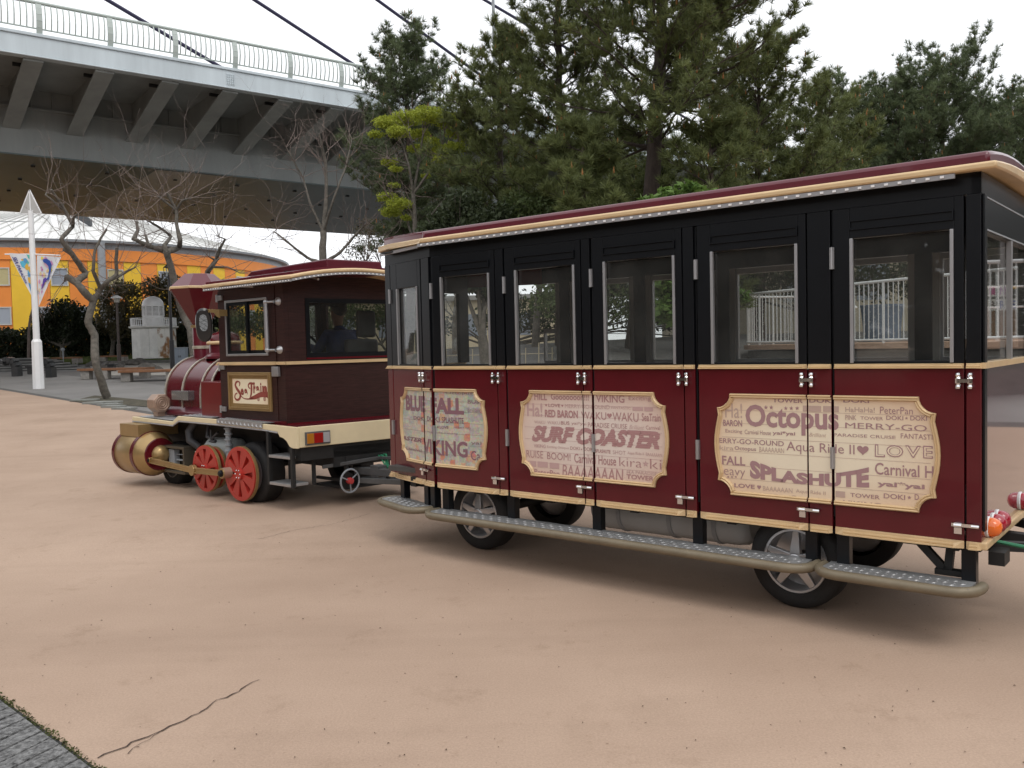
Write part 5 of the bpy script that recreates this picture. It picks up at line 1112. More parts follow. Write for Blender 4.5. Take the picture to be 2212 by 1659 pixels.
def pine(base, H, cb, width, label, lean=(0, 0), seed=1, tr=.2, m=None, dens=1.0, needle=.23, bend=0, spread_top=.35, group='pines standing behind the train', low=0.75):
    r = np.random.default_rng(seed); base = np.array(base, float)
    t = thing('pine_tree', label, 'tree', base, 0, group); n = 14; tp = []
    for i in range(n+1):
        f = i/n; tp.append(np.array([lean[0]*f+bend*math.sin(f*3)*.5+r.normal()*.03, lean[1]*f+r.normal()*.03, H*f]))
    tb_ = MB().tube(tp, [tr*(1-f)**.8+.02 for f in np.linspace(0, 1, n+1)], 9); Pt, Dt, bud = [], [], []
    lm_ = MB()
    h = cb
    while h < H-.1:
        f = (h-cb)/(H-cb); L = width*((1-f)**.65*(1-low*0)+spread_top*(1-f)**.2*f)*(low+(1-low)*min(1, f*3)); L = max(L, .35)
        i = min(n-1, int(h/H*n)); c = tp[i]+(tp[i+1]-tp[i])*(h/H*n-i)
        for b in range(r.integers(5, 8)):
            a = r.random()*2*math.pi; l = L*r.uniform(.55, 1.12); rise = .12+1.15*f+r.normal()*.14; pts = [c]; d = np.array([math.cos(a), math.sin(a), rise*.6]); k = max(3, int(l/.35)); st_ = l/k
            for q in range(k):
                d = d+r.normal(size=3)*.13; d[2] += .06; d = d/np.linalg.norm(d); pts.append(pts[-1]+d*st_)
            lm_.tube(pts, [max(.007, tr*.23*(1-f*.6)*(1-q/(k+.6))) for q in range(k+1)], 4, cap=False)
            for q in range(1, k+1):
                fr = q/k
                if fr < .12: continue
                for s_ in range(3 if q < k else 4):
                    dd = pts[q]-pts[q-1]; dd = dd/np.linalg.norm(dd); sd_ = np.cross(dd, (0, 0, 1.)); sl_ = min(.95, l*.32)*(1.2-fr*.6)*r.uniform(.5, 1.15)
                    e = dd*r.uniform(.4, .9)+sd_*r.choice([-1, 1])*r.uniform(.3, 1)+np.array([0, 0, r.uniform(.0, .55)]); e = e/np.linalg.norm(e); kk = max(2, int(sl_/.17*dens))
                    A = pts[q]; lm_.tube([A, A+e*sl_], [.008, .004], 3, cap=False)
                    for w_ in range(kk):
                        g_ = (w_+1)/kk; p = A+e*sl_*g_+r.normal(size=3)*.05; ax = e*.55+np.array([0, 0, .75])*r.uniform(.3, 1.1)+r.normal(size=3)*.25; Pt.append(p); Dt.append(ax)
                    if r.random() < .07: bud.append(A+e*sl_+np.array([0, 0, .04]))
        h += r.uniform(.28, .46)/max(.7, dens)
    for q in range(9): Pt.append(tp[-1]+np.array([r.normal()*.03, r.normal()*.03, -q*.11])); Dt.append(np.array([r.normal()*.3, r.normal()*.3, 1.]))
    tb_.build('trunk', BARKP, t, smooth=60); lm_.build('branches', BARKP, t)
    Pt, Dt = np.array(Pt), np.array(Dt); V, F = tufts(Pt, Dt, r.uniform(.75, 1.25, len(Pt)), L=needle, w=needle*.075, seed=seed)
    kind(obj('crown', npmesh('crown', V, F), m or PINE, t), 'stuff')
    bm2 = MB()
    for q in bud[:260]: bm2.lathe([(.016, 0), (.02, .04), (.004, .14)], q, n=4)
    if bud: kind(bm2.build('buds', BUD, t), 'stuff')
    return len(F)
def zat(x, y, Y): return float(at(x, y, Y)[2])
def base_at(x, Y): q = at(x, 700, Y); return np.array([q[0], q[1], float(g(q[0], q[1]))-.05])
NF = 0
b = base_at(1372, 20); NF += pine(b, 12.2, 4.6, 3.9, 'largest pine, its reddish brown trunk bare above the carriage roof', (.9, .2), 5, .22, dens=1.05, bend=.4, spread_top=.8, low=.7)
for (x, Y, H, cb, wd, lb, sd, m_, tp_) in [
 (1215, 23, 10.6, 2.2, 2.15, 'tall pine left of the thick trunked pine, top cut by the frame', 8, PINE, .5),
 (1085, 25, 8.6, 2.3, 2.3, 'mid height pine right behind the yellow green tree', 9, PINE, .4),
 (885, 31, 11.7, 4.6, 2.5, 'slender pine standing against the bridge railing, leftmost pine', 14, PINE2, .6),
 (1535, 19, 5.2, 1.2, 1.25, 'low bushy pine just right of the bare trunk', 21, PINE, .5),
 (1262, 19, 5.0, 1.2, 1.15, 'low bushy pine just left of the bare trunk', 23, PINE, .5),
 (1405, 28, 5.6, 1.4, 2.6, 'low dark pine seen behind the bare trunk', 28, PINE, .5),
 (1640, 24, 7.6, 2.0, 2.8, 'bushy pine filling the gap right of the largest pine', 24, PINE, .5),
 (1770, 27, 7.2, 2.3, 2.6, 'lower pine beside the drooping right branches of the largest pine', 22, PINE, .5),
 (1850, 34, 9.2, 2.6, 2.7, 'pine with spiky tops behind the middle of the roof', 25, PINE2, .7),
 (1935, 33, 8.4, 2.6, 2.6, 'pine between the two tallest right hand pines', 26, PINE2, .7),
 (2035, 33, 9.7, 2.8, 3.1, 'open crowned pine behind the rear end of the roof', 27, PINE2, .7),
 (2140, 35, 8.6, 2.5, 2.8, 'short pine low behind the rear roof corner', 31, PINE2, .7),
 (2260, 30, 8.2, 2.6, 2.4, 'pine cut by the right edge of the photo', 29, PINE2, .6)]:
    b = base_at(x, Y); NF += pine(b, H, cb, wd, lb, (.1, .1), sd, .15, m=m_, dens=1.1, spread_top=tp_)

# ------------------------------------------------------------------ bare trees
def tw_grow(m, p, d, l, r0, lev, r, curl=.18, up=.05, kids=3):
    k = 4; pts = [p]; dirs = []
    for i in range(k): d = d+r.normal(size=3)*curl; d[2] += up; d = d/np.linalg.norm(d); pts.append(pts[-1]+d*l/k); dirs.append(d)
    m.tube(pts, [r0*(1-.75*i/k) for i in range(k+1)], 4 if lev > 1 else 3, cap=False)
    if lev <= 0: return
    for j in range(kids):
        i = r.integers(1, k+1); dd = dirs[min(i, k-1)]+r.normal(size=3)*.55; dd = dd/np.linalg.norm(dd); tw_grow(m, pts[i], dd, l*r.uniform(.45, .75), r0*.5, lev-1, r, curl, up, kids)
def bare_tree(label, Y, limbs, seed, shoots, slen, lev=2, kids=3, group='bare trees without leaves', mk=BARK, up=.05, rs=1.0, name='bare_tree'):
    """limbs: list of (pixel polyline, start radius, end radius) in photo units at depth Y"""
    r = np.random.default_rng(seed); root = limbs[0][0][0]; B = at(root[0], root[1], Y); B[2] = float(g(B[0], B[1]))-.04
    t = thing(name, label, 'tree', B, 0, group); tm = MB(); ends = []; memo = {}
    for pl, r0, r1 in limbs:
        P = []
        for i, q in enumerate(pl):
            if q in memo: P.append(memo[q]); continue
            w = at(q[0], q[1], Y)+np.array([0, 1, 0])*(r.normal()*.25 if i else 0); w = w-B; memo[q] = w; P.append(w)
        Q = []
        for i in range(len(P)-1):
            p0, p1, p2, p3 = P[max(i-1, 0)], P[i], P[i+1], P[min(i+2, len(P)-1)]
            for s_ in (0, .25, .5, .75): Q.append(.4*.5*((2*p1)+(-p0+p2)*s_+(2*p0-5*p1+4*p2-p3)*s_*s_+(-p0+3*p1-3*p2+p3)*s_**3)+.6*(p1+(p2-p1)*s_)+r.normal(size=3)*r0*.07)
        Q.append(P[-1]); k = len(Q); tm.tube(Q, [(r0+(r1-r0)*(i/(k-1))**.8)*(1+.05*r.normal()) for i in range(k)], 8, cap=True)
        if pl is not limbs[0][0]: ends.append(Q)
    tm.build('trunk', mk, t, smooth=60); tw = MB()
    for Q in ends:
        for j in range(shoots):
            i = min(len(Q)-1, int(len(Q)*(r.random()**.45))); d = Q[-1]-Q[max(0, len(Q)-4)]; d = d/np.linalg.norm(d)*.6+r.normal(size=3)*.75; d[2] += .25; d = d/np.linalg.norm(d); tw_grow(tw, Q[i], d, slen*r.uniform(.5, 1.2), .0115*rs, lev, r, up=up, kids=kids)
    kind(tw.build('twigs', TWIG, t), 'stuff'); return t, B
Zq = lambda X, Y: (.248*X, 439+.248*Y)
def T(*L): return [Zq(*p) for p in L]
t1 = T((935, 1690), (880, 1400), (810, 1150), (765, 1030), (795, 850))
bare_tree('leaning bare tree with lichen spotted trunk in front of the benches', 24.3,
          [(t1, .115, .09), ([t1[-1]]+T((740, 760), (680, 690), (600, 640)), .11, .085), (T((680, 690), (690, 600), (650, 450), (600, 330), (595, 190), (540, 50), (500, -100)), .10, .035), (T((650, 450), (590, 410), (555, 400)), .06, .04), (T((600, 640), (480, 670)), .05, .02),
           ([t1[-1]]+T((850, 740), (950, 690), (1005, 620), (1020, 480), (1040, 390)), .085, .04), (T((850, 740), (850, 600), (870, 400), (940, 230)), .06, .03), (T((950, 690), (1060, 600), (1180, 555)), .05, .02), (T((595, 190), (680, 130), (740, 110)), .05, .02), (T((540, 50), (430, -60), (390, -110)), .04, .015)], 41, 5, 1.4, lev=2, kids=2)
t2 = T((1690, 1330), (1660, 1120), (1590, 980), (1550, 760), (1520, 600), (1500, 440))
bare_tree('bare fan shaped tree directly behind the funnel', 31,
          [(t2, .15, .115), ([t2[-1]]+T((1420, 420), (1320, 375), (1240, 330), (1190, 230), (1150, 150)), .12, .05), ([t2[-1]]+T((1480, 380), (1430, 270), (1360, 200), (1310, 160)), .08, .035), ([t2[-1]]+T((1540, 380), (1595, 330), (1545, 190), (1530, 60), (1480, -80)), .11, .045), (T((1530, 60), (1600, -20), (1640, -60)), .05, .02), (T((1320, 375), (1290, 290)), .06, .04), (T((1530, 60), (1420, -40), (1380, -60)), .05, .03)], 43, 10, 2.6, lev=2, kids=2, up=.07)
t4 = T((1800, 900), (1790, 700), (1805, 600))
bare_tree('small bare tree between the funnel and the cab roof', 36,
          [(t4, .14, .11), ([t4[-1]]+T((1840, 490), (1900, 390), (1955, 310)), .11, .04), (T((1840, 490), (1800, 455)), .05, .02), ([t4[-1]]+T((1860, 560), (1920, 490)), .07, .03), (T((1860, 560), (1960, 550), (2060, 600)), .05, .02), (T((1955, 310), (1900, 290)), .03, .02)], 44, 6, 2.1, lev=2, kids=2)
t3 = [(700, 770), (702, 640), (700, 570), (698, 500)]
bare_tree('fine twigged bare tree behind the cab roof', 29,
          [(t3, .15, .11), ([t3[-1]]+[(705, 430), (700, 350), (690, 290)], .09, .03), ([(700, 570)]+[(660, 555), (620, 520), (590, 500)], .07, .02), ([(700, 570)]+[(735, 545), (770, 500), (790, 480)], .07, .02), ([t3[-1]]+[(670, 440), (650, 380), (620, 320)], .05, .02), ([t3[-1]]+[(730, 430), (750, 360), (760, 300)], .05, .02), ([(702, 640)]+[(745, 600), (800, 560)], .05, .02)], 45, 15, 1.5, lev=3, kids=2)
t5 = [(62, 790), (66, 700), (72, 640)]
bare_tree('thin bare tree against the orange hall at far left', 50, [(t5, .09, .06), ([t5[-1]]+[(60, 590), (50, 560)], .05, .02), ([t5[-1]]+[(95, 600), (110, 570)], .05, .02)], 46, 8, 2.6, lev=2, kids=2, mk=TWIG)

# ------------------------------------------------------------------ broadleaf trees, shrubs, hedge
def blob_points(centres, n):
    P = []; tot = sum(c[3]**2 for c in centres)
    for (x, y, z, r, *sq) in centres:
        k = int(n*r*r/tot); d = rng.normal(size=(k, 3)); d /= np.linalg.norm(d, axis=1, keepdims=True); rad = r*(rng.random(k)**.45)*(1+.22*np.sin(d[:, 0]*7+x)*np.cos(d[:, 1]*6+y)); s_ = sq[0] if sq else .8
        P.append(np.array([x, y, z])+d*rad[:, None]*np.array([1, 1, s_]))
    return np.concatenate(P)
def broadleaf(name, label, cat, base, centres, n, size, m, trunk=None, group=None, tm=BARK, up=.35):
    base = np.array(base, float); t = thing(name, label, cat, base, 0, group); P = blob_points(centres, n); V, F = leaves(P, size, up)
    kind(obj('crown', npmesh('crown', V, F), m, t), 'stuff')
    mb = MB(); r = np.random.default_rng(len(label))
    tr = trunk or (.08, .03); top = np.mean([c[:3] for c in centres], axis=0)
    fork = np.array([top[0]*.25, top[1]*.25, max(.1, min(c[2] for c in centres)*.55)]); mb.tube([(0, 0, -.1), tuple(fork*.5+r.normal(size=3)*.03), tuple(fork)], [tr[0]*1.2, tr[0], tr[0]*.85], 8)
    for c in centres:
        c3_ = np.array(c[:3]); mid = (fork+c3_)/2+r.normal(size=3)*.12*c[3]; mb.tube([fork, mid, c3_], [tr[0]*.7, tr[0]*.4, tr[1]], 5)
        for k in range(5): e = c3_+r.normal(size=3)*c[3]*.55; mb.tube([mid+(c3_-mid)*r.random(), e], [tr[1], .008], 3, cap=False)
    mb.build('trunk', tm, t, smooth=60); return t
LIME = leafmat('young_lime_leaves', (.43, .47, .06), (.22, .27, .03), 3); DKG = leafmat('dark_glossy_leaves', (.07, .09, .040), (.025, .036, .017), 3); MIDG = leafmat('mid_green_leaves', (.12, .155, .05), (.045, .07, .025), 3); FRESH = leafmat('fresh_green_leaves', (.20, .31, .07), (.06, .12, .03), 4)
BRN = leafmat('brownish_shrub_leaves', (.17, .14, .075), (.07, .07, .036), 2.5); HEDG = leafmat('hedge_leaves', (.034, .045, .020), (.012, .018, .009), 4); YBR = leafmat('yellow_leaves', (.42, .26, .025), (.20, .13, .02), 4)
def cpx(base, Y, L): # pixel circles (x, y, r_px, dY) -> centres relative to the base
    out = []
    for (x, y, r, dy) in L: q = at(x, y, Y+dy)-base; out.append((q[0], q[1], q[2], r*(Y+dy)/FPX))
    return out
Yl = 26; bl = base_at(905, Yl)
lime_px = [(835, 265, 26, 0), (880, 255, 30, .3), (925, 248, 34, -.3), (965, 258, 30, .2), (990, 285, 26, .5), (860, 285, 24, -.4), (905, 290, 22, .4), (985, 320, 24, -.2), (955, 325, 26, .3), (930, 305, 18, 0), (840, 350, 16, .1), (855, 365, 13, -.2), (835, 425, 20, .2), (862, 440, 24, -.3), (845, 458, 22, .3), (880, 470, 13, 0), (1000, 350, 14, 0)]
L0 = [(905, 760), (903, 640), (900, 540)]; L1 = [(900, 540), (897, 480), (893, 420)]
lt, lB = bare_tree('tree with bright yellow green young leaves in flat clumps, beside the bridge', Yl, [(L0, .11, .085), (L1, .075, .06), ([(900, 540), (875, 470), (855, 440), (838, 425)], .045, .012), ([(893, 420), (885, 360), (868, 310), (850, 275)], .045, .012), ([(893, 420), (905, 350), (915, 300), (925, 255)], .045, .012), ([(893, 420), (930, 370), (955, 320), (980, 285)], .045, .012), ([(900, 540), (925, 470), (970, 420), (1005, 355)], .05, .012), ([(885, 360), (855, 350), (838, 345)], .025, .01), ([(930, 370), (965, 340), (990, 320)], .025, .01), ([(897, 480), (860, 400), (835, 350)], .03, .01), ([(905, 350), (890, 300), (882, 265)], .025, .01), ([(955, 320), (960, 285), (965, 262)], .02, .008)], 51, 9, .75, lev=2, kids=2, group=None, name='lime_tree')
lc = cpx(lB, Yl, lime_px+[(812, 290, 16, 0), (1010, 300, 16, .2), (950, 345, 16, 0), (975, 380, 12, .3), (895, 320, 16, .2), (850, 400, 12, 0), (920, 380, 10, .2)]); P = blob_points([(*c[:3], c[3]*1.2, .42) for c in lc], 17000); V, F = leaves(P, .08, .6); kind(obj('crown', npmesh('crown', V, F), LIME, lt), 'stuff')
bd = base_at(985, 21.5)
broadleaf('evergreen_tree', 'dark glossy evergreen tree just above the front end of the carriage roof', 'tree', bd, cpx(bd, 21.5, [(1000, 440, 48, 0), (965, 485, 50, .2), (1030, 490, 55, -.2), (930, 505, 35, .3), (1075, 470, 40, .3), (1010, 540, 60, .2)]), 6500, .13, DKG, (.10, .02))
bd = base_at(1155, 22)
broadleaf('evergreen_tree', 'olive evergreen shrub tree low behind the carriage roof, left of the big trunk', 'tree', bd, cpx(bd, 22, [(1120, 450, 50, 0), (1180, 470, 55, .3), (1240, 470, 50, .2), (1290, 450, 45, .4), (1150, 520, 60, .2)]), 6000, .11, MIDG, (.09, .02))
bd = base_at(1470, 15.5)
broadleaf('shrub', 'fresh green large leaved shrub peeking over the carriage roof', 'shrub', bd, cpx(bd, 15.5, [(1440, 428, 26, 0), (1490, 418, 32, .1), (1400, 440, 20, 0), (1535, 425, 18, .2), (1440, 610, 40, .1), (1450, 670, 40, .0), (1600, 640, 18, .1), (1470, 520, 50, .3)]), 2600, .19, FRESH, (.05, .015), up=.7)
bd = base_at(835, 33)
broadleaf('shrub_tree', 'olive twiggy tree under the bridge beside the lime coloured tree', 'tree', bd, cpx(bd, 33, [(800, 500, 40, 0), (840, 520, 45, .5), (780, 545, 40, 0), (880, 520, 40, .4), (850, 430, 40, 1), (940, 420, 60, 1.5)]), 4200, .10, BRN, (.07, .012))
bd = base_at(1042, 17)
broadleaf('small_tree', 'small dark leaved tree seen through the first window of the carriage', 'tree', bd, cpx(bd, 17, [(1030, 600, 40, 0), (1065, 620, 40, .2), (1000, 615, 28, .1), (1045, 570, 36, .2)]), 2400, .13, DKG, (.11, .02))
bd = base_at(1300, 18.5)
broadleaf('shrub', 'dull green bushy shrub seen through the middle windows', 'shrub', bd, cpx(bd, 18.5, [(1180, 650, 45, 0), (1230, 680, 45, .2), (1320, 660, 60, .1), (1390, 640, 60, .2), (1330, 590, 60, .4), (1200, 600, 45, .4)]), 4200, .10, MIDG, (.05, .015))
bd = base_at(1720, 24)
broadleaf('shrub', 'dense dark shrub behind the white terrace railing', 'shrub', bd, cpx(bd, 24, [(1640, 600, 60, 0), (1720, 600, 65, .3), (1810, 590, 70, .2), (1900, 600, 70, .4), (1990, 590, 70, .3), (1560, 620, 60, .2), (1750, 520, 70, .5), (1900, 510, 70, .5), (1620, 540, 60, .4)]), 9500, .13, DKG, (.07, .02))
bd = base_at(1010, 30)
broadleaf('shrub', 'dark shrub mass behind the small dark leaved tree', 'shrub', bd, cpx(bd, 30, [(900, 690, 42, 0), (950, 700, 36, .2), (1060, 690, 46, .1), (1120, 680, 50, .2), (1180, 690, 50, .4), (1240, 690, 46, .3), (1380, 690, 46, .3), (1430, 680, 50, .2), (1490, 685, 50, .1), (1550, 690, 46, .3), (1460, 640, 40, .3), (930, 640, 30, .4), (1090, 640, 40, .4)]), 6000, .15, DKG, (.06, .02))
bd = base_at(860, 36)
broadleaf('shrub', 'dark green shrub seen through the cab rear window', 'shrub', bd, cpx(bd, 36, [(700, 690, 45, 0), (760, 680, 45, .2), (830, 680, 45, .3), (880, 690, 50, .1), (900, 650, 40, .4), (650, 700, 40, 0), (560, 700, 40, 0), (510, 705, 40, .2), (600, 690, 40, .3)]), 7000, .16, MIDG, (.06, .02))
bd = base_at(132, 57)
broadleaf('evergreen_tree', 'dense dark evergreen tree in front of the orange hall behind the pennants', 'tree', bd, cpx(bd, 57, [(100, 690, 30, 0), (135, 670, 34, .3), (165, 680, 30, -.2), (120, 710, 36, .2), (155, 715, 36, 0), (185, 705, 24, .3), (85, 725, 22, 0)]), 7000, .22, HEDG, (.16, .04), group='evergreens in front of the hall')
bd = base_at(238, 59)
broadleaf('evergreen_tree', 'brownish green tree left of the white lighthouse', 'tree', bd, cpx(bd, 59, [(225, 640, 26, 0), (255, 625, 30, .3), (285, 630, 28, -.2), (240, 670, 32, .2), (275, 670, 32, 0), (215, 700, 32, .3), (260, 710, 34, 0), (295, 690, 26, 0)]), 5200, .22, BRN, (.16, .04), group='evergreens in front of the hall')
bd = base_at(345, 60)
broadleaf('evergreen_tree', 'olive brown tree rising behind the white lighthouse', 'tree', bd, cpx(bd, 60, [(330, 620, 28, 0), (365, 610, 28, .3), (350, 640, 34, -.2), (385, 640, 30, .2), (320, 660, 30, 0), (400, 670, 34, .3), (370, 690, 36, 0), (310, 700, 26, 0)]), 5200, .22, BRN, (.16, .04), group='evergreens in front of the hall')
bd = base_at(475, 58)
broadleaf('evergreen_tree', 'dark tree behind the funnel and cab roof', 'tree', bd, cpx(bd, 58, [(430, 650, 34, 0), (470, 630, 30, .3), (510, 640, 34, -.2), (450, 690, 36, .2), (500, 690, 36, 0)]), 4800, .22, HEDG, (.16, .04), group='evergreens in front of the hall')
bd = base_at(300, 61.5)
broadleaf('shrub', 'sparse shrub with yellow autumn leaves between the evergreens', 'shrub', bd, cpx(bd, 61.5, [(205, 735, 22, 0), (225, 745, 20, 0), (300, 700, 18, 0), (345, 660, 16, 0), (195, 715, 14, 0)]), 900, .22, YBR, (.05, .02))
hd0, hd1 = at(-120, 745, 60), at(470, 745, 60)
hP = []
for i in range(24000):
    f = rng.random(); q = hd0+(hd1-hd0)*f; q = q+np.array([0, rng.uniform(-1.0, 1.0), 0]); z0 = float(g(q[0], q[1])); hP.append((q[0], q[1], z0+rng.random()*(2.05+.15*math.sin(f*40)+.1*rng.normal())))
hP = np.array(hP); hb0 = hd0*.5+hd1*.5; hb0[2] = float(g(hb0[0], hb0[1])); V, F = leaves(hP-hb0, .27); 
hedge = thing('hedge', 'long dark clipped hedge along the foot of the orange hall', 'hedge', hb0); kind(obj('foliage', npmesh('foliage', V, F), HEDG, hedge), 'stuff')
st_ = MB()
for i in range(60): q = hd0+(hd1-hd0)*i/59-hb0; st_.cyl((q[0], q[1], -.2), (q[0]+rnd.gauss(0, .2), q[1], 1.3), .04, n=4)
st_.build('stems', TWIG, hedge)
# ------------------------------------------------------------------ lawn, gravel, steps
def sheet(name, pts, m, dz, k='structure', n=24):
    P = [np.array(q) for q in pts]; vs, fs = [], []
    for i in range(n+1):
        a = P[0]+(P[1]-P[0])*i/n; b = P[3]+(P[2]-P[3])*i/n
        for j in range(n+1): q = a+(b-a)*j/n; vs.append((q[0], q[1], float(g(q[0], q[1]))+dz))
    fs = [(i*(n+1)+j, (i+1)*(n+1)+j, (i+1)*(n+1)+j+1, i*(n+1)+j+1) for i in range(n) for j in range(n)]
    o = MB().add(vs, fs).build(name, m, smooth=60); kind(o, k); return o
GRASS = mat('lawn_green', (.085, .105, .035), .9, var=.45, vscale=1.2, bump=.6, bscale=30)
def xy(x, Y): q = at(x, 760, Y); return q[:2]
sheet('lawn', [xy(70, 47.5), xy(640, 47.5), xy(640, 62), xy(60, 62)], GRASS, .03)
gv, gf = [], []
for i in range(14000):
    x = rnd.uniform(75, 420); Y = rnd.uniform(47.6, 60); q = at(x, 760, Y); z = float(g(q[0], q[1]))+.03; a = rnd.random()*6.28; o = len(gv); w, h = .03, rnd.uniform(.05, .12)
    gv += [(q[0]-w*math.cos(a), q[1]-w*math.sin(a), z), (q[0]+w*math.cos(a), q[1]+w*math.sin(a), z), (q[0]+rnd.gauss(0, .03), q[1]+rnd.gauss(0, .03), z+h)]; gf.append((o, o+1, o+2))
kind(tag(MB().add(gv, gf).build('grass', leafmat('grass_blades', (.12, .15, .04), (.07, .09, .03), 1.5)), 'short green grass on the lawn before the hedge', 'grass'), 'stuff')
sheet('gravel_bed', [xy(205, 36.2), xy(640, 33.5), xy(640, 47.2), xy(190, 47.2)], mat('pale_gravel', (.40, .375, .34), .95, var=.4, vscale=14, bump=1, bscale=20), .02)
stp = thing('stone_steps', 'wide grey stone steps with rounded right end at the foot of the hedge', 'steps', (*xy(60, 43), float(g(*xy(60, 43)))))
SB = np.array(stp.location)
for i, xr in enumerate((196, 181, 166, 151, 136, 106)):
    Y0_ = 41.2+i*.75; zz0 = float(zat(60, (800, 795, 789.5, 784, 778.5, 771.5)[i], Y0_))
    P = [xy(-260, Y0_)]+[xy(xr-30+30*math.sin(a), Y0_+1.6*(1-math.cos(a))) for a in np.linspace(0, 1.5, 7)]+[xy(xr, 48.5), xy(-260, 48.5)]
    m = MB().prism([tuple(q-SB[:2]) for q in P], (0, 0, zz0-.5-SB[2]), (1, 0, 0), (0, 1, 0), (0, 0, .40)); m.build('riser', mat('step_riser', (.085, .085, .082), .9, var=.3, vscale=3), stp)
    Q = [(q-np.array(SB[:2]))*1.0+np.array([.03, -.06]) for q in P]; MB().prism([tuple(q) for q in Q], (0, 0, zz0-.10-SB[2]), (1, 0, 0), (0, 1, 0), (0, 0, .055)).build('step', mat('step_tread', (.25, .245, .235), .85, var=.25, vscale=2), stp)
edge = MB()
q0_, q1_ = at(205, 778, 47.4), at(420, 778, 47.4)
o = MB().bar((0, 0, .06), tuple(np.array([q1_[0]-q0_[0], q1_[1]-q0_[1], float(g(*q1_[:2])-g(*q0_[:2]))+.06])), .35, .22).build('garden_kerb', mat('kerb_stone', (.13, .125, .115), .9, var=.3)); o.location = (q0_[0], q0_[1], float(g(*q0_[:2]))); tag(o, 'low dark stone edging between gravel bed and lawn', 'kerb')
# rocks
def rock(px, py, r, label, Y=None, seed=0):
    P = ongr(px, py) if Y is None else np.array([*xy(px, Y), float(g(*xy(px, Y)))]); bm = bmesh.new(); bmesh.ops.create_icosphere(bm, subdivisions=3, radius=1); rr = np.random.default_rng(seed); pl = rr.normal(size=(9, 3)); pl /= np.linalg.norm(pl, axis=1, keepdims=True); dd = rr.uniform(.55, .95, 9)
    for v in bm.verts:
        c = np.array(v.co)
        for n_, d_ in zip(pl, dd):
            k = c @ n_
            if k > d_: c = c-n_*(k-d_)
        v.co = Vector((c[0]*r*1.35, c[1]*r, c[2]*r*.72+r*.25))
    me = bpy.data.meshes.new('rock'); bm.to_mesh(me); bm.free(); o = obj('rock', me, mat('rock_grey', (.115, .105, .095), .9, var=.5, vscale=4, bump=.6, bscale=9), smooth=25); o.location = P; o.rotation_euler = (0, 0, rr.random()*6); tag(o, label, 'rock', 'rocks in the gravel bed')
for i, (x, Y, r, lb) in enumerate([(207, 45.2, .55, 'flat grey rock behind the leaning tree trunk'), (232, 43.8, .5, 'dark rock beside the black box near the wooden bench'), (226, 42, .3, 'small rock left of the broad brown rock'), (252, 43, .55, 'broad brown rock in front of the brown lamp post'), (248, 41.4, .3, 'low pointed rock in front of the broad brown rock'), (275, 45.5, .5, 'pale rock left of the lighthouse door'), (290, 45.2, .45, 'dark round rock in front of the lighthouse corner'), (300, 46.2, .5, 'pale low rock under the lighthouse door seam'), (312, 38.2, .62, 'large dark rock behind the nearer wooden bench'), (330, 37.8, .5, 'dark flat rock beside the boiler front')]): rock(x, 0, r*.72, lb, Y, 60+i)
# ------------------------------------------------------------------ lighthouse
LHY = 52.5; lb_ = at(335, 775, LHY); LZ = lb_[2]; sc = LHY/FPX
lh = thing('lighthouse', 'small white lighthouse shaped hut with rust stained panels and domed top', 'lighthouse', (lb_[0], lb_[1], LZ))
WR = mat('white_rusty_panel', (.8, .78, .72), .6); N_, L__, b__ = nodes(WR)
tc = N_.new('ShaderNodeTexCoord'); n1 = N_.new('ShaderNodeTexNoise'); n1.inputs['Scale'].default_value = 1.7; n1.inputs['Detail'].default_value = 7; cr = N_.new('ShaderNodeValToRGB'); cr.color_ramp.elements[0].position = .50; cr.color_ramp.elements[1].position = .60; cr.color_ramp.elements[0].color = (.82, .80, .75, 1); cr.color_ramp.elements[1].color = (.34, .17, .07, 1)
L__.new(tc.outputs['Object'], n1.inputs['Vector']); L__.new(n1.outputs[0], cr.inputs[0]); L__.new(cr.outputs[0], b__.inputs['Base Color'])
WC = mat('white_panel', (.84, .83, .80), .6, var=.16, vscale=2.5)
RB = 45*sc; hB = 65*sc; n8 = 8; ph = R_(-90+8)
for i in range(n8):
    a0, a1 = ph-R_(22.5)+i*R_(45), ph+R_(22.5)+i*R_(45); p, q = np.array([math.cos(a0), math.sin(a0)])*RB, np.array([math.cos(a1), math.sin(a1)])*RB; d = (q-p); nn = np.array([math.cos((a0+a1)/2), math.sin((a0+a1)/2)])
    for s_ in (0, 1):
        A, B = p+d*(s_*.5+.008), p+d*(s_*.5+.492); m = MB().add([(*A, .03), (*B, .03), (*B, hB), (*A, hB), (*(A-nn*.05), .03), (*(B-nn*.05), .03), (*(B-nn*.05), hB), (*(A-nn*.05), hB)], [(0, 1, 2, 3), (0, 4, 5, 1), (1, 5, 6, 2), (2, 6, 7, 3), (3, 7, 4, 0)]); m.build('wall_panel', WR if i in (1, 2) else WC, lh)
MB().lathe([(RB*.95, 0), (RB*.95, hB)], (0, 0, 0), n=8, ph=ph-R_(22.5)).build('core', mat('core_dark', (.09, .09, .085), .9), lh)
MB().lathe([(RB*1.0, hB), (RB*1.10, hB+.04), (RB*1.12, hB+.13), (0, hB+.14)], (0, 0, 0), n=32).build('gallery', WC, lh, smooth=30)
zg = hB+.13; gr_ = lh
for z in (zg+.06, zg+17*sc): MB().tube([(RB*1.02*math.cos(t), RB*1.02*math.sin(t), z) for t in np.linspace(0, 2*math.pi, 41)], .022, 5, cap=False).build('gallery_rail', WHITE, lh)
bal = None
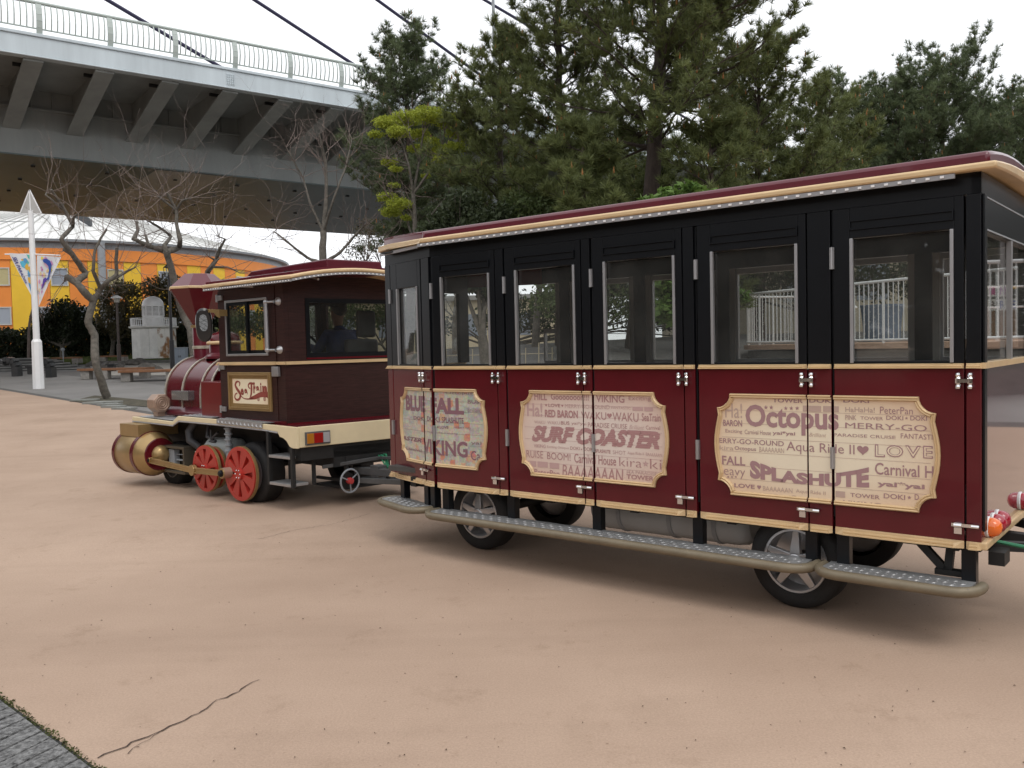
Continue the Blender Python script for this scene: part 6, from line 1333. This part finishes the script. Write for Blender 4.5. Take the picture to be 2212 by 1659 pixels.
for i in range(56):
    a = 2*math.pi*i/56
    if bal is None: o = MB().box(-.014, .014, -.014, .014, 0, 17*sc).build('baluster', WHITE, lh); bal = o.data; o.location = (RB*1.02, 0, zg)
    else: inst('baluster', bal, lh, (RB*1.02*math.cos(a), RB*1.02*math.sin(a), zg), (0, 0, a))
rd_ = 22*sc
MB().lathe([(rd_, zg), (rd_, zg+22*sc), (rd_*.95, zg+22*sc)], (0, 0, 0), n=28).build('drum', WHITE, lh, smooth=30)
lv = None
for k in range(7):
    z = zg+(23+k*2.7)*sc; MB().lathe([(rd_*.86, 0), (rd_*1.0, -.02), (rd_*1.0, .022), (rd_*.86, .04)], (0, 0, z), n=28).build('louvre', WHITE, lh, smooth=30)
MB().lathe([(rd_*.82, zg+22*sc), (rd_*.82, zg+42*sc)], (0, 0, 0), n=20).build('lantern_core', mat('lantern_dark', (.30, .29, .27), .8), lh)
for i in range(10): a = 2*math.pi*i/10; MB().box(-.03, .03, -.02, .02, 0, 20*sc).build('mullion', WHITE, lh).location = (rd_*math.cos(a), rd_*math.sin(a), zg+22*sc)
MB().lathe([(rd_*1.02, zg+42*sc), (rd_*1.02, zg+46*sc)]+[(rd_*math.cos(t), zg+46*sc+rd_*.86*math.sin(t)) for t in np.linspace(.0, 1.57, 8)], (0, 0, 0), n=28).build('dome', WHITE, lh, smooth=40)
# cabinet
cbq = at(392, 781, 45); cbq[2] = float(g(cbq[0], cbq[1])); cz = 36*45/FPX
cbx = MB().box(-.29, .29, -.2, .2, 0, cz).build('utility_cabinet', mat('cabinet_blue_grey', (.21, .245, .29), .5, var=.1)); cbx.location = cbq; tag(cbx, 'blue grey electrical cabinet right of the lighthouse', 'cabinet')
MB().box(-.006, .006, -.206, -.2, .02, cz-.04).box(-.31, .31, -.22, .22, cz, cz+.03).build('door_seam_and_cap', GREYM, cbx); MB().box(-.05, -.03, -.215, -.2, cz*.42, cz*.55).box(.03, .05, -.215, -.2, cz*.42, cz*.55).build('handle', DARK, cbx)
# ------------------------------------------------------------------ benches
def bench(px, py, rz, w, d, label, seat_h=.42, Y=None):
    P = ongr(px, py) if Y is None else np.array([*xy(px, Y), float(g(*xy(px, Y)))]); t = thing('bench', label, 'bench', P, rz, 'wooden benches on concrete feet')
    nb = 4
    for k in range(nb): MB().box(-w/2, w/2, -d/2+k*d/nb, -d/2+(k+1)*d/nb-.014, seat_h-.09, seat_h).build('seat_board', BENCHW, t, bevel=.006)
    for x, y in ((-w*.40, -d*.22), (-w*.12 if w > 2.3 else w*.38, -d*.30), (w*.40, d*.1)): MB().box(x-.17, x+.17, y-.15, y+.15, 0, seat_h-.092).build('foot', CONC, t, bevel=.015)
bench(252, 818, R_(-4), 2.75, .75, 'wooden bench half behind the leaning tree trunk'); bench(330, 823, R_(2), 2.1, 1.0, 'wooden bench beside the boiler, nearest to the train')
bench(144, 0, R_(0), 1.5, .5, 'short wooden bench on the lawn left of the leaning tree', Y=48); bench(246, 0, R_(0), 1.35, .5, 'short wooden bench on the lawn behind the brown lamp post', Y=49)
# black curved bollards and boxes
def arch_rail(px, Y, label, s=1):
    P = np.array([*xy(px, Y), float(g(*xy(px, Y)))]); o = MB(); pts = [(.25*s, 0), (.25*s, .42), (.20*s, .56), (.08*s, .66), (-.10*s, .70), (-.24*s, .66), (-.30*s, .54)]
    for (a, b), (c, d) in zip(pts, pts[1:]): o.bar((a, 0, b), (c, 0, d), .40, .20 if b < .4 else .12, up=(0, 1, 0)) if False else o.bar((a, 0, b), (c, 0, d), .26, .40, up=(0, 1, 0))
    m = o.build('curved_bollard', mat('bollard_black', (.02, .021, .022), .45, coat=.2), smooth=40); m.location = P; tag(m, label, 'bollard', 'black curved bollards before the steps')
arch_rail(22, 37.5, 'black curved bollard left of the white pennant pole'); arch_rail(95, 36, 'black curved bollard half behind the white pennant pole')
for px, Y, lb in ((67, 39, 'black box bollard between the two curved bollards'), (240, 39.5, 'black box bollard behind the wooden bench')):
    P = np.array([*xy(px, Y), float(g(*xy(px, Y)))]); o = MB().box(-.14, .14, -.14, .14, 0, .30).box(-.20, .20, -.2, .2, .30, .36).build('box_bollard', MATS['bollard_black'], bevel=.01); o.location = P; tag(o, lb, 'bollard', 'black box bollards')
P0 = np.array([*xy(30, 36.4), float(g(*xy(30, 36.4)))]); 
# tree pit with flat stones
tp_ = ongr(228, 862)
pit = sheet('tree_pit', [ongr(150, 868)[:2], ongr(330, 884)[:2]+np.array([.4, 0]), ongr(345, 868)[:2], ongr(205, 855)[:2]], mat('soil', (.085, .075, .05), .95, var=.5, vscale=5, bump=.5), .012, n=10)
for i, (x, y, w) in enumerate(((184, 866, .75), (206, 872, .6), (232, 870.5, .8), (238, 875.5, .62), (247, 880, .6), (270, 884, .6))):
    q = ongr(x, y); o = MB().prism([(-w/2, -.12), (w*.45, -.16), (w/2, .08), (w*.1, .14), (-w*.4, .1)], (0, 0, -.01), (1, 0, 0), (0, 1, 0), (0, 0, .06)).build('flat_stone', mat('pale_flat_stone', (.25, .255, .235), .85, var=.2, vscale=4), bevel=.01); o.location = q; o.rotation_euler = (0, 0, R_(5-4*i)); tag(o, ['flat pale stone left of the leaning tree root', 'flat pale stone below the leaning tree root', 'longest flat pale stone right of the tree root', 'flat stone under the longest pale stone', 'flat stone second from the rose gold lamp', 'flat stone next to the rose gold lamp'][i], 'stone', 'flat stones in the tree pit')
# ------------------------------------------------------------------ pennant pole
pq = ongr(84, 840); pY = pq[1]; top_ = at(70, 455, pY); pole = thing('pennant_pole', 'white street pole with thicker foot, cross arms and triangular glass top', 'pole', pq)
zt = top_[2]-pq[2]; zs = zat(80, 733, pY)-pq[2]
MB().tube([(0, 0, 0), (0, 0, zs-.08), (0, 0, zs)], [.185, .165, .12], 4+4).build('foot', WHITE, pole, smooth=20); MB().tube([(0, 0, zs), (0, 0, zt)], [.105, .085], 14).build('shaft', WHITE, pole, smooth=60)
ARM = zat(80, 549, pY)-pq[2]; 
for s_ in (-1, 1): MB().cyl((.06*s_, 0, ARM), (.92*s_, 0, ARM+(.02 if s_ < 0 else -.06)), .022, n=8).build('cross_arm', WHITE, pole)
tt = zat(70, 410, pY)-pq[2]; tb2 = zat(70, 462, pY)-pq[2]; hw2 = .36
for a, b in (((-hw2, tb2), (0, tt)), ((0, tt), (hw2, tb2)), ((-hw2, tb2), (hw2, tb2)), ((0, tb2), (0, tt))): MB().bar((a[0], 0, a[1]), (b[0], 0, b[1]), .03, .03, up=(0, 1, 0)).build('top_frame', WHITE, pole)
MB().prism([(-hw2*.95, tb2+.02), (hw2*.95, tb2+.02), (0, tt-.03)], (0, -.006, 0), (1, 0, 0), (0, 0, 1), (0, .012, 0)).build('top_panel', mat('frosted_panel', (.42, .41, .39), .4), pole)
MB().cyl((-.2, 0, tb2-.25), (-2.6, .3, tb2-.15), .012, n=6).build('wire', GREYM, pole)
# pennants
def pennant(pxs, label, art):
    A, B, C_ = [at(x, y, pY)-np.array([0, .03, 0]) for x, y in pxs]; o0 = A; n = 14; vs, fs = [], []
    e1, e2 = B-A, C_-A
    def P(u, v): # v along to the tip
        w = A+e1*u*(1-v)+(C_-A)*v; w = w+np.array([0, -.04*math.sin(u*5+v*4)*(1-v), 0]); return w-o0
    for j in range(n+1):
        for i in range(n+1): vs.append(tuple(P(i/n, j/n)))
    fs = [(j*(n+1)+i, j*(n+1)+i+1, (j+1)*(n+1)+i+1, (j+1)*(n+1)+i) for j in range(n) for i in range(n)]
    cl_ = MB().add(vs, fs).build('pennant', mat('pennant_white', (.70, .70, .72), .8), smooth=60); cl_.location = o0; tag(cl_, label, 'pennant', 'pennants on the white pole')
    def patch(poly, c, k, dy=.006):
        q = [tuple(np.array(P(u, v))+np.array([0, -dy-.0008*k, 0])) for u, v in poly]; MB().add(q, [tuple(range(len(q)))]).build('printed_patch', mat('pennant_%02x%02x%02x' % tuple(int(255*t) for t in c), c, .8), cl_)
    art(patch, P, cl_)
def art_left(patch, P, o):
    r = random.Random(5); cols = [(.10, .30, .55), (.12, .50, .42), (.70, .42, .06), (.35, .55, .12), (.10, .45, .62)]
    for k in range(22):
        u, v = r.uniform(.42, .95), r.uniform(.02, .86)
        s_ = r.uniform(.06, .17); patch([(max(.36, min(1, u+s_*math.cos(t+r.uniform(-.3, .3)))), max(0, min(.97, v+s_*.6*math.sin(t)))) for t in np.linspace(0, 6.28, 6)[:-1]], r.choice(cols), k)
    v_, f_ = text('SEA PARADISE', .03)
    Lq = [tuple(np.array(P(.10+.16*q[1]*(1.15), .06+.60*q[0]))+np.array([0, -.03, 0])) for q in np.stack([v_[:, 0], v_[:, 1]], 1)]
    Lq = [tuple(np.array(P(.10+.20*(1-0)*(q[1])+.02*0, .08+.56*q[0]))+np.array([0, -.03, 0])) for q in v_]
    MB().add(Lq, f_).build('lettering', mat('pennant_navy', (.05, .05, .22), .8), o)
def art_right(patch, P, o):
    r = random.Random(8); cols = [(.55, .16, .40), (.70, .42, .55), (.72, .60, .12), (.62, .30, .50), (.75, .55, .30)]
    for k in range(26):
        u, v = r.uniform(.06, .9), r.uniform(.03, .86); s_ = r.uniform(.05, .15); patch([(max(.02, min(.98, u+s_*math.cos(t+r.uniform(-.4, .4)))), max(.01, min(.97, v+s_*.55*math.sin(t)))) for t in np.linspace(0, 6.28, 5)[:-1]], r.choice(cols), k)
    dol = [(.30, .08), (.45, .05), (.62, .09), (.74, .17), (.80, .28), (.84, .40), (.92, .46), (.80, .47), (.68, .47), (.74, .40), (.68, .28), (.60, .20), (.48, .15), (.36, .13)]
    patch(dol, (.03, .08, .36), 40, .01); patch([(.45, .45), (.62, .42), (.78, .47), (.66, .52), (.58, .60), (.40, .68), (.46, .58)], (.10, .05, .32), 41, .01)
pennant([(20, 547), (71.5, 550), (75, 650)], 'white triangular pennant with blue and green shapes and vertical lettering', art_left); pennant([(81, 552), (132, 555), (85, 662)], 'white triangular pennant with pink shapes and a leaping dolphin', art_right)
# lamp posts
def lamp(px, py, ytop, Y, m, label, kind_):
    P = at(px, py, Y); P[2] = float(g(P[0], P[1])); h = zat(px, ytop, Y)-P[2]; t = thing('street_lamp', label, 'street lamp', P); k = h/5
    MB().tube([(0, 0, 0), (0, 0, h*.30), (0, 0, h*.305), (0, 0, h*.92)], [.10, .10, .062, .055], 10).build('post', m, t, smooth=40)
    if kind_ == 'box':
        for x, y in ((-.16, -.16), (.16, -.16), (.16, .16), (-.16, .16)): MB().bar((x*.8, y*.8, h*.90), (x, y, h*.985), .025, .025).build('lantern_bar', m, t)
        MB().lathe([(.24, 0), (.20, .04), (.03, .2), (0, .21)], (0, 0, h*.985), n=4, ph=R_(45)).build('lantern_cap', m, t); MB().lathe([(.17, 0), (.14, -.02), (0, -.02)], (0, 0, h*.90), n=4, ph=R_(45)).build('lantern_base', m, t)
        MB().lathe([(.12, h*.905), (.145, h*.98)], (0, 0, 0), n=4, ph=R_(45)).build('lantern_glass', GLASS, t)
    else:
        MB().lathe([(.30, 0), (.26, .06), (.06, .16), (0, .17)], (0, 0, h*.97), n=16).build('lantern_cap', WHITE, t, smooth=30); MB().lathe([(.12, h*.91), (.16, h*.97)], (0, 0, 0), n=12).build('lantern_glass', mat('lamp_glass', (.4, .38, .34), .3), t)
lamp(373, 800, 575, 38, mat('lamp_black', (.014, .014, .016), .4), 'black lamp post with box lantern right of the lighthouse', 'box'); lamp(258, 785, 640, 46, mat('lamp_brown', (.07, .05, .042), .5), 'brown lamp post with pale cap left of the lighthouse', 'cap')
P = at(135, 786, 46); P[2] = float(g(P[0], P[1])); o = MB().cyl((0, 0, 0), (0, 0, .8), .03, n=8).ell((0, 0, .86), (.11, .08, .09), 10, 6).build('garden_spotlight', GREYM, smooth=50); o.location = (*xy(136, 47.3), float(g(*xy(136, 47.3)))); tag(o, 'small grey garden spotlight on a stake at the lawn edge', 'spotlight')

# ------------------------------------------------------------------ raised terrace with white railing, beyond the carriage
TZ = 1.50; ta_, tb_ = at(1640, 740, 19.2)[:2], at(2075, 740, 14.6)[:2]; te = (tb_-ta_)/np.linalg.norm(tb_-ta_); tn = np.array([-te[1], te[0]])
if tn[1] < 0: tn = -tn
cen = ta_+tn*1.5
edge_ = [cen+1.5*(-tn*math.sin(a)-te*math.cos(a))*1 for a in np.linspace(-1.2, math.pi/2, 12)]
front = edge_+[ta_+te*d for d in np.linspace(.7, 13, 15)]
ter = thing('raised_terrace', 'raised salmon floored terrace with grey stone wall behind the carriage', 'terrace', (*ta_, 0)); tl = np.array([*ta_, 0])
poly = [tuple(q-ta_) for q in front]+[tuple(front[-1]+tn*12-ta_), tuple(front[0]+tn*12-ta_)]
MB().prism(poly, (0, 0, TZ-.10), (1, 0, 0), (0, 1, 0), (0, 0, .10)).build('floor', mat('terrace_salmon', (.48, .31, .22), .8, var=.1), ter)
inset = [tuple(np.array(p)+tn*.12) for p in poly]
MB().prism(inset, (0, 0, .2), (1, 0, 0), (0, 1, 0), (0, 0, TZ-.13-.2)).build('wall', mat('terrace_wall', (.17, .165, .155), .9, var=.35, vscale=2, bump=.4, bscale=14), ter)
rl = thing('terrace_railing', 'white curved railing hung with fairy lights on the raised terrace', 'railing', (*ta_, TZ)); 
pathR = [np.array([*(q+tn*.10-ta_), 0]) for q in front]
for z, r in ((1.14, .028), (.06, .022)): MB().tube([p+np.array([0, 0, z]) for p in pathR], r, 8).build('rail', WHITE, rl, smooth=60)
seg = [0]; 
for a, b in zip(pathR, pathR[1:]): seg.append(seg[-1]+np.linalg.norm(b-a))
def along(s_):
    for i in range(len(seg)-1):
        if s_ <= seg[i+1]: return pathR[i]+(pathR[i+1]-pathR[i])*((s_-seg[i])/(seg[i+1]-seg[i]))
    return pathR[-1]
bme = None; fl = MB(); N_b = int(seg[-1]/.115)
for i in range(N_b):
    p = along(i*.115)
    if i % 10 == 5: MB().cyl((p[0], p[1], -.02), (p[0], p[1], 1.13), .026, n=8).build('post', WHITE, rl); continue
    if bme is None: o = MB().cyl((0, 0, .06), (0, 0, 1.13), .009, n=6).build('baluster', WHITE, rl); bme = o.data; o.location = p
    else: inst('baluster', bme, rl, tuple(p))
    for k in range(6): fl.box(p[0]+.012, p[0]+.026, p[1]-.014, p[1], k*.18+.12+(i % 3)*.05, k*.18+.135+(i % 3)*.05)
kind(fl.build('fairy_lights', mat('fairy_bulbs', (.5, .5, .48), .3), rl), 'stuff')
rl2 = thing('terrace_railing', 'lower straight white railing across the back of the terrace', 'railing', (*(ta_+tn*4.5+te*.6), TZ))
for z in (1.0, .62, .06): MB().cyl((0, 0, z), (*(te*9.5), z), .02, n=6).build('rail', WHITE, rl2)
for i in range(60): q = te*(i*.16); inst('baluster', bme, rl2, (q[0], q[1], 0), scale=(1, 1, .55 if i % 9 else .95))
# lamp with a warm bulb on the back railing
lq = at(1842, 665, 21.0); o = MB().cyl((0, 0, -(lq[2]-TZ)), (0, 0, 0), .02, n=6).lathe([(.02, .10), (.10, .02), (.11, 0)], (0, 0, 0), n=12).build('garden_lamp', WHITE, smooth=40); o.location = lq; tag(o, 'small white shaded lamp with a glowing bulb behind the railing', 'lamp')
em = mat('warm_bulb', (1, .7, .35), .5); nodes(em)[2].inputs['Emission Color'].default_value = (1, .55, .2, 1); nodes(em)[2].inputs['Emission Strength'].default_value = 2.5
MB().ell((0, 0, -.02), .05, 10, 6).build('bulb', em, o, smooth=60)
# blue grey water tank and low cream building
wq = at(1905, 690, 22.0); wq[2] = TZ; o = MB().lathe([(.42, 0), (.46, .5), (.50, .85), (.52, .86), (.52, .92), (0, .94)], (0, 0, 0), n=24).build('water_butt', mat('butt_blue', (.17, .23, .32), .55, var=.15), smooth=40); o.location = wq; tag(o, 'blue grey tub standing behind the terrace railing', 'tub')
def low_building(px, Y, w, d, h, label, col):
    q = at(px, 700, Y); z = float(g(q[0], q[1])); t = thing('low_building', label, 'building', (q[0], q[1], z)); MB().box(-w/2, w/2, 0, d, 0, h).build('wall', mat('wall_'+label[:6], col, .8, var=.08), t); MB().box(-w/2-.3, w/2+.3, -.3, d+.3, h, h+.25).build('roof', mat('roof_flat', (.33, .32, .30), .7), t)
    for x in np.arange(-w/2+1, w/2-1, 2.4): MB().box(x, x+1.1, -.03, .02, h*.35, h*.75).build('window', BLUEG, t)
low_building(960, 48, 14, 5, 3.0, 'cream low building seen through the front carriage windows', (.62, .52, .36)); low_building(1990, 30, 16, 5, 3.2, 'beige low building behind the terrace', (.50, .44, .34))
low_building(730, 60, 10, 5, 3.2, 'white low building seen through the cab rear window', (.72, .72, .70))
# stall with yellow frame at the right edge
sq = at(2150, 700, 17.0); stz = TZ; stall = thing('game_stall', 'brown wooden stall with yellow posts and hanging letter cards, seen through the rear window', 'stall', (sq[0], sq[1], stz))
YP = mat('yellow_post', (.62, .38, .03), .5); BW = mat('stall_brown', (.24, .13, .065), .6, var=.2)
for x, y in ((-.35, 0), (1.3, 0), (3.0, 0)): MB().box(x-.05, x+.05, y-.05, y+.05, 0, 2.6).build('post', YP, stall)
MB().box(-.45, 3.2, -.06, .06, 1.75, 1.95).build('beam', mat('stall_beam', (.45, .22, .10), .6), stall); MB().box(-.4, 3.2, .0, .5, 0, .75).build('counter', BW, stall); MB().box(-.4, 3.2, 1.4, 1.5, 0, 2.4).build('back_wall', mat('stall_back', (.11, .10, .095), .8), stall); MB().box(-.6, 3.4, -.5, 1.7, 2.6, 2.72).build('roof', BW, stall); MB().box(-.4, 3.2, -.02, .04, .98, 1.03).build('rail', YP, stall)
cards = [('S', -.28, .95, (.55, .05, .12)), ('I', -.10, .95, (.45, .08, .25)), ('N', .10, .95, (.30, .10, .35)), ('B', -.10, .68, (.10, .08, .08)), ('R', .10, .68, (.08, .12, .35)), ('E', .30, .68, (.12, .16, .40)), ('G', 1.0, .70, (.55, .05, .05)), ('A', 1.2, .70, (.05, .30, .25)), ('M', 1.4, .70, (.20, .20, .20)), ('E', 1.6, .70, (.1, .3, .2))][:6]
for ch2, x, z, c in cards:
    cd = MB().box(x-.085, x+.085, -.075, -.068, z-.11, z+.11).build('letter_card', mat('card_white', (.72, .72, .70), .7), stall); v, f = text(ch2, .03); MB().add([(x-.055+q[0]*.11, -.0765, z-.075+q[1]*.15) for q in v], f).build('letter', mat('card_ink_%d' % (c[0]*100+c[2]*10), c, .6), cd)
# stakes in the planting bed
fr = thing('plant_stakes', 'row of thin pale stakes tied as a low frame beside the small dark tree', 'stakes', base_at(960, 18.5)); 
for i in range(9): MB().cyl((i*.28, 0, 0), (i*.28+.02, 0, .75+.1*(i % 2)), .012, n=5).build('stake', mat('bamboo', (.42, .36, .25), .7), fr)
for z in (.35, .62): MB().cyl((-.05, 0, z), (2.3, 0, z), .008, n=4).build('tie_bar', MATS['bamboo'], fr)
bedp = [at(880, 740, 16.5)[:2], at(1120, 740, 15.2)[:2], at(1500, 740, 22)[:2], at(850, 740, 23)[:2]]
# leaves and grit lying about on the road, each a tiny flake
fv, ff = [], []
for i in range(230):
    x, y = rnd.uniform(0, 2212), rnd.uniform(930, 1659); q = ongr(x, y); s_ = rnd.uniform(.003, .008); a = rnd.random()*6.28; o = len(fv)
    fv += [(q[0]+s_*math.cos(a), q[1]+s_*math.sin(a), q[2]+.004), (q[0]+s_*.5*math.cos(a+1.7), q[1]+s_*.5*math.sin(a+1.7), q[2]+.008), (q[0]-s_*math.cos(a), q[1]-s_*math.sin(a), q[2]+.004), (q[0]+s_*.5*math.cos(a-1.7), q[1]+s_*.5*math.sin(a-1.7), q[2]+.005)]; ff.append((o, o+1, o+2, o+3))
kind(tag(MB().add(fv, ff).build('road_litter', mat('dry_leaf', (.10, .065, .04), .9)), 'tiny dry leaf flakes and grit scattered over the salmon road', 'leaf litter'), 'stuff')
print('faces in pines', NF)

# ------------------------------------------------------------------ unseen tree belts added out of frame, to darken reflections and the train side
def belt(label, pts, r0, n):
    P = []
    for (x, y, h) in pts:
        z = float(g(x, y)); c = [(x+rng.normal()*1.2, y+rng.normal()*1.2, z+h*f, r0*(1.1-.45*f), .9) for f in (.22, .42, .62, .85)]
        P.append(blob_points(c, n))
    V, F = leaves(np.concatenate(P), 1.3); o = obj('wood', npmesh('wood', V, F), leafmat('belt_leaves', (.05, .06, .028), (.02, .026, .014), .6)); kind(o, 'stuff'); tag(o, label, 'wood')
belt('unseen dark belt of trees added at the far left, to be mirrored in the windows', [(-19, 9, 7.5), (-21, 4.5, 8), (-19.5, 0, 7), (-22, -4, 8.5), (-20, -8.5, 7.5), (-18, -13, 8), (-25, 13.5, 8), (-28, 18.5, 8), (-23, 11, 7), (-14, -17, 7.5), (-9, -20, 8), (-4, -22, 7)], 2.9, 2600)
belt('unseen dark belt of trees added beyond the terrace, for the rear end to mirror', [(22, 24, 7), (27, 27, 8), (31, 22, 8), (34, 17, 7.5), (26, 31, 8.5)], 3.0, 2400)
belt('unseen dark belt of trees added behind the camera at the right, for dark reflections', [(19, 1, 7.5), (21, -3.5, 8), (19, -8, 7.5), (17, -13, 8), (12, -18, 8), (6, -22, 8), (22, 5, 7)], 2.9, 2200)
